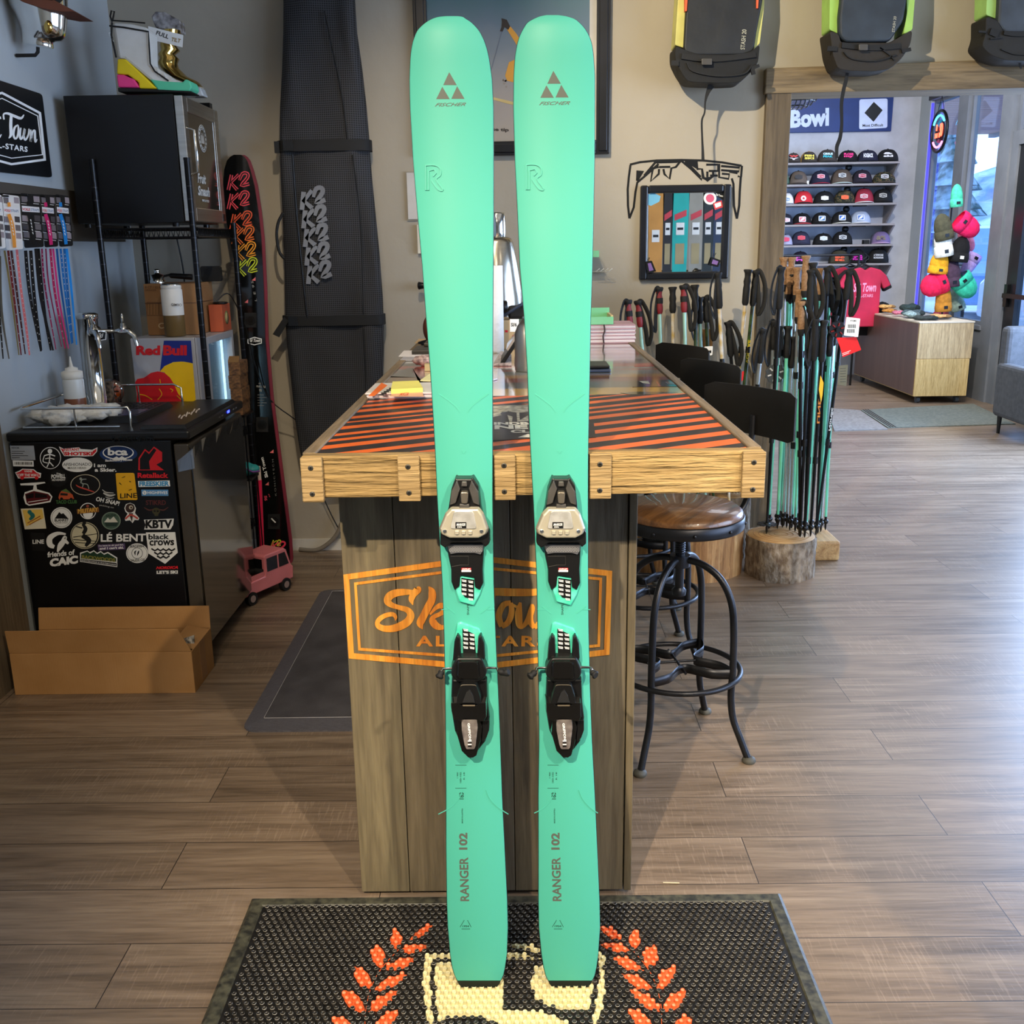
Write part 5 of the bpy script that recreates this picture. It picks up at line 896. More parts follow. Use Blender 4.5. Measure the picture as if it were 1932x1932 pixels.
mb.pstroke([(x / 3.864, 340 + y / 3.864, .9) for x, y in ((1072, 890), (1185, 893), (1187, 985), (1072, 985), (1072, 890))], Pc, INK, .0005, 1)
for k in range(4): x = 1092 + k * 22; mb.pstroke([(x / 3.864, 340 + 900 / 3.864, .7), (x / 3.864, 340 + 980 / 3.864, .7)], Pc, INK, .0005, 1)
mb.pstroke([(x / 3.864, 340 + y / 3.864, w / 3.864) for x, y, w in ((1200, 1045, 8), (1170, 1045, 9), (1158, 1062, 9), (1175, 1078, 9), (1205, 1070, 8))], Pc, flat((190, 160, 120)), .0005, 4); mb.build('printing', t)
MB().box((p0.x - .0006, 4.459, ZF + .135), (p1.x + .0006, 4.722, ZF + .138), INK).build('seam', t)
t = thing('steel_tumbler', 'tall white and brown drinks tumbler standing before the brown carton', 'tumbler', (-1.52, 4.40, ZF))
c = PY(4.4).at(332, 640); cx = c.x; r = .0435
MB().lathe([(r - .004, ZF + .001), (r, ZF + .004), (r, ZF + .09)], mat('tumbler_brown', (104, 82, 44), .45), (cx, 4.4, 0), 28).build('brown_base', t)
MB().lathe([(r + .001, ZF + .09), (r + .001, ZF + .195), (r - .003, ZF + .2), (r - .001, ZF + .203), (r - .001, ZF + .212), (r - .004, ZF + .215)], mat('tumbler_white', (212, 210, 204), .35), (cx, 4.4, 0), 28).build('white_body', t)
MB().ptext('GIMBO', (323, 577), (343, 578), (323, 572), PY(4.4 - r - .002), flat((110, 106, 100)), .0006).build('printing', t)
MB().lathe([(r - .002, ZF + .2155), (r - .002, ZF + .219), (r - .012, ZF + .222), (.001, ZF + .219)], CHR, (cx, 4.4, 0), 28).build('rim', t)
t = thing('portafilter', 'chrome espresso filter holder with black handle on the carton', 'coffee tool', (-1.5, 4.55, cz))
c = PY(4.55).at(298, 532); c.z = cz
MB().lathe([(.033, .001), (.033, .012), (.029, .016), (.029, .035), (.012, .04), (.012, .05), (.014, .055), (.01, .06), (.001, .061)], CHR, c, 24).build('basket', t)
MB().tube([c + V((.028, 0, .03)), c + V((.05, 0, .034)), c + V((.06, 0, .032)), c + V((.15, .01, .024))], [.005, .005, .011, .013], BLK, 12).build('handle', t)
t = thing('card_reader', 'black upright device with rounded corners at the back of the carton', 'device', (-1.4, 4.66, cz))
MB().prism([(x, 4.66, z) for x, z in rrect(-1.425, cz + .001, -1.335, cz + .068, .01)], (0, .03, 0), BLKM).build('case', t)
t = thing('orange_box', 'orange carton with round green emblem beside the brown carton', 'box', (-1.35, 4.65, ZF))
MB().box((-1.385, 4.60, ZF + .001), (-1.325, 4.73, ZF + .12), mat('orange_card', (176, 84, 54), .6)).build('carton', t, bev=.002)
MB().lathe([(.001, 0), (.03, 0), (.03, .0008), (.001, .0008)], flat((104, 110, 70)), (-1.325, 4.665, ZF + .06), 22, RYm).lathe([(.001, 0.0009), (.022, 0.0009), (.022, .0016), (.001, .0016)], flat((170, 150, 100)), (-1.325, 4.665, ZF + .06), 22, RYm).build('emblem', t)
tag(MB().lathe([(.03, 0), (.035, .004), (.03, .009), (.001, .01)], BLK, (-1.345, 4.65, ZF + .1215), 18).build('charging_puck', o=(-1.345, 4.65, ZF + .121)), 'round black charging puck on top of the orange carton', 'charger')
tag(MB().tube(crom([(-1.36, 4.65, ZF + .133), (-1.31, 4.69, ZF + .16), (-1.275, 4.79, ZF + .0), (-1.255, 4.82, .98), (-1.2, 4.85, .8), (-1.05, 4.93, .62), (-1.0, 4.96, .3), (-.9, 4.97, .05)], 6), .0028, BLK, 6).build('charging_cable', o=(-1.3, 4.7, 1)), 'thin black cable running down from the charging puck past the leaning skis', 'cable')
tag(MB().tube(crom([(-1.62, 4.98, 1.56), (-1.6, 4.97, 1.4), (-1.585, 4.9, 1.2), (-1.575, 4.85, 1.0), (-1.57, 4.8, .75)], 6), .004, BLK, 6).build('power_cord', o=(-1.6, 4.9, 1.3)), 'black power cord hanging down the corner behind the wire rack', 'cable')
# small cartons stacked at the rack corner
CB = mat('snack_carton', (130, 92, 56), .7, c2=(70, 48, 34), sc=55, st=(1, 1, 2.5))
p = PY(4.5).at(455, 700)
for k, lb in enumerate(('lowest of the small brown snack cartons beside the leaning skis', 'second small brown snack carton up beside the leaning skis', 'third small brown snack carton up beside the leaning skis', 'topmost small brown snack carton, open flapped, beside the leaning skis')):
    z = .80 + k * .058; o = MB().box((-1.265 + .004 * (k % 2), 4.40, z), (-1.215 + .004 * (k % 2), 4.53, z + .057), CB); 
    if k == 3: o.prism([(-1.262, 4.40, z + .057), (-1.215, 4.40, z + .057), (-1.205, 4.385, z + .085), (-1.25, 4.385, z + .085)], (0, .003, 0), CARD)
    tag(o.build('snack_carton', o=(-1.24, 4.46, z)), lb, 'box', 'snack cartons stacked by the rack')
t = thing('side_stand', 'slim black wire stand holding the snack cartons', 'stand', (-1.24, 4.46, 0))
mb = MB().box((-1.27, 4.39, .79), (-1.205, 4.54, .7995), RKM); mb.build('tray', t)
mb = MB()
for x in (-1.265, -1.21):
    for y in (4.395, 4.535): mb.cyl((x, y, 0), (x, y, .79), .003, RKM, 6)
mb.build('legs', t)
# black and neon skis
t = thing('ski_pair', 'black skis with stacked neon letters leaning in the corner', 'ski', (-1.19, 4.78, 0))
P2 = Plane((0, 4.765, 0), (0, -1, .098))
rows = [(292, 441, 455), (296, 434, 461), (303, 428, 466), (320, 423, 472), (350, 421, 480), (400, 424, 487.5), (450, 434, 493), (550, 450, 498), (640, 460, 500.5), (750, 466, 510), (850, 473, 523), (950, 482, 536), (1020, 490, 545), (1055, 498, 547), (1070, 508, 543)]
BS = mat('black_topsheet', (12, 13, 13), .14, c2=(18, 18, 18), sc=3, coat=.7)
mb = MB().loft([[P2.at(a, y), P2.at(b, y), P2.at(b, y) + V((0, .009, 0)), P2.at(a, y) + V((0, .009, 0))] for y, a, b in rows], BS, False); mb.build('front_ski', t)
mb = MB().loft([[P2.at(a + 5, y) + V((0, .012, 0)), P2.at(b + 5, y) + V((0, .012, 0)), P2.at(b + 5, y) + V((0, .021, 0)), P2.at(a + 5, y) + V((0, .021, 0))] for y, a, b in rows], mat('pink_edge', (120, 40, 56), .4), False); mb.build('rear_ski', t)
def k2(mb, x, y, s, m, pl, ang=0, th=.0006, w=4.6, inner=None):
    ca, sa = math.cos(ang), math.sin(ang)
    f = lambda l: [(x + (a * ca - b * sa) * s, y + (a * sa + b * ca) * s, w * s * ww) for a, b, ww in l]
    for st in ([(0, 0, .9), (-3, 26, .9)], [(12, -2, .8), (0, 13, .9), (12, 24, .9)], [(14, 8, .6), (18, -4, .9), (26, -5, .9), (27, 2, .9), (18, 16, .9), (31, 12, .9)]):
        mb.pstroke(f(st), pl, m, th, 3 if len(st) > 3 else 1)
        if inner: mb.pstroke([(a, b, c * .34) for a, b, c in f(st)], pl, inner, th, 3 if len(st) > 3 else 1, base=th)
mb = MB()
for i, (x, y, c) in enumerate(((440, 330, (226, 70, 84)), (440, 366, (230, 70, 80)), (445, 404, (226, 84, 44)), (449, 432, (230, 110, 40)), (452, 462, (232, 150, 40)), (455, 492, (200, 210, 50)))):
    k2(mb, x - 3, y, 1.12, mat('neon_%d' % i, c, .4), P2, .1, w=6.4, inner=BLK)
k2(mb, 516, 1022, .8, mat('neon_a', (230, 60, 90), .4), P2, .25); k2(mb, 516, 1019, .5, mat('neon_b', (220, 220, 60), .4), P2, .25)
mb.build('neon_lettering', t)
mb = MB()
for (x, y, r) in ((473, 604, 9), (495, 801, 9), (517, 984, 9)):
    mb.pstroke([(x + 11 * a, y + 14 * b, 22) for a, b in ((0, -1), (0, 1))], P2, BLKM, .006, 1); mb.ppoly(circ(x, y, r, 18), P2, mat('inset_black', (24, 24, 26), .3), .008); mb.ppoly(circ(x, y, r * .6, 14), P2, BLK, .0095)
mb.pstroke([(512, 978, 2.4), (520, 986, 2.4)], P2, WHT, .0005, 1, base=.0095); mb.build('binding_plate', t)
mb = MB(); q = [(467, 640), (480, 635.5), (494, 639), (494, 648), (480, 651.5), (467, 648)]
mb.pframe(q, 1.6, P2, WHT, .0006); mb.ptext('Ski Town', (469.5, 645.5), (491, 645.5), (470, 639), P2, WHT, .0006, bold=.03, shear=.2); mb.build('club_sticker', t)
mb = MB(); mb.ptext('Ski Town', (506, 900), (497, 862), (500, 902), P2, WHT, .0006, bold=.03); mb.ptext('95', (505, 945), (504, 935), (499, 945), P2, flat((220, 70, 90)), .0006, bold=.04); mb.ptext('95', (508, 938), (506, 932), (510, 938), P2, flat((220, 70, 90)), .0006)
mb.ptext('KONICTECH', (522, 935), (516, 866), (519, 936), P2, flat((110, 110, 106)), .0005, bold=0, space=1.4); mb.ptext('PINNACLE', (484, 731), (501, 732), (484, 727), P2, flat((170, 168, 160)), .0005); mb.ptext('95', (489, 739), (494, 739), (489, 734), P2, flat((170, 168, 160)), .0005); mb.ptext('88', (488, 725), (494, 725), (488, 722), P2, flat((170, 168, 160)), .0005); mb.ptext('L E 95', (485, 568), (478, 530), (481, 568), P2, flat((150, 150, 146)), .0005, bold=0, space=1.3)
for x, y in ((478, 527), (464, 569), (512, 852), (503, 913)): mb.ppoly([(x - 3, y + 2), (x + 4, y - 4), (x + 4, y + 3)], P2, flat((220, 110, 110)), .0006)
for k in range(5): mb.pstroke([(486, 745 + k * 5, .8), (498 + (k % 2) * 5, 745 + k * 5, .8)], P2, flat((130, 130, 126)), .0005, 1)
mb.build('small_print', t)
# pink toy van, teal shoe, pink stick, baseboard hose
t = thing('toy_van', 'pink toy pickup van parked on the floor behind the beer fridge', 'toy', (-1.15, 4.32, 0))
PK = mat('toy_pink', (214, 122, 128), .35, coat=.3); DKG = mat('toy_glass', (16, 16, 18), .15)
TM = Matrix.Translation((-1.185, 4.28, 0)) @ Matrix.Rotation(math.radians(62), 4, 'Z'); tm = lambda: MB()
mb = MB(); mb.T = TM; mb.prism([(x, -.06, z) for x, z in ((-.15, .045), (.18, .045), (.185, .1), (.17, .115), (.145, .19), (.13, .2), (.01, .2), (0, .19), (0, .105), (-.15, .1))], (0, .12, 0), PK); mb.build('body', t, bev=.005)
mb = MB(); mb.T = TM
for s_ in (-1, 1): mb.prism([(x, s_ * .0605, z) for x, z in ((.155, .122), (.132, .182), (.09, .182), (.09, .122))], (0, s_ * .001, 0), DKG).prism([(x, s_ * .0605, z) for x, z in ((.08, .122), (.08, .182), (.012, .182), (.012, .122))], (0, s_ * .001, 0), DKG)
mb.prism([(-.0012, -.045, .125), (-.0012, .045, .125), (-.0012, .045, .18), (-.0012, -.045, .18)], (-.001, 0, 0), DKG).prism([(.1725, -.05, .12), (.1725, .05, .12), (.149, .045, .183), (.149, -.045, .183)], (.002, 0, 0), DKG)
mb.build('windows', t)
mb = MB(); mb.T = TM; mb.box((-.14, -.055, .1), (-.002, -.05, .125), PK).box((-.14, .05, .1), (-.002, .055, .125), PK).box((-.15, -.055, .1), (-.144, .055, .125), PK); mb.box((-.151, -.05, .05), (-.1515, .05, .06), RED); mb.build('cargo_sides', t)
mb = MB(); mb.T = TM; mb.tube([(-.01, -.05, .125), (-.01, .05, .125)], .014, BLKM, 10); mb.build('black_roll', t)
for x in (-.095, .125):
    for s_ in (-1, 1): mb = MB(); mb.T = TM; mb.cyl((x, s_ * .045, .03), (x, s_ * .066, .03), .03, BLKM, 18).cyl((x, s_ * .06, .03), (x, s_ * .0675, .03), .016, flat((150, 130, 126)), 12); mb.build('wheel', t)
t = thing('teal_shoe', 'teal and purple shoe tucked beside the beer fridge', 'shoe', (-1.2, 4.45, .5))
c = PY(4.45).at(467, 885); TE = mat('teal_fabric', (30, 130, 136), .5, c2=(46, 150, 150), sc=40)
mb = MB().ball(c + V((-.02, 0, 0)), (.06, .05, .032), TE, 16, 10).ball(c + V((.02, 0, .0)), (.035, .035, .022), TE); mb.build('upper', t)
MB().tube([c + V((.0, -.04, .01)), c + V((.03, -.034, -.006)), c + V((.055, -.01, -.008))], .005, flat((96, 60, 130))).build('lace', t)
MB().box((-1.27, 4.40, c.z - .045), (-1.2, 4.53, c.z - .034), BLKM).build('sole', t)
tag(MB().tube([PY(4.60).at(489, 905), V((PY(4.62).at(492, 1030).x, 4.62, 0.0))], .012, flat((232, 30, 80), .4), 10).tube([PY(4.6).at(487, 880), PY(4.6).at(489, 906)], .011, flat((210, 190, 180)), 10).build('pink_stick', o=(-1.27, 4.6, .3)), 'bright pink and white stick standing left of the leaning black skis', 'stick')
tag(MB().tube(crom([(-1.14, 4.97, .012), (-1.05, 4.955, .012), (-.98, 4.96, .05), (-.93, 4.965, .11), (-.9, 4.97, .2), (-.88, 4.975, .3)], 6), .011, flat((120, 112, 100)), 8).build('grey_hose', o=(-1, 4.96, .01)), 'grey hose curving up from the baseboard by the counter', 'hose')
# ================================================================ left wall
PLW = PX(XL + .001, 1)
t = thing('club_sign', 'black rounded club sign with white hexagon lettering on the left wall', 'sign', (XL, 3.95, 1.95))
lw = lambda l, k=5.52: [(x / k, y / k) for x, y in l]
mb = MB(); cs_ = rr4(lw([(-300, 740), (440, 980), (545, 1850), (-300, 1760)]), 6); mb.ppoly(cs_, PLW, mat('sign_black', (14, 16, 18), .4), .012); sg = mb.build('board', t)
mb = MB(); h6 = lw([(20, 955), (425, 1170), (478, 1672), (118, 1722), (-330, 1600), (-330, 1060)]); mb.pframe(h6, 4.2, PLW, WHT, .001, base=.012); mb.pframe(lw([(20, 1020), (395, 1205), (446, 1615), (118, 1652), (-300, 1540), (-300, 1120)]), 1.6, PLW, WHT, .001, base=.012)
sk = lambda l: [(x / 5.52, y / 5.52, w / 5.52) for x, y, w in l]
for st in ([(40, 1245, 14), (36, 1190, 16), (80, 1182, 24), (150, 1210, 28), (215, 1232, 26), (248, 1195, 8)], [(115, 1200, 26), (110, 1300, 30), (112, 1400, 28), (90, 1440, 8)], [(185, 1300, 12), (150, 1330, 20), (138, 1400, 20), (155, 1445, 18), (180, 1420, 18), (190, 1350, 16), (185, 1300, 10)], [(215, 1330, 12), (205, 1400, 22), (215, 1450, 18), (248, 1400, 20), (255, 1340, 18), (245, 1410, 20), (262, 1458, 18), (295, 1400, 16), (300, 1340, 10)], [(318, 1350, 12), (320, 1420, 22), (318, 1475, 18), (335, 1380, 18), (360, 1360, 18), (362, 1430, 22), (368, 1480, 16), (385, 1450, 6)], [(-10, 1400, 14), (-20, 1450, 18), (12, 1400, 8)], [(-4, 1215, 20), (2, 1240, 18)]): mb.pstroke(sk(st), PLW, WHT, .001 + R.random() * .0004, 4, base=.012)
mb.ptext('L-STARS', (-20 / 5.52, 1540 / 5.52), (285 / 5.52, 1585 / 5.52), (-20 / 5.52, 1480 / 5.52), PLW, WHT, .001, base=.012, bold=.03, space=1.15); mb.build('lettering', sg)
# dark rail board carrying the straps
RB = MB(); q = [PLW.at(x, y) for x, y in ((-60, 352), (137, 366), (180, 452), (-60, 452))]
tag(MB().box((XL + .001, 3.4, 1.545), (XL + .02, 4.86, 1.745), mat('slat_board', (70, 62, 52), .7)).build('rail_board', o=(XL, 4, 1.6)), 'dark brown board fixed to the left wall behind the hanging straps', 'board')
def strap_pack(x0, x1, ytop, ybot, cardc, strapc, label, tails, faces=None):
    Y = .0
    P_ = PX(XL + .14, 1); base = P_.at((x0 + x1) / 2, ytop)
    t = thing('strap_pack', label, 'strap', tuple(base), 'strap packs on the left wall')
    u = Plane(base, (.25, -1, 0))
    card = flat(cardc, .35)
    a = [(x0, ytop), (x1, ytop + 4), (x1 + 8, ybot), (x0 + 8, ybot + 2)]
    mb = MB().ppoly(rr4(a, 4), u, card, .001); cd_ = mb.build('card', t)
    mb = MB(); w = x1 - x0
    mb.ppoly([(x0 + 3, ytop + 24), (x1 - 1, ytop + 27), (x1, ytop + 37), (x0 + 4, ytop + 35)], u, flat((225, 225, 228)), .0004, base=.001)
    mb.ptext('VOILE', (x0 + 4, ytop + 33), (x0 + w * .5, ytop + 34), (x0 + 4, ytop + 28), u, flat((190, 60, 80)), .0003, base=.0014, bold=.03); mb.ptext('STRAPS', (x0 + w * .53, ytop + 34), (x1 - 1, ytop + 35), (x0 + w * .53, ytop + 29), u, flat((110, 130, 160)), .0003, base=.0014)
    for r in range(4):
        yy = ytop + (6, 42, 58, 73)[r]
        for c in (0, 1): x = x0 + 2 + c * w * .62 + r * 1.4; mb.ppoly([(x, yy), (x + w * .3, yy + 1), (x + w * .3 + 1, yy + 12), (x + 1, yy + 11)], u, flat(((110, 104, 108), (150, 140, 146), (70, 66, 70))[(r + c) % 3]), .0004, base=.001); mb.pstroke([(x, yy + 14, .9), (x + w * .28, yy + 15, .9)], u, WHT, .0003, 1, base=.001)
    mb.build('card_print', cd_)
    m = flat(strapc, .4); xc = (x0 + x1) / 2
    mb = MB().pstroke([(xc - 3, ytop + 16, 5), (xc - 2, ytop + 24, 5.5)], u, m, .004, 1, base=.0012).pstroke([(xc - 3, ytop + 38, 6), (xc + 3, ytop + 58, 7), (xc + 6, ytop + 78, 6.5), (xc + 8, ybot - 3, 6)], u, m, .004, 4, base=.0012); mb.build('buckle_strap', t)
    mb = MB(); 
    for k in range(5): y = ytop + 50 + k * 6; mb.pstroke([(xc + 1 + k, y, 2), (xc + 2.4 + k, y + 4, 1)], u, WHT if sum(strapc) < 500 else BLK, .0004, 1, base=.0054)
    mb.build('strap_lettering', t)
    for i, (pts, c2, w0, dots) in enumerate(tails):
        mm = flat(c2, .4); ud = u.up(-.004 - .006 * i); pp = [(x, y, w0 * (1 if j < len(pts) - 1 else .5)) for j, (x, y) in enumerate(pts)]
        mb = MB().pstroke(pp, ud, mm, .003, 6)
        if dots:
            q = crom([(x, y) for x, y in pts], 8)
            for j in range(2, len(q) - 2, 1): mb.ppoly([(q[j][0] - .7, q[j][1] - 1.2), (q[j][0] + .7, q[j][1] - 1.2), (q[j][0] + .7, q[j][1] + .6), (q[j][0] - .7, q[j][1] + .6)], ud, flat((200, 196, 190)), .0004, base=.003)
        mb.build('strap_tail', t)
    mb = MB().cyl(u.at(xc - 4, ytop + 4, .01), V((XL + .01, u.at(xc - 4, ytop + 4).y + .02, base.z - .0)), .003, BLKM, 6); mb.build('hook', t)
s5 = lambda l: [(x / 5.68, 360 + y / 5.68) for x, y in l]
strap_pack(-18, 3, 364, 468, (225, 225, 225), (60, 56, 50), 'white carded pack at the far left edge with grey speckled straps', [(s5([(-10, 640), (-10, 1200), (35, 1800)]), (34, 30, 28), 4.5, 1), (s5([(0, 700), (20, 1300), (98, 1800)]), (92, 88, 78), 4.5, 0)])
strap_pack(4, 36, 366, 470, (222, 222, 222), (228, 150, 60), 'white carded pack with yellow and coral ski straps', [(s5([(50, 640), (120, 1100), (205, 1760)]), (120, 104, 60), 3.6, 0), (s5([(88, 640), (140, 1050), (228, 1760)]), (110, 32, 30), 4.2, 1), (s5([(122, 640), (190, 1150), (272, 1750)]), (70, 26, 26), 4, 1), (s5([(180, 620), (225, 1050), (280, 1450), (318, 1760)]), (214, 110, 110), 4.4, 1)])
strap_pack(38, 75, 364, 466, (24, 24, 26), (20, 20, 22), 'black carded pack with thick black ski straps', [(s5([(275, 640), (320, 1100), (440, 1720)]), (18, 18, 20), 6.2, 1), (s5([(330, 640), (370, 1150), (445, 1710)]), (16, 16, 17), 6.2, 1), (s5([(385, 620), (440, 1150), (570, 1710)]), (20, 20, 22), 6, 0), (s5([(410, 620), (470, 1250), (545, 1710)]), (15, 15, 16), 6, 1)])
strap_pack(76, 102, 366, 465, (28, 26, 28), (206, 40, 110), 'black carded pack with magenta ski straps', [(s5([(450, 620), (480, 1000), (600, 1700)]), (150, 24, 70), 3.2, 1), (s5([(492, 620), (530, 1050), (660, 1670)]), (140, 22, 66), 2.6, 0), (s5([(540, 620), (590, 1100), (700, 1690)]), (176, 30, 84), 4.4, 1), (s5([(570, 620), (640, 1200), (735, 1690)]), (206, 50, 120), 3.4, 0)])
strap_pack(104, 130, 366, 464, (24, 24, 26), (26, 130, 210), 'black carded pack with bright blue ski straps, nearest the fridge', [(s5([(610, 620), (650, 1000), (745, 1640)]), (24, 90, 150), 4, 0), (s5([(650, 620), (690, 1000), (770, 1640)]), (26, 110, 180), 4.2, 1), (s5([(690, 620), (720, 1000), (780, 1630)]), (20, 96, 160), 4.6, 1), (s5([(715, 620), (760, 1000), (822, 1650)]), (30, 140, 220), 4.6, 0)])
# mannequin head with cap on a wall bracket
c = V((XL + .15, 4.02, 2.40)); Ph = PY(4.02)
t = thing('mannequin_head', 'mirror chrome mannequin head on a black wall bracket', 'mannequin head', tuple(c))
hd = lambda l: [Ph.at(x / 5.52, y / 5.52) for x, y in l]
prof = [((75, -40), (690, -60)), ((110, 60), (695, 60)), ((165, 150), (690, 180)), ((200, 230), (682, 290)), ((225, 300), (672, 380)), ((228, 340), (630, 420)), ((229, 370), (575, 425)), ((230, 400), (545, 440)), ((232, 430), (552, 490)), ((236, 450), (548, 505))]
rings = []
for a, b in prof:
    A, B = hd([a])[0], hd([b])[0]; m_ = (A + B) / 2; r = (B - A) / 2; dp = min(.075, r.length * .8)
    rings.append([m_ + r * math.cos(u) + V((0, dp * math.sin(u), 0)) for u in [2 * PI * k / 28 for k in range(28)]])
mb = MB().loft(rings, CHR); e = hd([(590, 290)])[0]
mb.ball(hd([(560, 300)])[0] + V((0, -.05, 0)), (.018, .012, .026), GOLD, 12, 8); mb.build('head', t)
br = hd([(395, 490), (395, 540), (380, 575)])
MB().tube([br[0], br[1], V((br[2].x - .004, 4.02, br[2].z)), V((XL + .005, 4.02, br[2].z))], .0065, BLKM, 10).build('bracket', t)
t = thing('flat_brim_hat', 'brown brimmed hat with black band on the chrome head', 'hat', tuple(hd([(500, 60)])[0]))
q = hd([(215, 5), (420, 85), (640, 160), (885, 175), (700, 62), (560, -10)])
hd0 = hd; hd = lambda l: [p + V((0, -.09, 0)) for p in hd0(l)]
MB().prism(hd([(215, 0), (350, 75), (560, 145), (740, 178), (885, 178), (680, 62), (330, -30)]), (0, .17, 0), mat('brown_felt', (104, 58, 40), .7)).build('brim', t, bev=.002)
MB().prism(hd([(330, -10), (345, 15), (660, 68), (682, 10), (520, -30)]), (0, .1, 0), mat('black_band', (14, 14, 14), .5)).build('band', t)
MB().prism(hd([(340, -12), (520, -16), (600, 10), (680, -4), (680, -60), (340, -60)]), (0, .1, 0), mat('hat_white', (200, 204, 208), .6)).build('crown', t)
# ================================================================ ski bag on the back wall
t = thing('ski_bag', 'long black grid fabric ski bag hanging on the wall with grey letters', 'bag', (-.9, 4.9, .7))
GC = gridcloth('grid_ripstop', (11, 11, 12), (58, 58, 62), 105, .26)
BR = [(-170, 545, 655), (-60, 538, 664), (0, 533, 668), (60, 532, 672), (130, 530, 682), (200, 528, 690), (270, 528, 696), (277, 529, 696), (330, 529, 700), (400, 531, 707), (480, 534, 715), (560, 536, 721), (605, 537, 723), (650, 540, 723), (720, 548, 721), (790, 556, 714), (850, 566, 700), (900, 580, 690)]
Pq = PY(4.9); mb = MB(); rings = []
for i, (y, a, b) in enumerate(BR):
    A, B = Pq.at(a, y), Pq.at(b, y); c = (A + B) / 2; r = (B.x - A.x) / 2; d = .055 if i else .03; rg = []
    for k in range(28):
        u = 2 * PI * k / 28; cu, su = math.cos(u), math.sin(u); f = lambda q: math.copysign(abs(q) ** .55, q)
        fold = .010 * math.sin(cu * 5 + y * .012) + .007 * math.sin(cu * 9 - y * .02)
        rg.append((c.x + r * f(cu), 4.925 + (d * f(su) + (fold if su < 0 else 0)), c.z))
    rings.append(rg)
mb.loft(rings, GC); mb.build('fabric_body', t)
GL2 = mat('grey_reflective', (112, 114, 120), .45, c2=(128, 130, 134)); Pk = PY(4.853); mb = MB()
for i in range(5): k2(mb, 573 + i * 3, 362 + i * 35, 1.3, GL2, Pk, -.02, .0012, 7.5)
o = mb.build('lettering', t)
for y in (277, 605):
    w = 9 if y < 300 else 10; mb = MB(); a, b = (526, 697) if y < 300 else (536, 723)
    A, B = Pq.at(a, y), Pq.at(b, y); z = A.z; rg = []
    for zz in (z - .024, z + .024): rg.append([(((A.x + B.x) / 2) + ((B.x - A.x) / 2 + .008) * math.copysign(abs(math.cos(u)) ** .5, math.cos(u)), 4.925 + .07 * math.copysign(abs(math.sin(u)) ** .5, math.sin(u)), zz) for u in [2 * PI * k / 28 for k in range(28)]])
    mb.loft(rg, BLKM); mb.box((A.x + .03, 4.852, z - .022), (A.x + .075, 4.856, z + .022), BLK)
    if y > 300: mb.hexa([(A.x - .05, 4.86, z - .06), (A.x - .02, 4.86, z - .075), (A.x + .03, 4.86, z), (A.x + .01, 4.86, z + .02), (A.x - .05, 4.864, z - .06), (A.x - .02, 4.864, z - .075), (A.x + .03, 4.864, z), (A.x + .01, 4.864, z + .02)], BLKM)
    else: mb.box((A.x - .012, 4.86, z - .03), (A.x + .01, 4.88, z + .02), BLKM)
    mb.build('strap', t)
mb = MB().tube([Pk.at(x, y) for x, y in crom([(534, 402), (525, 420), (522, 445), (527, 475), (537, 488)], 5)], .007, BLKM, 8); mb.build('carry_handle', t)
mb = MB().tube([Pk.at(x, y) for x, y in crom([(552, 292), (558, 380), (566, 470), (575, 560), (580, 598)], 5)], .0045, BLK, 6).tube([Pk.at(x, y) + V((0, .004, 0)) for x, y in crom([(612, 20), (625, 80), (645, 180), (655, 262)], 5)], .004, BLKM, 6).tube([Pk.at(x, y) + V((0, .004, 0)) for x, y in crom([(665, 292), (680, 420), (685, 590)], 5)], .003, BLKM, 6).tube([Pk.at(x, y) for x, y in crom([(685, 620), (690, 720), (688, 800)], 5)], .003, BLKM, 6); mb.build('zip', t)
# ================================================================ poster
t = thing('framed_poster', 'large framed ski poster with black frame partly hidden behind the skis', 'poster', (-.02, 4.98, 1.9))
X0, X1, Z0, Z1 = -.458, .43, 1.907, 3.15; fw = .062; FM = mat('black_moulding', (16, 18, 24), .3, c2=(24, 26, 34))
mb = MB()
for (a, b) in (((X0, Z0), (X0 + fw, Z1)), ((X1 - fw, Z0), (X1, Z1)), ((X0 + fw, Z0), (X1 - fw, Z0 + fw)), ((X0 + fw, Z1 - fw), (X1 - fw, Z1))):
    mb.box((a[0], 4.962, a[1]), (b[0], 4.999, b[1]), FM)
    if b[0] - a[0] < .1: m_ = .012; mb.box((a[0] + m_, 4.955, a[1] + m_), (b[0] - m_, 4.962, b[1] - m_), FM)
    else: mb.box((a[0], 4.955, a[1] + .012), (b[0], 4.962, b[1] - .012), FM)
mb.build('frame', t, bev=.004)
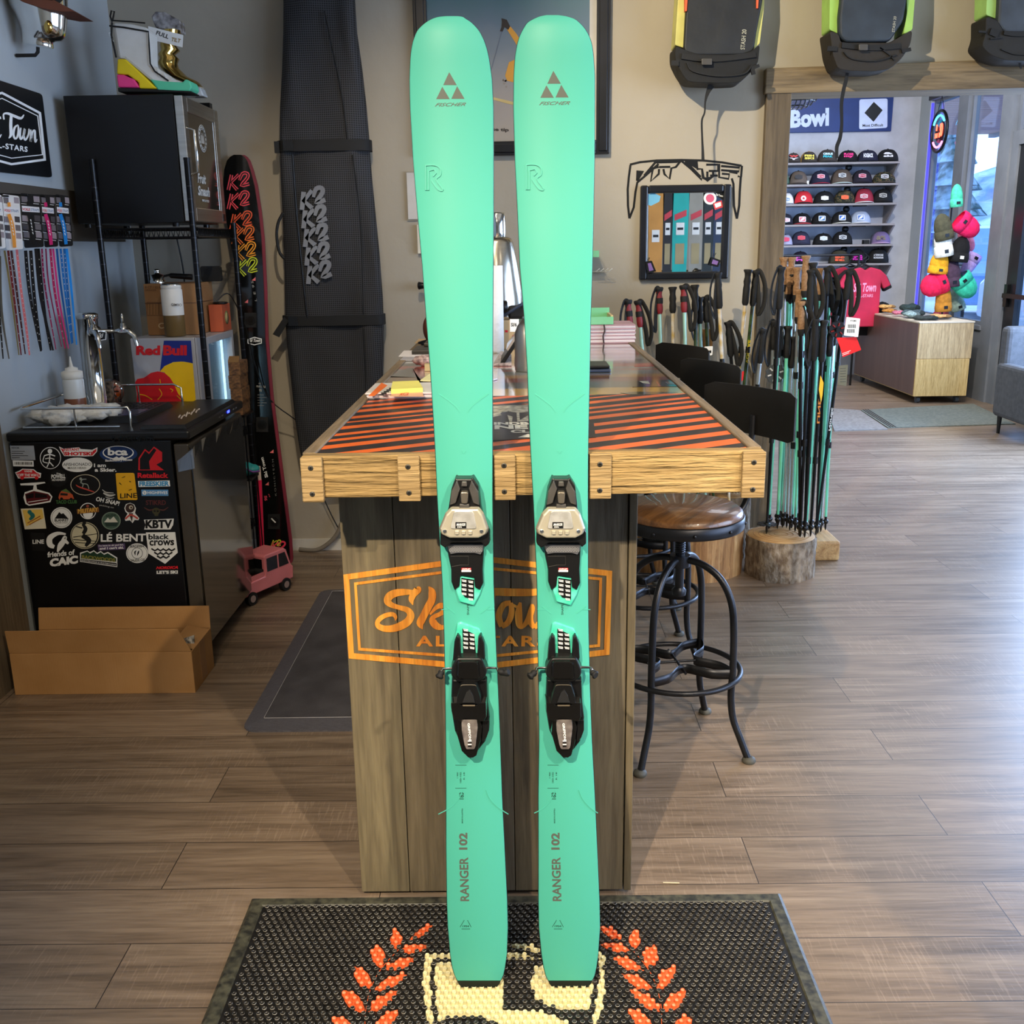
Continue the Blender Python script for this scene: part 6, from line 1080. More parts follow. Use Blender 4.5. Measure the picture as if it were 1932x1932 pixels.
def poster_mat():
    M = bpy.data.materials.new('poster_print'); M.use_nodes = True; nt = M.node_tree; N = nt.nodes; L = nt.links; b = N['Principled BSDF']; b.inputs['Roughness'].default_value = .5
    co = N.new('ShaderNodeTexCoord'); sp = N.new('ShaderNodeSeparateXYZ'); L.new(co.outputs['Object'], sp.inputs[0])
    no = N.new('ShaderNodeTexNoise'); no.inputs['Scale'].default_value = 5; L.new(co.outputs['Object'], no.inputs[0])
    a = N.new('ShaderNodeMath'); a.operation = 'MULTIPLY_ADD'; L.new(no.outputs['Fac'], a.inputs[0]); a.inputs[1].default_value = .22; L.new(sp.outputs['Z'], a.inputs[2])
    m = N.new('ShaderNodeMapRange'); L.new(a.outputs[0], m.inputs[0]); m.inputs[1].default_value = .1; m.inputs[2].default_value = .85
    cr = N.new('ShaderNodeValToRGB'); L.new(m.outputs[0], cr.inputs[0]); e = cr.color_ramp.elements; e[0].color = lin((168, 158, 142)); e[1].color = lin((66, 104, 110)); e[1].position = .95
    for p_, c in ((.3, (150, 142, 136)), (.55, (122, 128, 134)), (.75, (84, 106, 122))): x = e.new(p_); x.color = lin(c)
    L.new(cr.outputs[0], b.inputs['Base Color']); return M
mb = MB().box((X0 + fw, 4.984, Z0 + fw), (X1 - fw, 4.992, Z1 - fw), mat('poster_border', (188, 184, 176), .5)); mb.build('border', t)
PP = PY(4.982); pc = lambda l: [(760 + x / 4.2925, y / 4.2925) for x, y in l]
pw = MB().box((X0 + fw + .02, 4.982, Z0 + fw + .0), (X1 - fw - .012, 4.986, Z1 - fw - .05), poster_mat()); ar = pw.build('print', t, o=(0, 4.98, Z0))
mb = MB(); YJ = flat((196, 140, 48)); GLV = flat((30, 24, 24))
mb.ppoly(pc([(880, 225), (908, 200), (958, 262), (1010, 350), (1000, 420), (940, 320)]), PP, YJ, .0012).ppoly(pc([(895, 490), (940, 470), (1000, 560), (960, 660), (880, 640), (864, 600)]), PP, YJ, .0012)
mb.ppoly(pc([(835, 133), (878, 145), (905, 200), (890, 228), (860, 205), (843, 242), (822, 238), (835, 205), (838, 165)]), PP, GLV, .0014)
mb.pstroke([(760 + x / 4.2925, y / 4.2925, 1.8) for x, y in ((838, 240), (722, 655))], PP, flat((88, 100, 116)), .001, 1)
mb.ppoly(pc([(735, 766), (890, 802), (1000, 830), (1000, 850), (890, 828), (735, 784)]), PP, flat((190, 168, 110)), .0012)
for a in range(9): mb.ppoly(circ(963 + R.uniform(-6, 6), 155 + R.uniform(-12, 8), R.uniform(1, 2.4), 8), PP, flat((130, 120, 112)), .001)
mb.ptext('nose tip', (922, 245), (968, 247), (922, 237), PP, flat((40, 34, 34)), .001, bold=.035)
mb.build('skier_artwork', ar)
# two small white frames, knob, shelf bracket and hooks on the wall
t = thing('small_white_frame', 'small thin framed white notice on the wall left of the skis', 'picture frame', (-.5, 4.99, 1.6))
A, B = PY(4.985).at(767, 326), PY(4.985).at(812, 413)
MB().box((A.x, 4.985, B.z), (B.x, 4.999, A.z), mat('notice_white', (196, 192, 186), .5)).build('board', t)
MB().box((A.x - .006, 4.99, B.z - .006), (B.x + .006, 4.998, A.z + .006), flat((150, 144, 130))).build('backing', t)
A, B = PY(4.985).at(787, 424), PY(4.985).at(815, 478)
tag(MB().box((A.x, 4.975, B.z), (B.x, 4.999, A.z), mat('dispenser_white', (210, 204, 186), .4)).build('white_dispenser', o=(A.x, 4.99, B.z)), 'slim white box on the wall just below the small white notice', 'box')
c = PY(4.93).at(796, 539)
tag(MB().lathe([(.012, 0), (.019, .005), (.013, .03), (.013, .06), (.02, .085)], BLK, (c.x - .02, 4.93, c.z), 16, RYm).cyl((c.x + .04, 4.93, c.z), (c.x + .04, 4.999, c.z), .008, BLK, 8).build('coat_hook', o=tuple(c)), 'black wall hook poking out left of the left mint ski', 'hook')
A = PY(4.9).at(1110, 473); B = PY(4.9).at(1129, 485)
tag(MB().box((A.x - .06, 4.86, B.z), (B.x, 4.999, A.z), mat('mint_paint', (120, 190, 140), .6)).build('wall_shelf', o=(B.x, 4.95, B.z)), 'small green wall shelf just right of the right mint ski', 'shelf')
mb = MB()
for k in range(4):
    x = 1122 + k * 8; mb.tube([PY(4.985).at(x - 8, 513), PY(4.96).at(x - 2, 513), PY(4.93).at(x + 3, 512), PY(4.92).at(x + 9, 507)], .0022, WHT, 6)
mb.cyl(PY(4.985).at(1110, 513), PY(4.985).at(1142, 513), .003, WHT, 6).cyl(PY(4.985).at(1115, 513), PY(4.9995).at(1115, 513), .003, WHT, 6)
tag(mb.build('wire_hooks', o=tuple(PY(4.985).at(1130, 513))), 'row of white wire hooks on the wall right of the right mint ski', 'hook')
# ================================================================ things on the counter
ZC = ZT - .0032; PTC = PZ(ZC)
def stack(x0, x1, y0, y1, z, n, th, m1, m2, name, par, jit=.003, rs=1):
    mb = MB(); r = random.Random(rs)
    for i in range(n): dx, dy = r.uniform(-jit, jit), r.uniform(-jit, jit); mb.box((x0 + dx, y0 + dy, z + i * th), (x1 + dx, y1 + dy, z + (i + .86) * th), m1 if i % 3 else m2)
    return mb.build(name, par)
PAG = mat('page_edges', (218, 205, 205), .6); PAG2 = mat('page_cover', (176, 140, 146), .5)
A = PTC.at(692, 753); t = thing('magazine', 'thin stack of orange and white magazines on the counter left of the skis', 'magazine', (A.x + .1, 2.75, ZC))
stack(A.x, A.x + .27, A.y, A.y + .2, ZC, 5, .0032, PAG, WHT, 'pages', t, .004)
zt_ = ZC + .0162; Pm = PZ(zt_); mb = MB().box((A.x, A.y, zt_ - .0006), (A.x + .27, A.y + .2, zt_), mat('cover_white', (222, 216, 206), .35, coat=.3))
mb.ppoly([(695, 747), (706, 747), (731, 727), (720, 722)], Pm, flat((226, 110, 40)), .0004); mb.ppoly([(735, 748), (800, 748), (796, 738), (742, 739)], Pm, flat((226, 170, 130)), .0004)
for k in range(6): mb.pstroke([(714 + k * 5, 745 - k * 3, 2.4), (724 + k * 5, 745 - k * 3, 2.4)], Pm, BLK, .0004, 1, base=.0003)
mb.ptext('XC2', (752, 747), (770, 746), (755, 741), Pm, flat((220, 90, 60)), .0004, base=.0006, bold=.04); mb.build('cover', t)
q = [Pm.at(x, y) for x, y in ((738, 743), (798, 740), (790, 726), (741, 728))]
tag(MB().prism(q, (0, 0, .012), mat('sticky_yellow', (232, 220, 110), .6)).build('sticky_note_pad', o=tuple(q[0])), 'pale yellow sticky note pad on the orange magazines', 'note pad')
def sheet(pts, m, name, label, h=0, th=.0012, cat='paper', **k):
    pl = PZ(ZC + h); q = [pl.at(x, y) for x, y in pts]; return tag(MB().prism(q, (0, 0, th), m).build(name, o=tuple(q[0]), **k), label, cat)
PW = mat('paper_white', (206, 202, 204), .6)
sheet([(752, 673), (762, 662), (812, 661), (812, 673)], PW, 'paper_sheet', 'upper white paper sheet lying across the counter\'s left rail', .006)
sheet([(755, 681), (764, 673), (812, 674), (812, 681)], mat('notepad_grey', (150, 148, 152), .6), 'notepad', 'grey ruled notepad under the paper sheet left of the skis', .0005, .005, 'note pad')
q = PTC.at(802, 690); mb = MB().ball((q.x, q.y, ZC + .018), (.04, .03, .018), mat('printed_tissue', (196, 172, 164), .7, c2=(110, 90, 90), sc=70), 16, 8, lambda p: p * (1 + .2 * math.sin(p.x * 8) * math.cos(p.y * 7)))
tag(mb.build('crumpled_tissue', o=(q.x, q.y, ZC)), 'crumpled printed tissue on the counter beside the left mint ski', 'tissue')
sheet([(793, 719), (812, 706), (815, 716), (812, 720)], mat('pale_yellow_card', (226, 220, 160), .6), 'yellow_card', 'pale yellow folded card behind the sticky note pad', .004, .003, 'card')
q = PTC.at(806, 700); tag(MB().box((q.x - .008, q.y, ZC), (q.x + .02, q.y + .03, ZC + .022), mat('sand_block', (176, 160, 116), .7)).build('eraser_block', o=(q.x, q.y, ZC)), 'small sand coloured block beside the left mint ski', 'block')
t = thing('laptop', 'dark closed laptop stack on the far left of the counter', 'laptop', (-.3, 3.9, ZC))
MB().box((-.392, 3.72, ZC), (-.2, 3.92, ZC + .022), mat('laptop_dark', (40, 36, 30), .4)).build('base', t, bev=.003); MB().box((-.36, 3.86, ZC + .0225), (-.2, 4.08, ZC + .035), mat('laptop_brown', (58, 48, 38), .35)).build('lid', t, bev=.003)
t = thing('upright_object', 'black and brown upright object behind the left mint ski', 'stand', (-.34, 4.2, ZC))  # unidentified upright object, not a light source
q = PY(4.2).at(806, 620); MB().lathe([(.05, ZC), (.05, ZC + .01), (.012, ZC + .02), (.012, q.z)], BLK, (q.x + .01, 4.2, 0), 16).build('base', t); MB().ball((q.x + .012, 4.2, q.z + .0), (.03, .03, .055), mat('brown_leather', (84, 44, 28), .4), 14, 10).build('head', t)
sheet([(783, 648), (812, 648), (812, 641), (790, 641)], mat('kraft', (190, 160, 120), .7), 'kraft_envelope', 'tan envelope at the far left end of the counter', .0005, .004, 'envelope')
# between the skis
q = PY(4.15).at(941, 600); cx = q.x - .005
t = thing('steel_urn', 'tall tapered stainless steel urn with cylinder cap between the skis', 'urn', (cx, 4.2, ZC)); Pu = PY(4.2)
zz = lambda y: Pu.at(950, y).z
k = 4.2 / 1912 * 1.0
BSS = mat('satin_steel', (200, 194, 180), .22, 1, c2=(180, 172, 158), sc=3, st=(1, 1, 8))
MB().lathe([(.108, ZC), (.112, ZC + .01), (.106, zz(560)), (.085, zz(500)), (.068, zz(458)), (.06, zz(450)), (.045, zz(447))], BSS, (cx, 4.2, 0), 36).build('body', t)
MB().lathe([(.032, zz(449)), (.034, zz(446)), (.034, zz(404)), (.03, zz(401)), (.001, zz(400))], CHR, (cx + .004, 4.2, 0), 28).build('cap', t)
q = PY(3.85).at(938, 600); t = thing('paper_towel_roll', 'white paper towel roll standing between the mint skis', 'paper towel', (q.x - .03, 3.85, ZC))
MB().lathe([(.014, ZC), (.05, ZC), (.05, PY(3.85).at(940, 501).z), (.014, PY(3.85).at(940, 501).z)], mat('tissue_white', (220, 216, 210), .8, bump=.3, bsc=60), (q.x - .026, 3.85, 0), 28).build('roll', t)
q0, q1 = PY(3.95).at(932, 631), PY(3.95).at(979, 604)
t = thing('small_carton', 'small cardboard carton with white label between the mint skis', 'box', (q0.x, 3.95, ZC))
MB().box((q0.x - .1, 3.95, ZC), (q1.x, 4.1, q1.z), mat('carton_tan', (176, 150, 112), .7)).build('carton', t, bev=.002)
Pz = PY(3.9495); MB().ppoly([(962, 602), (979, 602), (979, 626), (962, 626)], Pz, WHT, .0006).ptext('SI/6', (964, 616), (975, 616), (964, 609), Pz, BLK, .0004, base=.0006, bold=.03).ptext('BRLY', (933, 613), (940, 613), (933, 609), Pz, BLK, .0004).ppoly([(953, 623), (958, 623), (958, 627), (953, 627)], Pz, RED, .0005).build('label', t)
t = thing('camera', 'black camera with strap lying on the small carton', 'camera', (q0.x + .05, 4.0, q1.z))
z = q1.z + .001; c = PY(4.02).at(968, 580)
MB().box((c.x - .02, 3.99, z), (c.x + .055, 4.06, z + .05), BLKM).build('body', t, bev=.012); MB().lathe([(.02, 0), (.026, .01), (.026, .03), (.02, .034)], BLK, (c.x - .055, 4.0, z + .045), 20, RYm).build('lens', t); MB().tube(crom([(c.x - .06, 3.98, z + .006), (c.x - .03, 3.965, z + .02), (c.x + .02, 3.97, z + .05), (c.x + .05, 4.0, z + .065)], 5), .006, mat('navy_cloth', (36, 44, 60), .7), 8).build('neck_strap', t)
# tablet on its stand
t = thing('tablet_stand', 'black tablet seen edge on, leaning on its stand between the skis', 'tablet', (.0, 3.45, ZC))
a, b = PY(3.4).at(943, 686), PY(3.4).at(988, 617)
MB().prism([a, a + V((.012, 0, -.006)), b + V((.012, 0, -.004)), b], (0, .24, 0), BLK).build('tablet', t, bev=.003)
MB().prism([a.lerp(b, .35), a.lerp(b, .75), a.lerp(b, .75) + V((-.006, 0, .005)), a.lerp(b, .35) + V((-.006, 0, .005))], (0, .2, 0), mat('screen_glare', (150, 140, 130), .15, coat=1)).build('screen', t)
m_ = a.lerp(b, .6); MB().tube([m_ + V((.01, .12, 0)), V((m_.x + .06, 3.52, ZC + .01)), V((m_.x + .03, 3.5, ZC + .004))], .006, DKM, 8).box((m_.x, 3.42, ZC), (m_.x + .1, 3.62, ZC + .006), DKM).build('stand', t)
q = PTC.at(992, 702); t = thing('steel_bottle', 'brushed steel bottle standing behind the tablet between the skis', 'bottle', (q.x + .004, q.y + .035, ZC)); bc = (q.x + .004, q.y + .035, 0)
zt2 = PY(bc[1]).at(985, 596).z
MB().lathe([(.036, ZC), (.038, ZC + .004), (.038, ZC + .115), (.03, ZC + .14), (.013, ZC + .165), (.012, zt2 - .02)], mat('bottle_steel', (150, 148, 144), .35, .9), bc, 28).build('body', t); MB().lathe([(.013, zt2 - .02), (.013, zt2 - .004), (.008, zt2), (.001, zt2)], CHR, bc, 18).build('cap', t)
sheet([(931, 704), (940, 697), (938, 716), (931, 718)], PW, 'folded_flyer', 'white folded flyer by the right edge of the left mint ski', .0005, .004)
sheet([(931, 690), (945, 666), (965, 672), (965, 690)], mat('news_print', (190, 180, 178), .6, c2=(120, 112, 112), sc=90), 'printed_sheets', 'loose printed sheets under the tablet between the skis', .0005, .008)
# right of the skis
A = PTC.at(1190, 640); t = thing('booklet_stack', 'tall stack of white and pink booklets with a dark cord at the counter end', 'booklet', (A.x - .1, 4.2, ZC))
stack(A.x - .23, A.x, 4.13, 4.36, ZC, 16, .0046, PAG, PAG2, 'pages', t, .003, 4)
x = PTC.at(1132, 640).x; MB().tube(crom([(x, 4.122, ZC + .002), (x - .003, 4.121, ZC + .03), (x + .003, 4.121, ZC + .05), (x, 4.122, ZC + .076)], 4), .003, mat('cord_brown', (60, 44, 40), .7), 6).build('cord', t)
z = ZC + 16 * .0046 + .001; q = PY(4.15).at(1157, 600)
t = thing('wooden_tray', 'small green inside wooden tray on top of the booklet stack', 'tray', (q.x - .1, 4.2, z)); MT_ = MATS['mint_paint']; WN = mat('pine', (206, 178, 128), .6)
mb = MB().box((q.x - .2, 4.14, z), (q.x, 4.34, z + .006), MT_).box((q.x - .2, 4.14, z + .006), (q.x, 4.15, z + .03), MT_).box((q.x - .2, 4.33, z + .006), (q.x, 4.34, z + .055), MT_); mb.build('floor_and_sides', t); MB().box((q.x - .01, 4.15, z + .006), (q.x, 4.33, z + .035), WN).build('end_board', t)
q = PTC.at(1113, 702); t = thing('card_wallet', 'thick black and grey wallet on the glossy counter right of the skis', 'wallet', (q.x + .02, 3.2, ZC))
MB().box((q.x - .03, 3.17, ZC), (q.x + .065, 3.31, ZC + .009), mat('wallet_grey', (60, 70, 92), .3)).box((q.x - .03, 3.172, ZC + .011), (q.x + .062, 3.31, ZC + .02), BLK).build('case', t, bev=.003)
# ================================================================ wall decal and mirror
PD2 = PY(4.9995); t = thing('wall_decal', 'black angular lettering decal above the small mirror', 'decal', tuple(PY(4.999).at(1290, 310)))
pv = lambda l, w=16: [(1130 + x / 3.863, y / 3.863, w / 3.863) for x, y in l]
mb = MB(); h = 0
for l in ([(222, 1592), (212, 1500), (210, 1380), (218, 1290), (230, 1202)], [(226, 1200), (300, 1182), (420, 1170), (598, 1166), (760, 1170), (900, 1184), (1040, 1208)], [(222, 1592), (254, 1510), (266, 1400), (280, 1330), (345, 1275), (435, 1195)], [(278, 1318), (280, 1246), (322, 1246), (278, 1318)], [(410, 1185), (330, 1280)], [(400, 1184), (566, 1180), (598, 1168)], [(370, 1232), (436, 1216)], [(392, 1232), (378, 1322), (436, 1268), (438, 1232)], [(470, 1232), (478, 1270), (515, 1304), (528, 1226), (560, 1218), (598, 1170)], [(438, 1218), (520, 1216)], [(598, 1170), (670, 1230), (750, 1312), (752, 1232), (712, 1232)], [(626, 1182), (716, 1182), (716, 1230)], [(640, 1184), (742, 1290)], [(752, 1238), (762, 1292), (790, 1318), (832, 1284), (832, 1246)], [(782, 1200), (866, 1200), (866, 1246), (800, 1246)], [(790, 1250), (790, 1290)], [(810, 1280), (866, 1280)], [(876, 1194), (876, 1292), (945, 1304), (950, 1270), (896, 1266)], [(890, 1210), (1025, 1222), (1020, 1250), (890, 1240)], [(950, 1250), (1010, 1262)], [(1042, 1208), (1036, 1288), (1012, 1284)], [(1034, 1288), (1026, 1400), (1022, 1500), (1005, 1594)], [(1005, 1594), (984, 1500), (980, 1340), (968, 1300)]):
    mb.pstroke(pv(l), PD2, BLK, .0004 + h * .00002, 1); h += 1
mb.build('lettering', t)
for tr in ([(278, 1320), (282, 1246), (325, 1246)], [(742, 1296), (790, 1320), (835, 1286)], [(626, 1180), (720, 1182), (714, 1232)]): mb = MB().ppoly([(1130 + x / 3.863, y / 3.863) for x, y in tr], PD2, BLK, .0006); mb.build('solid_triangle', t)
t = thing('wall_mirror', 'small black framed mirror with stickers, reflecting a row of skis', 'mirror', (.79, 4.97, 1.33))
X0, X1, Z0, Z1, fw = .578, 1.002, 1.333, 1.765, .036
mb = MB().box((X0, 4.965, Z0), (X0 + fw, 4.999, Z1), FM).box((X1 - fw, 4.965, Z0), (X1, 4.999, Z1), FM).box((X0 + fw, 4.965, Z0), (X1 - fw, 4.999, Z0 + fw), FM).box((X0 + fw, 4.965, Z1 - fw), (X1 - fw, 4.999, Z1), FM); mb.build('frame', t, bev=.008)
MB().box((X0 + fw, 4.982, Z0 + fw), (X1 - fw, 4.986, Z1 - fw), mat('mirror_silver', (232, 234, 234), .01, 1, c2=(232, 234, 234))).build('glass', t)
Pm2 = PY(4.9815); pv2 = lambda l: [(1130 + x / 3.863, y / 3.863) for x, y in l]
mb = MB().ppoly(pv2([(340, 1420), (400, 1405), (450, 1430), (440, 1470), (380, 1500), (350, 1490)]), Pm2, flat((96, 160, 190)), .0008); o = mb.build('blue_sticker', t)
c = pv2([(810, 1445)])[0]; mb = MB().ppoly(circ(c[0], c[1], 12, 22), Pm2, WHT, .0008).ppoly(circ(c[0], c[1], 8, 18), Pm2, flat((190, 80, 110)), .0004, base=.0008); mb.build('round_sticker', t)
mb = MB().ppoly(pv2([(850, 1395), (905, 1400), (908, 1460), (860, 1430)]), Pm2, BLK, .0008).ptext('Ski Town', (1351, 369), (1364, 372), (1351, 365), Pm2, WHT, .0004, base=.0008); mb.build('black_sticker', t)
mb = MB().ppoly(pv2([(830, 1480), (895, 1460), (905, 1510), (845, 1530)]), Pm2, flat((200, 60, 70)), .0008).ppoly(pv2([(842, 1486), (888, 1472), (892, 1500), (852, 1515)]), Pm2, WHT, .0004, base=.0008); mb.build('red_sticker', t)
Pm3 = PY(4.962)
for l, n in (([(1218, 494), (1230, 492), (1238, 512), (1222, 516)], 'left_corner_tag'), ([(1343, 485), (1360, 491), (1355, 504), (1338, 500)], 'right_corner_tag')):
    mb = MB().ppoly(l, Pm3, BLK, .003).ppoly(inset(l, 3.5), Pm3, flat((120, 90, 150)), .0005, base=.003); mb.tube([Pm3.at(l[0][0] + 4, l[0][1]), Pm3.at(l[0][0] + 8, l[0][1] - 8)], .0015, BLK, 5); mb.build(n, t)
# ski rack that the mirror shows (stands right of the photographer)
def mpt(px, py, Yr):
    r = ray(px, py); k = (2 * 4.984 - Yr) / r.y; return V((r.x * k, Yr, EYE.z + r.z * k))
t = thing('ski_rack', 'dark wooden ski rack seen only in the wall mirror', 'rack', (1.55, 1.0, 0))
MB().box((1.1, .93, 0), (2.05, .98, .35), POSTW).box((1.1, .93, 1.2), (2.05, .96, 1.28), POSTW).build('rails', t); MB().box((1.08, .9, 0), (1.12, 1.05, 1.3), POSTZ).build('post', t); MB().box((2.03, .9, 0), (2.07, 1.05, 1.3), POSTZ).build('post', t)
for i, (xa, xb, c, c2, lb) in enumerate(((1224, 1250, (206, 146, 72), (60, 60, 60), 'orange'), (1251, 1268, (44, 42, 42), (60, 60, 60), 'charcoal'), (1269, 1297, (40, 176, 168), (24, 90, 90), 'turquoise'), (1300, 1325, (156, 152, 140), (70, 70, 66), 'pale grey'), (1326, 1345, (40, 46, 44), (80, 80, 76), 'dark green'), (1346, 1366, (44, 58, 84), (90, 100, 120), 'dark blue'))):
    Yr = 1.03; a, b = mpt(xa, 430, Yr), mpt(xb, 430, Yr); w = (b.x - a.x) / 2; cx = (a.x + b.x) / 2
    t = thing('rack_ski', lb + ' ski standing in the rack, seen reflected in the small mirror', 'ski', (cx, Yr, 0), 'skis reflected in the mirror')
    m = mat('rack_ski_%d' % i, c, .4); hh = 1.13
    rg = [(0, .8), (.05, 1.05), (.6, .98), (.95, .92), (1.5, 1.08), (1.68, 1.15), (1.76, 1.05), (1.81, .75), (1.83, .3)]
    MB().loft([[(cx - w * k, Yr + .008, z * hh), (cx + w * k, Yr + .008, z * hh), (cx + w * k, Yr - .002, z * hh), (cx - w * k, Yr - .002, z * hh)] for z, k in rg], m, False).build('ski_body', t)
    z = mpt(1260, 445 if i == 0 else 432, Yr).z; MB().box((cx - w * .55, Yr + .009, z - .05), (cx + w * .55, Yr + .01, z + .05), WHT).box((cx - w * .4, Yr + .01, z - .01), (cx + w * .4, Yr + .0105, z + .01), BLK).build('price_tag', t)
    if i: 
        z2 = mpt(1260, 410, Yr).z; MB().hexa([(cx - w * .8, Yr + .009, z2 - .03), (cx + w * .8, Yr + .009, z2 + .01), (cx + w * .8, Yr + .01, z2 + .01), (cx - w * .8, Yr + .01, z2 - .03), (cx - w * .8, Yr + .009, z2 + .02), (cx + w * .8, Yr + .009, z2 + .06), (cx + w * .8, Yr + .01, z2 + .06), (cx - w * .8, Yr + .01, z2 + .02)], flat((206, 70, 80))).build('sale_sticker', t)
        z3 = mpt(1260, 478, Yr).z; MB().box((cx - w * .6, Yr + .009, z3 - .09), (cx + w * .6, Yr + .0095, z3 + .08), flat((166, 150, 110))).build('info_panel', t)
# ================================================================ backpacks
def pack(name, label, k, ox, main, sides, base, mainc, sidec, txt, strap, extra):
    P1 = PY(4.80); f = lambda l: [(ox + x / k, y / k) for x, y in l]
    c = P1.at(*f([main[0]])[0]); t = thing('backpack', label, 'backpack', (c.x, 4.9, 2.2), 'backpacks hanging on the wall')
    MC = mat('pack_' + name, mainc, .55, c2=tuple(x * 1.3 + 3 for x in mainc), sc=5, bump=.5, bsc=9); SC = mat('pack_side_' + name, sidec, .5, c2=tuple(min(255, x * 1.12) for x in sidec), sc=8, bump=.4, bsc=12); BC = mat('pack_base_' + name, base[1], .7, bump=.4, bsc=16)
    MB().ppoly(rr4(f(main), 8), P1, MC, .13, base=-.1, taper=1.02).build('main_body', t, bev=.02, seg=3)
    for s_ in sides: MB().ppoly(rr4(f(s_), 3), P1, SC, .12, base=-.12, taper=1.02).build('side_panel', t, bev=.01)
    MB().ppoly(rr4(f(base[0]), 8), P1, BC, .145, base=-.105, taper=1.02).build('base_panel', t, bev=.02, seg=3)
    for e in extra: MB().pstroke([(ox + x / k, y / k, w / k) for x, y, w in e], P1, BLKM, .012, 4, base=.038).build('webbing', t)
    if txt: q = f(txt[1:4]); MB().ptext(txt[0], q[0], q[1], q[2], P1, mat('pack_print', (170, 168, 150), .4), .001, base=.0315, bold=.01, shear=.1).build('lettering', t)
    mb = MB().pstroke([(ox + x / k, y / k, w / k) for x, y, w in strap], P1, BLKM, .003, 5, base=-.02); mb.build('hanging_strap', t)
    return t
t = pack('yellow', 'black backpack with yellow side panels hanging left of the doorway', 3.863, 1130, [(600, -260), (1190, -260), (1195, 0), (1150, 230), (1130, 370), (1060, 400), (650, 400), (620, 360), (640, 0)], [[(588, -200), (640, -200), (640, 85), (622, 350), (555, 328), (572, 60)], [(1150, -200), (1206, -200), (1205, 40), (1172, 318), (1125, 355), (1140, 100)]], ([(556, 330), (620, 360), (720, 395), (1000, 398), (1110, 375), (1174, 320), (1160, 460), (1095, 540), (1030, 600), (900, 606), (700, 600), (645, 592), (600, 530), (556, 440)], (11, 11, 11)), (24, 26, 29), (196, 190, 110), ('STASH 20', (1062, 362), (1076, 215), (1030, 362)), [(820, 620, 50), (795, 670, 30), (775, 740, 14), (770, 820, 12), (750, 880, 14), (752, 1000, 14), (756, 1090, 18), (758, 1170, 22)], [[(600, 412, 40), (740, 430, 42), (900, 430, 40), (1140, 400, 40)], [(525, 462, 38), (580, 462, 38)], [(1125, 545, 28), (1120, 500, 28), (1165, 480, 22)], [(640, 460, 10), (680, 520, 10), (860, 556, 10), (1050, 540, 10), (1110, 480, 10)]])
mb = MB().ppoly(rr4([(1130 + x / 3.863, y / 3.863) for x, y in ((750, 425), (825, 425), (825, 472), (750, 472))], 2), PY(4.745), mat('buckle_grey', (70, 68, 66), .3), .012); mb.build('buckle', t, bev=.002)
mb = MB().ppoly([(1130 + x / 3.863, y / 3.863) for x, y in ((628, -60), (650, -60), (640, 80), (628, 80))], PY(4.79), flat((220, 90, 50)), .03).ppoly([(1130 + x / 3.863, y / 3.863) for x, y in ((1148, -60), (1168, -60), (1160, 60), (1148, 60))], PY(4.79), flat((220, 90, 50)), .03); mb.build('orange_trim', t)
t = pack('green', 'grey backpack with lime side panels hanging over the doorway', 3.85, 1430, [(600, -260), (1080, -260), (1085, 0), (1060, 150), (960, 300), (640, 305), (592, 260), (590, 120), (605, 0)], [[(525, -200), (605, -200), (603, 0), (582, 115), (592, 248), (520, 215)], [(1078, -200), (1142, -200), (1140, 0), (1122, 215), (1058, 248), (1082, 90)]], ([(520, 218), (592, 250), (600, 310), (960, 310), (1060, 250), (1124, 215), (1110, 320), (1050, 420), (965, 500), (850, 518), (680, 515), (580, 500), (545, 400)], (36, 31, 25)), (38, 45, 53), (150, 190, 92), ('STASH 20', (992, 235), (1006, 120), (972, 233)), [(650, 515, 20), (640, 580, 26), (620, 660, 26), (606, 760, 24), (608, 900, 22), (596, 1000, 26), (572, 1070, 26), (574, 1150, 18)], [[(605, 330, 40), (740, 345, 40), (860, 350, 40), (1030, 335, 40)], [(500, 355, 34), (570, 358, 34)], [(1040, 375, 26), (1105, 360, 26)], [(620, 380, 9), (680, 430, 9), (850, 445, 9), (1000, 400, 9)], [(880, 350, 10), (950, 400, 10), (985, 440, 8)]])
mb = MB().ppoly(rr4([(1430 + x / 3.85, y / 3.85) for x, y in ((735, 320), (800, 320), (800, 365), (735, 365))], 2), PY(4.745), MATS['buckle_grey'], .012); mb.build('buckle', t, bev=.002)
t = pack('slate', 'slate grey backpack with green panel hanging at the right edge of the photo', 3.85, 1430, [(1750, -260), (2300, -260), (2300, 240), (1790, 235), (1745, 180), (1755, 0)], [[(1662, -200), (1756, -200), (1755, 0), (1745, 140), (1658, 108), (1662, 0)]], ([(1656, 112), (1745, 150), (1790, 240), (2300, 250), (2280, 400), (2150, 438), (1932, 442), (1800, 438), (1690, 400), (1625, 335), (1655, 250)], (26, 24, 21)), (46, 52, 60), (142, 180, 100), None, [(1900, 440, 20), (1905, 480, 16), (1912, 500, 10)], [[(1780, 240, 30), (1850, 250, 34), (2000, 250, 34)], [(1595, 232, 14), (1650, 236, 16)], [(1680, 285, 10), (1770, 275, 10)], [(1760, 360, 8), (1850, 395, 8), (1950, 400, 8)], [(1680, 230, 50), (1740, 250, 60)]])
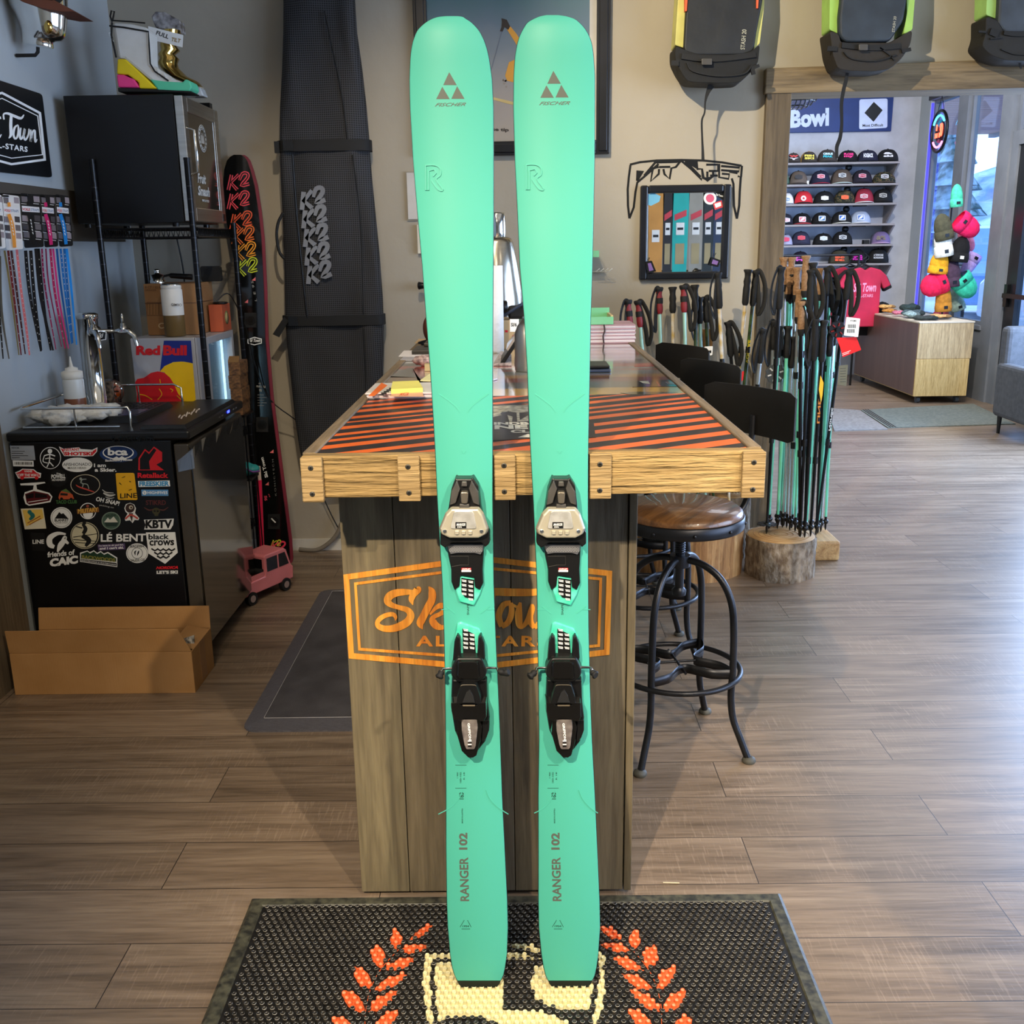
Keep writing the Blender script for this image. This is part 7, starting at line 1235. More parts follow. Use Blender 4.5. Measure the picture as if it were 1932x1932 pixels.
# round cage lamp in the doorway top
t = thing('cage_lamp', 'clear round lamp with black wire cage hanging in the doorway top', 'lamp', tuple(PY(6.2).at(1505, 160))); Pn = PY(6.2); c = Pn.at(1505, 156); r = (Pn.at(1552, 156) - c).length
MB().ball(c, r, glass('clear_globe', (240, 240, 245), .02, .2), 28, 16).build('globe', t)
mb = MB()
for k in range(-5, 6):
    d = k * r / 5.5; q = math.sqrt(max(r * r - d * d, 0)) + .004
    mb.tube([(c.x + d, c.y - q * math.sin(a), c.z + q * math.cos(a)) for a in [PI * j / 14 for j in range(15)]], .0035, BLK, 5)
    mb.tube([(c.x + q * math.cos(a), c.y - q * math.sin(a), c.z + d) for a in [PI * j / 14 for j in range(15)]], .0035, BLK, 5)
mb.build('wire_cage', t)
MB().cyl((c.x, c.y, c.z + r * .9), (c.x, c.y, CE), .008, BLK, 8).build('cord', t)
# ================================================================ bar stools
SW = wood('stool_seat', (62, 40, 22), (104, 68, 36), (138, 94, 52), 'x', 1.2, .35, .2, coat=.4)
def stool(loc, rz, label, first=None):
    if first is not None: return dup(first, loc, label, (0, 0, rz))
    t = thing('bar_stool', label, 'stool', (0, 0, 0), 'bar stools along the counter')
    MB().lathe([(.001, .722), (.174, .722), (.179, .73), (.177, .748), (.167, .757), (.001, .758)], SW, seg=48).build('seat', t)
    mb = MB().loft([[(r * math.cos(a), r * math.sin(a), z) for a in [2 * PI * k / 48 for k in range(48)]] for r, z in ((.175, .702), (.182, .702), (.1835, .706), (.1835, .734), (.179, .738), (.177, .732), (.175, .702))], DKM, cap=False); b = mb.build('seat_band', t)
    mb = MB()
    for k in range(10): a = 2 * PI * k / 10; mb.ball((.184 * math.cos(a), .184 * math.sin(a), .717), .005, DKM, 8, 6)
    mb.build('rivets', b)
    mb = MB().cyl((0, 0, .49), (0, 0, .712), .0135, DKM, 14).cyl((0, 0, .575), (0, 0, .61), .03, DKM, 18).lathe([(.02, .485), (.022, .5), (.014, .51)], DKM, seg=14).box((-.16, -.012, .71), (.16, .012, .721), DKM)
    for k in range(12): mb.lathe([(.0135, .615 + k * .007), (.0165, .6185 + k * .007), (.0135, .622 + k * .007)], DKM, seg=14, cap=False)
    mb.build('screw_spindle', t)
    for k in range(4):
        a = PI / 2 * k; q = crom([(r * math.cos(a), r * math.sin(a), z) for r, z in ((.02, .598), (.075, .59), (.13, .555), (.165, .49), (.176, .40), (.178, .28), (.176, .20), (.185, .13), (.21, .07), (.238, .008))], 5)
        mb = MB().tube(q, .0105, DKM, 12); lg = mb.build('leg', t)
        MB().lathe([(.018, 0), (.021, .006), (.018, .014), (.01, .018)], mat('foot_pad', (70, 68, 60), .6), (.24 * math.cos(a), .24 * math.sin(a), 0), 14).build('foot', lg)
    mb = MB().ring((0, 0, .25), .19, .0085, DKM, seg=48); mb.build('foot_ring', t)
    for k in range(4):
        a0, a1 = PI / 2 * k, PI / 2 * (k + 1); A, B = V((.185 * math.cos(a0), .185 * math.sin(a0), 0)), V((.185 * math.cos(a1), .185 * math.sin(a1), 0)); M_ = (A + B) / 2
        pts = crom([tuple(A), tuple(A.lerp(M_ * .72, .5)), tuple(M_ * .42), tuple(B.lerp(M_ * .72, .5)), tuple(B)], 6)
        mb = MB().loft([[(x, y, .255), (x, y, .285), (x * .985, y * .985, .285), (x * .985, y * .985, .255)] for x, y, z in pts], DKM, True); mb.build('brace_strip', t)
    mb = MB().cyl((.07, .06, .27), (-.07, -.06, .27), .004, DKM, 8).cyl((.06, -.07, .27), (-.06, .07, .27), .004, DKM, 8); mb.build('cross_rods', t)
    an = math.radians(-25)   # back post direction in local space
    ca, sa = math.cos(an), math.sin(an)
    mb = MB()
    q = crom([(.15 * ca, .15 * sa, .70), (.225 * ca, .225 * sa, .705), (.262 * ca, .262 * sa, .75), (.268 * ca, .268 * sa, .85), (.27 * ca, .27 * sa, 1.0)], 6); mb.tube(q, .011, DKM, 10, flatk=.6); mb.build('back_post', t)
    rg = []
    for i in range(13):
        u = -1 + i / 6; x0 = .275 - .03 * u * u; y0 = u * .188
        P_ = lambda x, y, z: (x * ca - y * sa, x * sa + y * ca, z); e = .012 if abs(u) > .95 else 0
        rg.append([P_(x0, y0, .94 + e), P_(x0 + .006, y0, .94 + e), P_(x0 + .006, y0, 1.085 - e), P_(x0, y0, 1.085 - e)])
    mb = MB().loft(rg, mat('backrest_black', (24, 22, 20), .45, .3), True); mb.build('backrest', t, bev=.002)
    t.location = loc; t.rotation_euler = (0, 0, rz); return t
s0 = stool((.468, 2.87, 0), math.radians(57), 'nearest bar stool with round wooden seat beside the counter front')
dup(s0, (.462, 3.58, 0), 'middle bar stool, partly hidden behind the nearest one', (0, 0, math.radians(49)))
dup(s0, (.465, 4.2, 0), 'farthest bar stool, only its black backrest top showing', (0, 0, math.radians(52)))
# ================================================================ logs, block
BARK = mat('bark', (96, 80, 64), .95, c2=(150, 136, 118), sc=38, st=(1, 1, .6), bump=1, bsc=50, bst=(1, 1, .6), det=8)
BARE = wood('bare_log', (110, 66, 34), (170, 124, 74), (206, 166, 112), 'z', .9, .7, .3); CUT = mat('cut_wood', (182, 146, 96), .7, c2=(160, 122, 76), sc=14)
def log(c, r, h, side, label, seed):
    t = thing('log_stump', label, 'stump', (c[0], c[1], 0)); rn = random.Random(seed); n = 56; ph = [rn.uniform(0, 6) for _ in range(6)]
    f = lambda a, z: r * (1 + .03 * math.sin(3 * a + ph[0]) + .02 * math.sin(7 * a + ph[1]) + .012 * math.sin(19 * a + ph[2] + z * 20)) + rn.uniform(-.0025, .0025)
    mb = MB().loft([[(c[0] + f(2 * PI * k / n, z) * math.cos(2 * PI * k / n), c[1] + f(2 * PI * k / n, z) * math.sin(2 * PI * k / n), z) for k in range(n)] for z in [h * j / 12 for j in range(13)]], side); mb.build('bark', t)
    mb = MB().lathe([(.001, h + .004), (r * .94, h + .004), (r * .96, h + .0005)], CUT, (c[0], c[1], 0), 40)
    for j in range(5): mb.ring((c[0], c[1], h + .0042), r * (.2 + .15 * j), .0012, mat('ring_line', (140, 100, 58), .8), seg=30, s2=4)
    mb.build('cut_face', t)
log((1.205, 4.53), .158, .185, BARK, 'small bark covered stump under the right cluster of poles', 1)
log((.80, 4.66), .262, .20, BARE, 'wide barkless stump behind the bar stools', 2)
log((1.02, 4.83), .1, .31, BARK, 'taller bark stump standing behind the wide barkless stump', 3)
BBK = wood('butcher_block', (150, 108, 64), (190, 150, 98), (214, 180, 128), 'y', 1.0, .5, .1)
t = thing('butcher_block', 'thick laminated wooden block on the floor right of the bark stump', 'block', (1.46, 4.8, 0))
MB().box((1.37, 4.70, 0), (1.54, 4.96, .1), BBK).build('block', t, bev=.012, seg=3)
# ================================================================ ski poles
CORK = mat('cork', (158, 124, 90), .8, c2=(134, 98, 66), sc=120); SHM = mat('shaft_mint', (120, 214, 180), .3, .3); SHS = mat('shaft_silver', (190, 196, 200), .25, .8); SHB = mat('shaft_black', (20, 20, 22), .3, .3); SHW = mat('shaft_white_print', (214, 210, 200), .35, c2=(190, 160, 90), sc=26); SHG = mat('shaft_green_print', (60, 90, 40), .4, c2=(20, 20, 16), sc=20); SHP = mat('shaft_pale_green', (150, 190, 176), .35, .2); RG = mat('grip_red', (120, 30, 36), .5)
def pole(top, bot, label, shaft, grip='black', strap=1, basket='small', long_=.13, group='ski poles by the doorway', txt=None, mid=None, seed=0):
    top, bot = V(top), V(bot); rn = random.Random(seed or int(top.x * 9999)); t = thing('ski_pole', label, 'ski pole', tuple(bot), group)
    d = (bot - top); L_ = d.length; d.normalize(); A = d.to_track_quat('Z', 'Y').to_matrix()
    gm = {'black': BLKM, 'cork': CORK, 'red': RG}[grip]
    prof = [(.004, 0), (.019, .001), (.021, .006), (.015, .018), (.0135, .035), (.017, .055), (.0145, .07), (.0165, .09), (.0155, long_), (.011, long_ + .012)]
    mb = MB().lathe(prof, gm, top, 14, A); g = mb.build('grip', t)
    if grip == 'cork': MB().lathe([(.0162, long_ + .0), (.017, long_ + .01), (.011, long_ + .03)], BLKM, top, 12, A).build('grip_collar', g)
    if grip == 'red': MB().lathe([(.0185, .0), (.0215, .004), (.02, .012), (.0165, .02)], BLKM, top, 14, A).lathe([(.0172, .05), (.0175, .06), (.017, .075)], BLKM, top, 14, A).build('grip_trim', g)
    mb = MB().tube([top + d * (long_ + .005), top + d * L_ * .55, bot - d * .07], [.0085, .0085, .006], shaft, 10); s_ = mb.build('shaft', t)
    for k in ((.33, .62) if mid != 0 else ()): p = top + d * L_ * k; MB().tube([p, p + d * .03], .0115, BLK, 10).build('clamp', t)
    if strap:
        sgn = strap; side = V((.75 * sgn, -.5, 0)); q = crom([top + d * .008, top + side * .022 + d * .006, top + side * .055 + d * .07, top + side * .06 + d * .15, top + side * .035 + d * .2, top + side * .028 + d * .13, top + side * .012 + d * .05, top + d * .02 + V((0, -.012, 0))], 5)
        rings = [[V(p) + V((0, 0, .0)) + a for a in (V((-.001, 0, .009)), V((.001, 0, .009)), V((.001, 0, -.009)), V((-.001, 0, -.009)))] for p in q]
        MB().tube(q, .011, BLKM, 8, flatk=.22, nrm=(.3, 1, 0)).build('strap', t)
    if txt: 
        m = mat('pole_print_' + txt[1], {'w': (220, 220, 220), 'y': (200, 180, 40), 'o': (190, 120, 50)}[txt[1]], .4); a = top + d * L_ * txt[2] + V((0, -.0095, 0)); u = d * .012; MB().wtext(txt[0], a + V((-.006, 0, 0)) + d * .11, a + V((-.006, 0, 0)), a + V((.006, 0, 0)) * 1 + d * .11 + V((-.0, 0, 0)), m, V((0, -.0004, 0)), .03).build('lettering', s_)
    p = bot - d * .055
    if basket == 'small': MB().lathe([(.008, 0), (.0125, .004), (.014, .012), (.009, .022)], BLK, p, 12, A).build('basket', t)
    else:
        mb = MB(); n = 12
        mb.lathe([(.008, 0), (.016, .004), (.016, .008), (.008, .012)], BLK, p, 12, A)
        for k in range(8): a = 2 * PI * k / 8; mb.prism([p + A @ V((r * math.cos(a + o), r * math.sin(a + o), .006)) for r, o in ((.014, -.3), (.043, -.3), (.047, 0), (.043, .3), (.014, .3))], A @ V((0, 0, .004)), BLK)
        mb.build('basket', t)
    MB().tube([bot - d * .07, bot - d * .012, bot], [.007, .005, .0018], BLK, 8).build('tip', t)
    return t
def poleat(tx, ty, bx, by, z, *a, **k):
    b = PZ(z).at(bx, by); tp = PY(b.y).at(tx, ty); return pole(tp, b, *a, **k)
H1, H2 = .19, .105
RIGHT = [((1474, 503), (1446, 1007), 'black pole with thick grip and wide basket, at the left of the right cluster', SHB, 'black', -1, 'wide'),
 ((1492, 517), (1461, 984), 'black gripped pole with silver shaft behind the leftmost thick grip', SHS, 'black', 1, 'small'),
 ((1479, 485), (1468, 990), 'cork gripped pole at the very left of the cluster top', SHS, 'cork', 0, 'small'),
 ((1494, 485), (1479, 992), 'second cork gripped pole from the left at the cluster top', SHM, 'cork', 0, 'small'),
 ((1489, 503), (1474, 988), 'cork topped pole with mint shaft below the left cork pair', SHM, 'cork', 0, 'small'),
 ((1504, 504), (1484, 996), 'cork topped pole with silver shaft just left of the long cork grip', SHS, 'cork', 0, 'small'),
 ((1521, 482), (1500, 1003), 'tallest pole with a long pale cork grip and green shaft', SHM, 'cork', 0, 'small'),
 ((1547, 506), (1530, 1000), 'cork topped pole half hidden behind the black straps', SHM, 'cork', 0, 'small'),
 ((1508, 546), (1490, 1000), 'shorter pole with cork knob grip in the middle front', SHS, 'cork', 0, 'small'),
 ((1512, 568), (1508, 1012), 'shortest cork gripped pole with black shaft in front', SHB, 'cork', 1, 'small'),
 ((1535, 495), (1518, 1004), 'black gripped pole right of the long cork grip', SHB, 'black', 0, 'small'),
 ((1531, 509), (1510, 1013), 'slim black pole with long foam grip at the cluster centre', SHB, 'black', 1, 'small'),
 ((1562, 504), (1540, 1004), 'black pole with broad flared grip top right of centre', SHB, 'black', 1, 'small'),
 ((1566, 526), (1548, 1000), 'black gripped pole with mint shaft under the broad flared grip', SHM, 'black', 1, 'small'),
 ((1603, 511), (1539, 1010), 'rightmost leaning black pole with loose wrist strap', SHB, 'black', 1, 'small'),
 ((1539, 601), (1518, 1014), 'short black pole, left one of the low front pair', SHB, 'black', -1, 'small'),
 ((1555, 604), (1529, 1012), 'short black pole, right one of the low front pair', SHB, 'black', 0, 'small'),
 ((1578, 545), (1557, 1000), 'mint shafted pole at the right side of the cluster', SHM, 'black', 0, 'small'),
 ((1460, 604), (1452, 996), 'short white shafted pole with black grip and loop by the doorpost', SHS, 'black', -1, 'small')]
for i, ((tx, ty), (bx, by), lb, sh, gr, st, bk) in enumerate(RIGHT):
    b = PZ(H1).at(bx, by); r = math.hypot(b.x - 1.205, b.y - 4.53); z = H1 + .004
    if r > .15:
        b = V((1.205 + .14 * (b.x - 1.205) / r, 4.53 + .14 * (b.y - 4.53) / r, z))
        if bx > 1524 or bx < 0: b = PZ(H2 - .002).at(bx, by); b = V((min(max(b.x, 1.39), 1.52), min(max(b.y, 4.73), 4.93), H2 - .002))
    b.z = max(b.z, .1); tp = PY(b.y).at(tx, ty)
    pole(tp, b, lb, sh, gr, st, bk, long_=.17 if i in (0, 11, 15, 16) else (.15 if i == 6 else .12), txt=(('LINE', 'o', .35) if i in (1, 16) else ('Nordic', 'w', .5) if i in (0, 14) else None), seed=i + 1)
BACK = [(1487, 640, SHM), (1496, 660, SHS), (1515, 650, SHM), (1524, 655, SHS), (1545, 640, SHM), (1552, 645, SHS), (1568, 640, SHM), (1575, 620, SHS), (1470, 640, SHM)]
for i, (x, y, sh) in enumerate(BACK):
    yy = 4.77 + .03 * (i % 4); tp = PY(yy).at(x, y - 25); ok = tp.x > 1.385
    if not ok: yy = 4.605 + .02 * (i % 2); tp = PY(yy).at(x, y - 25)
    b = V((tp.x if ok else min(tp.x, 1.3), yy, H2 - .002 if ok else H1 + .004))
    pole(tp, b, ('mint' if sh is SHM else 'silver') + ' shafted pole packed in at the back of the right cluster', sh, 'black', 0, 'small', group='poles packed at the back of the right cluster' if sh is SHM else 'silver poles packed at the back of the right cluster', seed=50 + i, mid=0)
MID = [((1412, 508), (1368, 965), 'white and gold printed pole with black grip by the doorpost', SHW, 'black', 0, ('STYLE', 'y', .35)), ((1427, 510), (1392, 968), 'green printed pole with black grip and yellow lettered strap', SHG, 'black', 1, ('VOLARE', 'y', .3)), ((1374, 607), (1379, 958), 'short black pole with hanging strap left of the green printed pole', SHB, 'black', 1, None), ((1440, 620), (1419, 962), 'grey pole with clear packaging right before the doorpost', SHS, 'black', -1, None)]
for i, ((tx, ty), (bx, by), lb, sh, gr, st, tx_) in enumerate(MID):
    b = V((1.0 + .035 * i, 4.78 + .04 * (i % 2), .318)); tp = PY(b.y).at(tx, ty); pole(tp, b, lb, sh, gr, st, 'small', long_=.15, group='ski poles between mirror and doorpost', txt=tx_, seed=80 + i)
LEFT = [((1184, 566), 'red trimmed pole, leftmost of all, beside the booklet stack', SHP, 'red', -1), ((1204, 567), 'red trimmed pole with yellow lettered strap beside the leftmost pole', SHP, 'red', 1), ((1243, 542), 'red and black gripped pole with pale green shaft, below the mirror left', SHP, 'red', -1), ((1269, 541), 'black gripped pole with white printed shaft under the mirror', SHW, 'black', 0), ((1290, 538), 'red trimmed pole behind the looped black straps under the mirror', SHP, 'red', 1), ((1311, 537), 'black gripped pole with cream trim under the mirror', SHG, 'black', 0), ((1319, 561), 'shorter pole with cream topped grip and big looped strap', SHP, 'black', -1), ((1331, 559), 'shorter cream topped pole right beside its looped twin', SHG, 'black', 1), ((1354, 514), 'tall thick gripped pole with gold spotted white shaft under the mirror right', SHW, 'black', -1)]
for i, ((tx, ty), lb, sh, gr, st) in enumerate(LEFT):
    yb = 4.6 + .05 * (i % 4); tp = PY(yb + .12).at(tx, ty); b = V((.60 + .048 * i, yb, .2045)); pole(tp, b, lb, sh, gr, st, 'small', long_=.15 if i == 8 else .11, group='ski poles under the mirror', seed=100 + i)
# loose trail baskets, tags and cards in the pole cluster
def snow_basket(px, py, r, c, idx):
    root = [o for o in COL.objects if o.parent is None and o.name.startswith('ski_pole')][idx]; sh = [o for o in root.children if o.name.startswith('shaft')][0]
    vs = [v.co.y for v in sh.data.vertices]; y = V(root['_o']).y + min(vs) - .012; c0 = PY(y).at(px, py); mb = MB(); m = flat(c)
    o = [(c0.x + r * (1 if k % 2 else .86) * math.cos(2 * PI * k / 20), y, c0.z + r * (1 if k % 2 else .86) * math.sin(2 * PI * k / 20)) for k in range(20)]
    mb.prism(o, (0, .008, 0), m); t = mb.build('basket', root, bev=.002)
    mb = MB()
    for k in range(6): a = k * PI / 3 + .3; mb.tube([(c0.x + r * .4 * math.cos(a), y - .001, c0.z + r * .4 * math.sin(a)), (c0.x + r * .75 * math.cos(a), y - .001, c0.z + r * .75 * math.sin(a))], .004, flat((200, 200, 200)) if c[0] > 40 else flat((170, 40, 30)), 6)
    mb.build('slots', t); MB().cyl((c0.x, y - .012, c0.z), (c0.x, y + .0, c0.z), r * .22, BLK, 12).build('hub', t)
snow_basket(1463, 705, .048, (60, 64, 68), 18)
snow_basket(1580, 622, .042, (20, 18, 18), 14)
def card(l, y, m, label, ops=()):
    pl = PY(y); t = thing('hang_tag', label, 'tag', tuple(pl.at(*l[0]))); MB().ppoly(rr4(l, 1.5), pl, m, .0015).build('card', t)
    mb = MB()
    for op in ops: (mb.ptext(op[0], op[1], op[2], op[3], pl, op[4], .0004, base=.0015, bold=.02) if isinstance(op[0], str) else mb.ppoly(op[0], pl, op[1], .0004, base=.0015))
    if ops: mb.build('printing', t)
bars = [([(1600 + i * 2.2, 612), (1601.2 + i * 2.2, 612), (1601.2 + i * 2.2, 619), (1600 + i * 2.2, 619)], BLK) for i in range(7)] + [([(1598 + i * 2.2, 621), (1599.2 + i * 2.2, 621), (1599.2 + i * 2.2, 628), (1598 + i * 2.2, 628)], BLK) for i in range(7)]
card([(1597, 598), (1623, 601), (1619, 636), (1592, 633)], 4.32, WHT, 'white price tag with bar codes hanging in the pole cluster', [('ATOMIC', (1604, 606.5), (1616, 607), (1604, 603.5), BLK)] + bars)
card([(1578, 637), (1616, 636), (1625, 660), (1590, 674), (1585, 655)], 4.34, flat((220, 24, 20)), 'bright red tag hanging below the white price tag', [([(1589, 667), (1605, 661), (1605, 662), (1589, 668)], WHT), ([(1589, 670), (1602, 665), (1602, 666), (1589, 671)], WHT)])
card([(1583, 690), (1600, 688), (1597, 728), (1580, 726)], 4.33, flat((104, 102, 84)), 'olive grey tag with small print hanging lowest at the cluster right', [([(1585, 695 + 5 * k), (1596, 694.5 + 5 * k), (1596, 695.5 + 5 * k), (1585, 696 + 5 * k)], flat((60, 60, 52))) for k in range(6)])
card([(1548, 708), (1554, 722), (1552, 745), (1549, 760), (1545, 735)], 4.36, flat((226, 180, 40)), 'narrow yellow tag in the middle of the pole cluster')
card([(1389, 704), (1404, 700), (1402, 717), (1392, 726)], 4.62, flat((200, 26, 26)), 'small red tag just above the nearest stool back')
card([(1329, 654), (1345, 653), (1344, 670), (1330, 672)], 4.75, WHT, 'white barcode label behind the farthest stool back', [([(1331, 662), (1342, 661), (1342, 666), (1331, 667)], BLK)])
A, B = PY(4.93).at(1331, 623), PY(4.93).at(1344, 655)
tag(MB().box((A.x, 4.93, B.z), (B.x, 4.9995, A.z), CARD).build('brown_box', o=(A.x, 4.95, B.z)), 'small brown cardboard box on the wall behind the poles under the mirror', 'box')
# ================================================================ back room: cap wall
t = thing('cap_shelves', 'grey stepped wall shelving holding rows of caps in the back room', 'shelf', (3.2, 11.7, 1.1))
SHW2 = mat('shelf_grey', (140, 134, 134), .6, c2=(156, 150, 148), sc=12, st=(1, 6, 6)); YS = 11.42
SY = [(304, 1698.7), (345, 1696), (382, 1692.4), (421, 1688.4), (460, 1685), (496, 1681.6)]; SZs = []
for y, x in SY:
    q = PY(YS).at(x, y); SZs.append(q.z); MB().box((2.55, YS, q.z - .022), (q.x, 11.799, q.z), SHW2).build('shelf_board', t, bev=.002)
xe = PY(YS).at(1690, 400).x - .01
for i in range(6):
    z0, z1 = SZs[i] - .022, (SZs[i + 1] if i < 5 else SZs[i] - .23)
    MB().prism([(xe, YS + .01, z0), (xe, 11.798, z0), (xe, 11.798, z1), (xe, 11.70, z1)], (.018, 0, 0), SHW2).build('end_bracket', t)
struct(MB().box((2.0, 11.785, SZs[-1] - .9), (xe + .02, 11.7995, SZs[0] - .03), mat('pale_blue_panel', (180, 188, 206), .8)), 'wall_panel')
for i, (y, x) in enumerate(((308, 1640), (350, 1637), (388, 1635), (426, 1633), (465, 1630), (503, 1626))):
    q = PY(YS + .02).at(x, y); MB().cyl((q.x - .13, 11.5, q.z), (q.x, YS + .01, q.z), .008, BLK, 8).lathe([(.001, 0), (.035, 0), (.035, .02), (.001, .02)], BLK, (q.x - .17, 11.6, q.z - .03), 14, RX).build('shelf_bracket', t).name = 'pipe_bracket'
def cap(cx, by, w, h, c1, c2, brim, patch, pm, label, row, kind=0, y=11.56):
    z = SZs[row]; c = PY(y).at(cx, by); c.z = z; sc_ = 11.6 / 1912; W2 = w * sc_ / 2; H = h * sc_
    t = thing('cap', label, 'cap', (c.x, y, z), 'caps on the wall shelves'); m1 = c1 if not isinstance(c1, tuple) else flat(c1, .8); m2 = c2 if not isinstance(c2, tuple) else flat(c2, .8)
    n = 20; rg = []
    for i in range(8):
        a = i / 7 * PI / 2; q = math.cos(a) ** .75 if i < 7 else .04; zz = H * math.sin(a)
        rg.append([(c.x + W2 * q * math.cos(u), y + (.095 if math.sin(u) > 0 else .085 + .012 * (i in (1, 2, 3))) * q * math.sin(u), z + .001 + zz) for u in [2 * PI * k / n for k in range(n)]])
    mb = MB(); mb.loft(rg, m2); mb.ball((c.x, y, z + H + .003), (.008, .008, .004), m2, 8, 5); cr = mb.build('crown', t)
    mb = MB(); fr = []   # front panel over the crown
    for i in range(7):
        a = i / 7.6 * PI / 2; q = math.cos(a) ** .75; zz = H * math.sin(a)
        fr.append([(c.x + W2 * q * 1.01 * math.cos(u), y - (.0885 + .012 * (i in (1, 2, 3))) * q * abs(math.sin(u)), z + .002 + zz) for u in [PI + .45 + (PI - .9) * k / 10 for k in range(11)]])
    mb.loft(fr, m1, True, False, False); mb.build('front_panel', t)
    mb = MB(); bc = flat(brim, .7); bl = []
    for k in range(13):
        u = PI + .35 + (PI - .7) * k / 12; e = math.sin(PI * k / 12); dz = .016 * e
        bl.append([(c.x + W2 * .96 * math.cos(u), y - .085 * abs(math.sin(u)), z + .004 + dz), (c.x + W2 * .98 * math.cos(u) * 1.02, y - .085 * abs(math.sin(u)) - .062 * e ** .6, z + .002 + dz * .5), (c.x + W2 * .98 * math.cos(u) * 1.02, y - .085 * abs(math.sin(u)) - .062 * e ** .6, z + .006 + dz * .5), (c.x + W2 * .96 * math.cos(u), y - .085 * abs(math.sin(u)), z + .009 + dz)])
    mb.loft(bl, bc, True, True); mb.build('brim', t)
    Pp = PY(y - .103); px = cx + w * .06; py = by - h * .52; mb = MB()
    if patch == 'hex': q = [(px - 7, py - 3), (px, py - 4.5), (px + 7, py - 3), (px + 7, py + 3), (px, py + 4.2), (px - 7, py + 3)]; mb.ppoly(q, Pp, flat(pm[0]), .002).ppoly(inset(q, 1.2), Pp, flat(pm[1]), .001, base=.002).ptext('Ski Town', (px - 5, py + 1.2), (px + 5, py + 1.2), (px - 5, py - 1.8), Pp, flat(pm[0]), .0006, base=.003, bold=.04)
    elif patch == 'sq': q = [(px - 6.5, py - 5), (px + 6.5, py - 5), (px + 6.5, py + 5), (px - 6.5, py + 5)]; mb.ppoly(rr4(q, 1.5), Pp, flat(pm[0]), .002).ppoly(inset(q, 1.3), Pp, flat(pm[1]), .001, base=.002).pstroke([(px - 4, py + 3, 1), (px, py, 4), (px + 3.5, py - 2.5, 3)], Pp, flat(pm[0]), .0006, 2, base=.003)
    elif patch == 'txt':
        for i, s_ in enumerate(pm[0]): hh = 10 / len(pm[0]) * .8; yy = py - 5 + (i + 1) * 10 / len(pm[0]); mb.ptext(s_, (px - 9, yy), (px + 9, yy), (px - 9, yy - hh), Pp, flat(pm[1 + i % (len(pm) - 1)]), .0015, bold=.05)
    elif patch == 'star': mb.ppoly(circ(px, py, 5, 16), Pp, WHT, .002).ppoly([(px + (3.6 if k % 2 else 1.5) * math.sin(PI * k / 5), py + (3.6 if k % 2 else 1.5) * math.cos(PI * k / 5)) for k in range(10)], Pp, flat(pm[0]), .001, base=.002)
    if mb.v: mb.build('patch', t)
    return t
CMO = camo('cap_camo', [(30, 34, 24), (62, 66, 38), (110, 88, 56), (40, 36, 28)], 36); NV, BK, CH, BN = (28, 30, 52), (16, 16, 18), (62, 56, 52), (84, 72, 62)
WH, RD = (222, 222, 222), (200, 40, 50)
r0 = [(1496, 306, 26, 18, CH, CH, (60, 52, 50), 'txt', (['w', 'Y'], (190, 50, 44), (210, 200, 200)), 'charcoal cap with red emblem at the left of the top shelf'),
 (1525, 306, 31, 20, CH, (190, 150, 80), (60, 56, 52), 'txt', (['FISH', 'SKI'], (230, 210, 80)), 'charcoal and tan cap with yellow print, second on the top shelf'),
 (1560, 304, 36, 23, CH, (54, 50, 48), (50, 46, 44), 'txt', (['CIRRUS', 'PEAK'], (200, 225, 225), (50, 180, 190)), 'charcoal cap with teal and white block print on the top shelf'),
 (1599, 303.5, 36, 21, BK, BK, (18, 18, 20), 'txt', (['FLOSS', 'my'], (236, 50, 130)), 'black cap with hot pink floss lettering on the top shelf'),
 (1636, 303, 39, 21, NV, BK, (20, 22, 36), 'txt', (['HOGBACK'], (220, 220, 224)), 'navy cap with white boxed word, second from the right on the top shelf'),
 (1673.6, 302.5, 39, 22, BK, BK, (14, 14, 15), 'txt', (['&', 'ski'], (225, 225, 225)), 'black cap with white script figure at the right of the top shelf')]
r1 = [(1478, 346.5, 20, 22, (70, 96, 80), (60, 84, 70), (60, 84, 70), None, None, 'green cap half hidden by the doorpost on the second shelf'),
 (1505, 346, 35, 24, (96, 84, 74), BK, (70, 60, 54), 'hex', ((40, 36, 34), (44, 40, 38)), 'brown cap with black hexagon patch on the second shelf'),
 (1547, 345, 36, 24, NV, (34, 36, 60), (150, 40, 60), 'hex', ((226, 190, 195), (190, 40, 60)), 'navy cap with red and white patch on the second shelf'),
 (1587, 344, 40, 26, BN, (54, 48, 44), (196, 214, 210), 'hex', (WH, (30, 40, 44)), 'brown cap with large white patch and white brim on the second shelf'),
 (1625, 344, 38, 24, (30, 26, 40), BK, (24, 20, 30), 'hex', ((216, 170, 180), (170, 30, 60)), 'dark plum cap with red patch on the second shelf'),
 (1667, 343, 42, 20, CMO, CMO, (80, 70, 60), 'hex', (WH, (90, 80, 70)), 'camouflage cap with white patch at the right of the second shelf')]
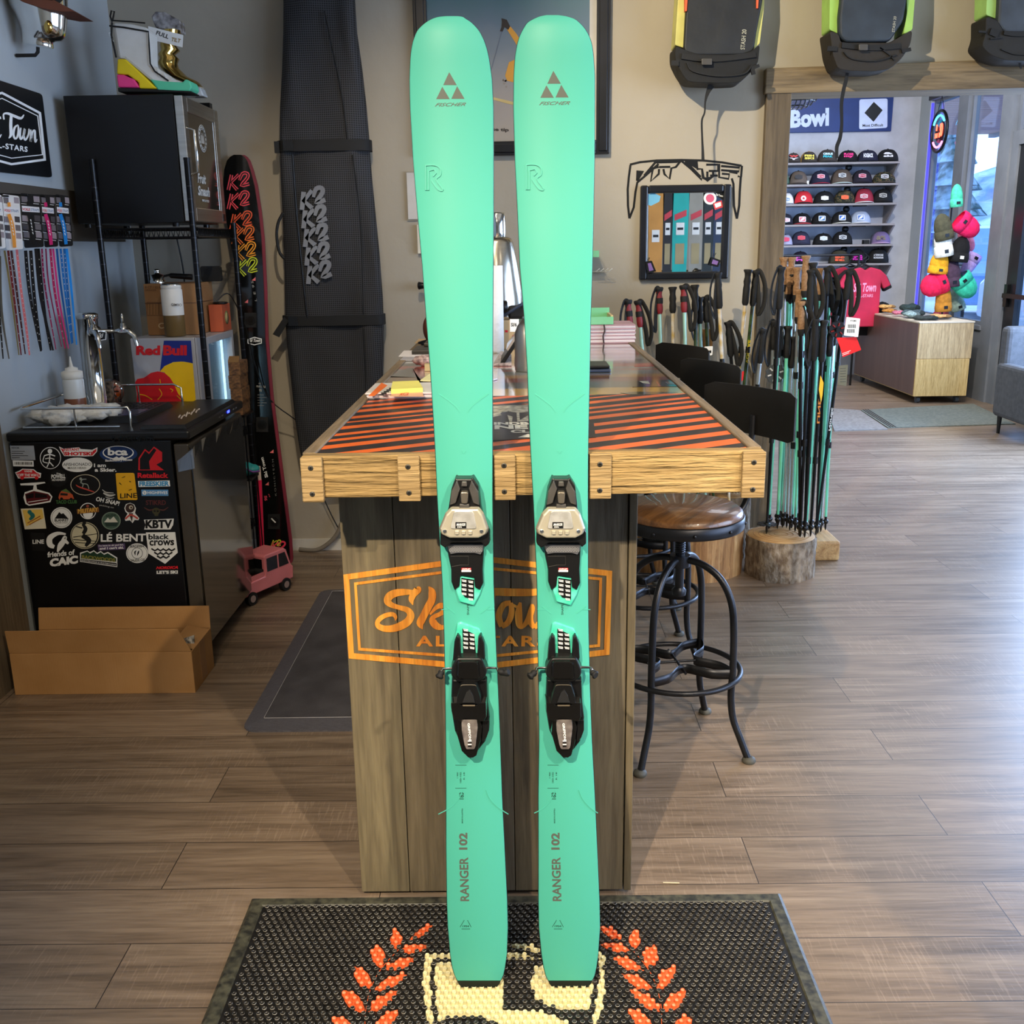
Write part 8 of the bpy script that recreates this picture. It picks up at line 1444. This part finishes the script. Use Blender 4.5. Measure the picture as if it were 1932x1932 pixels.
r2 = [(1483, 386.5, 26, 20, WH, (110, 34, 44), (220, 220, 224), 'hex', (WH, (80, 120, 160)), 'white and maroon cap by the doorpost on the third shelf'),
 (1514, 386, 36, 23, RD, BK, (24, 20, 20), 'star', ((190, 30, 44),), 'red and black cap with white star circle on the third shelf'),
 (1554, 385, 38, 22, BK, (26, 30, 24), (52, 52, 42), 'hex', ((226, 220, 204), (220, 212, 190)), 'black cap with cream patch on the third shelf'),
 (1592, 384, 38, 23, CMO, CMO, (44, 50, 36), 'hex', ((236, 110, 60), (226, 90, 44)), 'camouflage cap with orange patch on the third shelf'),
 (1628, 383.5, 37, 26, (150, 40, 58), BK, (226, 226, 226), 'hex', (WH, (196, 60, 80)), 'crimson and black cap with white brim on the third shelf'),
 (1664, 381, 37, 24, BK, BK, (12, 12, 13), 'hex', ((200, 196, 186), (60, 60, 60)), 'all black tall cap with pale patch at the right of the third shelf')]
r3 = [(1482, 425, 26, 19, (30, 32, 46), BK, (24, 26, 36), 'hex', (WH, (214, 150, 160)), 'black cap with mountain patch by the doorpost on the fourth shelf'),
 (1512, 424, 35, 20, BK, BK, (196, 70, 76), 'sq', ((232, 214, 214), (216, 110, 120)), 'black cap with pink square patch and red brim on the fourth shelf'),
 (1549, 423, 36, 21, BK, BK, (16, 16, 18), 'sq', (WH, (60, 110, 160)), 'black cap with blue square patch and black brim on the fourth shelf'),
 (1587, 422, 38, 22, BK, BK, (210, 208, 196), 'sq', (WH, (30, 90, 180)), 'black cap with blue square patch and white edged brim on the fourth shelf'),
 (1622, 421.5, 38, 22, (160, 172, 194), (140, 150, 172), (224, 226, 230), 'sq', (WH, (70, 110, 180)), 'pale blue grey cap with white brim at the right of the fourth shelf')]
r4 = [(1481, 461.5, 26, 19, (160, 160, 186), NV, (180, 178, 200), 'hex', ((206, 60, 90), (206, 60, 90)), 'lilac and navy cap with pink patch on the fifth shelf'),
 (1510, 461, 36, 24, (44, 44, 64), (24, 26, 44), (40, 40, 60), 'hex', ((210, 80, 90), (200, 60, 76)), 'slate navy cap with red patch on the fifth shelf'),
 (1552, 460, 36, 20, BK, BK, (22, 22, 24), 'hex', (WH, (190, 200, 200)), 'low black cap with small white patch on the fifth shelf'),
 (1588, 459.5, 38, 23, BK, BK, (20, 20, 22), 'hex', (WH, (40, 44, 48)), 'tall black cap with large outlined white patch on the fifth shelf'),
 (1660, 459, 36, 22, (112, 96, 136), (86, 84, 110), (190, 160, 200), 'txt', (['&%'], (120, 110, 90)), 'lavender cap alone at the right of the fifth shelf')]
r5 = [(1509, 499, 34, 22, (24, 20, 40), BK, (20, 18, 30), 'txt', (['FT', 'PP'], (200, 70, 170)), 'dark cap with purple print hidden behind the pole grips on the lowest shelf'),
 (1582, 500, 38, 24, (66, 62, 48), (48, 46, 38), (70, 66, 50), 'txt', (['SEND', 'it'], (236, 90, 50)), 'olive cap with orange lettering on the lowest shelf'),
 (1616, 498, 34, 24, BK, BK, (14, 14, 15), 'txt', (['KEEPER', 'OF THE', 'POLES'], (226, 40, 190)), 'black cap with magenta keeper of the poles lettering on the lowest shelf'),
 (1655, 496, 40, 25, BK, BK, (12, 12, 13), 'txt', (['A TOWN HAS', 'NO MOUNTAIN'], (190, 190, 190)), 'black cap with two thin white text lines on the lowest shelf')]
for row, l in enumerate((r0, r1, r2, r3, r4, r5)):
    for a in l: cap(*a, row)
q = PY(11.5).at(1524, 343); tag(MB().lathe([(.012, SZs[1]), (.014, SZs[1] + .04), (.001, SZs[1] + .041)], WHT, (q.x, 11.5, 0), 10).build('white_cup', o=(q.x, 11.5, SZs[1])), 'tiny white cup between caps on the second shelf', 'cup')
q = PY(11.5).at(1634, 458); tag(MB().box((q.x - .03, 11.48, SZs[4]), (q.x + .03, 11.55, SZs[4] + .045), BLKM).build('black_box', o=(q.x, 11.5, SZs[4])), 'small black box left of the lavender cap', 'box')
# blue trail sign
PB2 = PY(11.76); t = thing('trail_sign', 'blue trail sign reading Bowl with black diamond panel', 'sign', tuple(PB2.at(1600, 215)))
A, B = PB2.at(1687, 179), PB2.at(1687, 247)
MB().box((2.4, 11.765, B.z), (A.x, 11.797, A.z + .02), mat('sign_blue', (14, 44, 104), .45)).build('board', t, bev=.004)
b43 = lambda l: [(1430 + x / 3.85, y / 3.85) for x, y in l]
q = b43([(235, 932), (515, 915), (235, 800)]); MB().ptext('Bowl', q[0], q[1], q[2], PB2, mat('sign_white', (196, 208, 236), .5), .003, bold=.05).build('lettering', t)
mb = MB().ppoly(rr4(b43([(737, 722), (942, 715), (940, 928), (735, 940)]), 4), PB2, MATS['sign_white'], .002); dp_ = mb.build('white_panel', t)
MB().ppoly(b43([(842, 740), (906, 800), (840, 885), (774, 820)]), PB2, BLK, .001, base=.002).build('black_diamond', t)
q = b43([(760, 922), (910, 918), (760, 902)]); MB().ptext('Most Difficult', q[0], q[1], q[2], PB2, BLK, .001, base=.002, bold=.02).build('small_lettering', dp_)
# ================================================================ display plinth with knitwear
DW = wood('display_oak', (150, 128, 92), (184, 160, 118), (206, 184, 142), 'z', 3.0, .6, .1); DWB = mat('display_edge', (206, 196, 176), .6)
DWS = mat('shaded_side_brown', (92, 70, 62), .5, c2=(104, 80, 70), sc=8, st=(1, 1, .1))
t = thing('display_plinth', 'tall pale wooden display plinth on castors by the window', 'plinth', (3.97, 10.4, 0))
DX0, DX1, DY0, DY1 = 3.72, 4.225, 9.56, 11.3
MB().box((DX0, DY0, .42), (DX1, DY1, .752), DW).build('upper_case', t, bev=.003); MB().box((DX0 - .004, DY0 - .006, .07), (DX1 - .012, DY1, .418), wood('display_oak_low', (160, 130, 74), (194, 164, 104), (214, 186, 128), 'z', 3.0, .6, .1)).build('lower_case', t, bev=.003); MB().box((DX0 - .004, DY0 - .004, .752), (DX1 + .004, DY1 + .004, .765), DWB).build('top_board', t)
MB().box((DX0 - .008, DY0 + .01, .08), (DX0 - .0045, DY1 - .01, .745), DWS).build('side_panel', t)  # thin panel added; its dark brown stands for shade away from the windows
for x in (DX0 + .06, DX1 - .08):
    for y in (DY0 + .06, DY1 - .1): MB().cyl((x - .015, y, .035), (x + .015, y, .035), .034, flat((60, 66, 70)), 16).box((x - .02, y - .02, .05), (x + .02, y + .02, .07), BLK).build('castor', t)
def knit(px, py, y, sx, sz, c, label, name='knit_glove', z=.7665, cat='glove', wv=0):
    q = PY(y).at(px, py); m = mat('knit_%d_%d_%d' % c, c, .9, c2=tuple(min(255, v * 1.3 + 8) for v in c), sc=60, bump=.4, bsc=160)
    mb = MB(); n = 10; w = sx * y / 1912; h = sz * y / 1912; cx = min(max(q.x, DX0 + w / 2 + .005), DX1 - w / 2); zb = max(z, q.z - h / 2); r = random.Random(int(px * 7))
    t = thing(name, label, cat, (cx, y, zb)); P_ = [r.uniform(0, 6) for _ in range(3)]
    mb.ball((cx, y, zb + h / 2), (w / 2, .075, h / 2), m, 18, 8, lambda p: V((p.x * (1 + .12 * math.sin(p.y * 6 + P_[0])), p.y, p.z * (1 + .25 * math.sin(p.x * 5 + P_[1])))))
    mb.build('knit_body', t)
    MB().ball((cx + w * .32, y - .02, zb + h * .45), (w * .2, .07, h * .42), mat('cuff_%d' % c[0], tuple(v * .7 for v in c), .9, bump=.4, bsc=120, bst=(4, 1, 1)), 12, 6).build('cuff', t)
for a in ((1650, 584, 10.9, 30, 10, (20, 20, 22), 'black glove lowest at the left of the plinth top'), (1652, 576, 10.95, 32, 12, (16, 16, 18), 'black knit glove topmost of the left pile'), (1667, 586, 10.6, 26, 7, (170, 116, 50), 'tan glove lower in the left pile'), (1672, 578, 10.8, 30, 7, (196, 150, 90), 'pale tan glove above the other tan glove'), (1679, 590, 10.3, 22, 8, (176, 100, 120), 'dusty pink glove in front of the tan gloves'), (1694, 593, 10.0, 28, 10, (120, 140, 140), 'grey green glove at the front of the plinth'), (1716, 580, 10.6, 34, 14, (40, 56, 56), 'dark green folded knit in the middle of the plinth'), (1722, 590, 10.1, 40, 12, (60, 76, 80), 'slate knit in front of the dark green one'), (1722, 600, 9.75, 44, 9, (40, 46, 44), 'dark flat knit nearest the plinth front'), (1772, 596, 9.8, 40, 7, (180, 140, 90), 'tan strapped mitten at the right of the plinth'), (1802, 590, 10.2, 24, 10, (190, 80, 100), 'rose coloured knit under the hat tree')): knit(*a)
# hat tree
t = thing('hat_stand', 'thin black stand carrying a cluster of knit hats by the window', 'hat stand', (4.09, 9.98, .766))
mb = MB().cyl((4.09, 9.98, .766), (4.09, 9.98, 1.92), .008, BLK, 10).lathe([(.09, .766), (.09, .772), (.012, .78)], BLK, (4.09, 9.98, 0), 20)
HATS = [(1805, 369, 21, 40, 4, (70, 190, 150), 'mint knit hat alone at the top of the hat stand'), (1779, 428, 32, 48, 14, (66, 64, 46), 'dark olive knit hat at the upper left of the hat stand'), (1826, 428, 38, 46, -125, (236, 26, 92), 'hot pink knit hat at the upper right of the hat stand'), (1779, 456, 32, 54, 10, (222, 220, 206), 'cream white knit hat at the left of the hat stand'), (1797, 482, 22, 36, 0, (24, 30, 60), 'navy knit hat tucked behind the black one'), (1812, 470, 33, 46, -6, (14, 14, 16), 'black knit hat at the centre of the hat stand'), (1829, 500, 24, 44, 150, (160, 140, 200), 'lavender knit hat right behind the black one'), (1772, 496, 34, 40, -6, (214, 150, 26), 'golden yellow knit hat at the left of the hat stand'), (1796, 516, 31, 48, 6, (66, 48, 66), 'plum knit hat below the black one'), (1760, 538, 44, 46, 115, (216, 24, 72), 'raspberry knit hat low at the left of the hat stand'), (1822, 541, 40, 46, -140, (52, 190, 160), 'turquoise knit hat low at the right of the hat stand'), (1780, 564, 29, 46, 4, (176, 120, 40), 'mustard knit hat lowest in front of the hat stand'), (1804, 566, 26, 40, 20, (120, 140, 130), 'sage knit hat low behind the mustard one'), (1826, 455, 22, 40, -150, (220, 120, 140), 'rose pink knit hat behind the hot pink one')]
for i, (px, py, w, h, an, c, lb) in enumerate(HATS):
    y = 9.84 + (.12 if i in (4, 6, 12, 13) else 0) + .012 * i; c0 = PY(y).at(px, py); W2 = w * y / 1912 / 2; H = h * y / 1912
    mb.cyl((4.09, 9.98, c0.z), (c0.x, y + .04, c0.z), .004, BLK, 6)
    k = thing('knit_hat', lb, 'knit hat', tuple(c0), 'knit hats on the stand'); m = mat('hat_%d_%d' % c[:2], c, .9, c2=tuple(min(255, v * 1.15 + 4) for v in c), sc=30, bump=.5, bsc=130)
    A = Matrix.Rotation(math.radians(-an), 4, 'Y'); T = Matrix.Translation(c0) @ A @ Matrix.Diagonal((1, .8, 1, 1)) @ Matrix.Translation((0, 0, -H / 2))
    b = MB(); b.T = T; b.lathe([(W2 * .93, H * .28), (W2, H * .42), (W2 * .95, H * .6), (W2 * .78, H * .8), (W2 * .42, H * .95), (.004, H)], m, seg=20); b.build('crown', k)
    b = MB(); b.T = T; b.lathe([(W2 * .9, 0), (W2 * 1.04, .004), (W2 * 1.08, H * .16), (W2 * 1.0, H * .36), (W2 * .9, H * .36)], m, seg=20, cap=False); b.build('folded_cuff', k)
    b = MB(); b.T = T; b.box((-.018, -W2 * 1.1 - .001, H * .12), (.018, -W2 * 1.06, H * .24), BLK if sum(c) > 120 else WHT); b.build('label_patch', k)
mb.build('pole_and_arms', t)
# ================================================================ clothes rail
t = thing('clothes_rail', 'black clothes rail under the cap shelves', 'rail', (3.2, 10.9, 0))
mb = MB().cyl((2.6, 10.9, 1.36), (3.55, 10.9, 1.36), .012, BLK, 10).cyl((2.6, 10.9, 0), (2.6, 10.9, 1.36), .012, BLK, 10).cyl((3.55, 10.9, 0), (3.55, 10.9, 1.36), .012, BLK, 10); mb.build('frame', t)
def shirt(x, y, z, s, c, label, rz, pr=None):
    t = thing('t_shirt', label, 't-shirt', (x, y, z)); m = mat('jersey_%d' % c[0], c, .85, c2=tuple(v * .85 for v in c), sc=5, bump=.4, bsc=6)
    T = Matrix.Translation((x, y, z)) @ Matrix.Rotation(rz, 4, 'Z') @ Matrix.Scale(s, 4); b = MB(); b.T = T
    o = [(-.06, 0), (-.17, -.03), (-.24, -.09), (-.3, -.2), (-.22, -.24), (-.185, -.17), (-.19, -.66), (.19, -.66), (.185, -.17), (.22, -.24), (.3, -.2), (.24, -.09), (.17, -.03), (.06, 0), (0, -.035)]
    b.prism([(a, -.03, c_) for a, c_ in o], (0, .06, 0), m); b.build('body', t, bev=.012)
    b = MB(); b.T = T; b.tube([(-.17, 0, -.04), (0, 0, .03), (.17, 0, -.04)], .008, BLK, 8).tube(crom([(0, 0, .03), (0, 0, .07), (.03, 0, .09), (.03, 0, .12), (0, 0, .13)], 4), .004, BLK, 6); b.build('hanger', t)
    if pr: b = MB(); b.T = T; b.wtext('Ski Town', (-.13, -.031, -.27), (.13, -.031, -.27), (-.13, -.031, -.17), pr, (0, -.002, 0), .03, .2); b.wtext('ALL-STARS', (-.1, -.031, -.33), (.1, -.031, -.33), (-.1, -.031, -.295), pr, (0, -.002, 0), .02); b.build('print', t)
q = PY(10.9).at(1622, 566)
shirt(q.x, 10.8, 1.235, .92, (206, 44, 78), 'raspberry red t-shirt with pale print hanging behind the poles', .05, flat((240, 150, 180)))
shirt(q.x + .03, 10.98, 1.235, 1.08, (28, 24, 28), 'black t-shirt hanging behind the raspberry one', .02); shirt(q.x - .06, 11.12, 1.235, 1.0, (176, 30, 60), 'dark red t-shirt hanging at the back of the rail', -.05)
# ================================================================ neon sign, led strip, entry mats, armchair
c = PX(XR - .04, 1).at(1772, 248); t = thing('neon_sign', 'round black rimmed neon sign glowing red hanging in the window', 'neon sign', tuple(c))
MB().ring(c, .2, .016, BLK, RYm, 40, 8).build('rim', t); NR = mat('neon_red', (255, 60, 40), .4, em=9); NB = mat('neon_blue', (60, 190, 255), .4, em=5); NP = mat('neon_pink', (255, 110, 170), .4, em=4)
MB().lathe([(.001, 0), (.115, 0), (.115, .01), (.001, .01)], mat('neon_back', (26, 12, 22), .4), c + V((.006, 0, 0)), 24, RYm).build('dark_centre', t)
mb = MB(); g = lambda y, z: c + V((-.008, y, z))
for y in (.07, .03, -.03): mb.tube([g(y, -.06), g(y, -.015)], .007, NR, 8)
for y in (.05, -.05): mb.tube([g(y, .01), g(y, .07)], .007, NR, 8)
mb.tube([g(-.075 + .02 * math.sin(a), .01 + .06 * math.cos(a)) for a in [2 * PI * k / 12 for k in range(13)]], .006, NR, 8); mb.build('red_tubes', t)
MB().tube([g(.155 * math.cos(a), .155 * math.sin(a)) for a in [.5 + 2 * k / 12 for k in range(13)]], .01, NB, 8).build('blue_tube', t); MB().tube([g(.155 * math.cos(a), .155 * math.sin(a)) for a in [3.9 + 1.7 * k / 12 for k in range(13)]], .01, NP, 8).build('pink_tube', t)
MB().cyl(c + V((0, .09, .18)), c + V((0, 0, .34)), .003, BLK, 5).cyl(c + V((0, -.09, .18)), c + V((0, 0, .34)), .003, BLK, 5).build('chain', t)
tag(MB().box((XR + .008, 11.508, .75), (XR + .03, 11.517, 2.9), mat('led_strip', (60, 56, 240), .5, em=1.6)).build('led_strip', o=(XR, 11.5, .75)), 'vertical blue light strip on the inner side of the far window', 'light strip')
def fmat(l, c, c2, label, nm):
    q = [PZ(0).at(x, y) for x, y in l]; ct = sum(q, V()) / 4; t = thing('entry_mat', label, 'mat', tuple(ct)); MB().prism(q, (0, 0, .008), mat(nm, c, .95, c2=c2, sc=40, bump=.4, bsc=300)).build('pile', t)
    return t, q
t, q = fmat([(1675, 808), (1916, 801), (1836, 763), (1624, 775)], (96, 100, 92), (116, 118, 106), 'grey green entrance mat before the glass door', 'mat_greygreen'); mb = MB()
for k in range(3): a = q[0].lerp(q[1], .02 + .02 * k); b = q[3].lerp(q[2], .02 + .02 * k); mb.tube([a + V((0, 0, .009)), b + V((0, 0, .009))], .004, BLK, 5)
mb.build('stripes', t)
fmat([(1574, 814), (1675, 811), (1622, 775), (1560, 771)], (120, 112, 106), (140, 134, 128), 'small worn grey mat left of the entrance mat', 'mat_worn')
t = thing('armchair', 'grey upholstered armchair cut off by the right edge of the photo', 'armchair', (4.05, 7.7, 0)); AF = mat('chair_grey', (70, 72, 76), .9, c2=(80, 82, 86), sc=30, bump=.2, bsc=200); x0 = 3.76
MB().box((x0 + .02, 7.42, .2), (4.34, 8.02, .42), AF).build('seat', t, bev=.03, seg=3); MB().box((x0, 7.4, .14), (x0 + .1, 8.05, .56), AF).build('arm', t, bev=.035, seg=3); MB().box((4.26, 7.4, .14), (4.36, 8.05, .56), AF).build('arm', t, bev=.035, seg=3); MB().box((x0 + .02, 7.95, .14), (4.34, 8.08, .84), AF).build('backrest', t, bev=.04, seg=3)
for x in (x0 + .05, 4.3):
    for y in (7.46, 8.0): MB().cyl((x, y, .15), (x + (.0), y, 0), .02, BLK, 10, .012).build('leg', t)
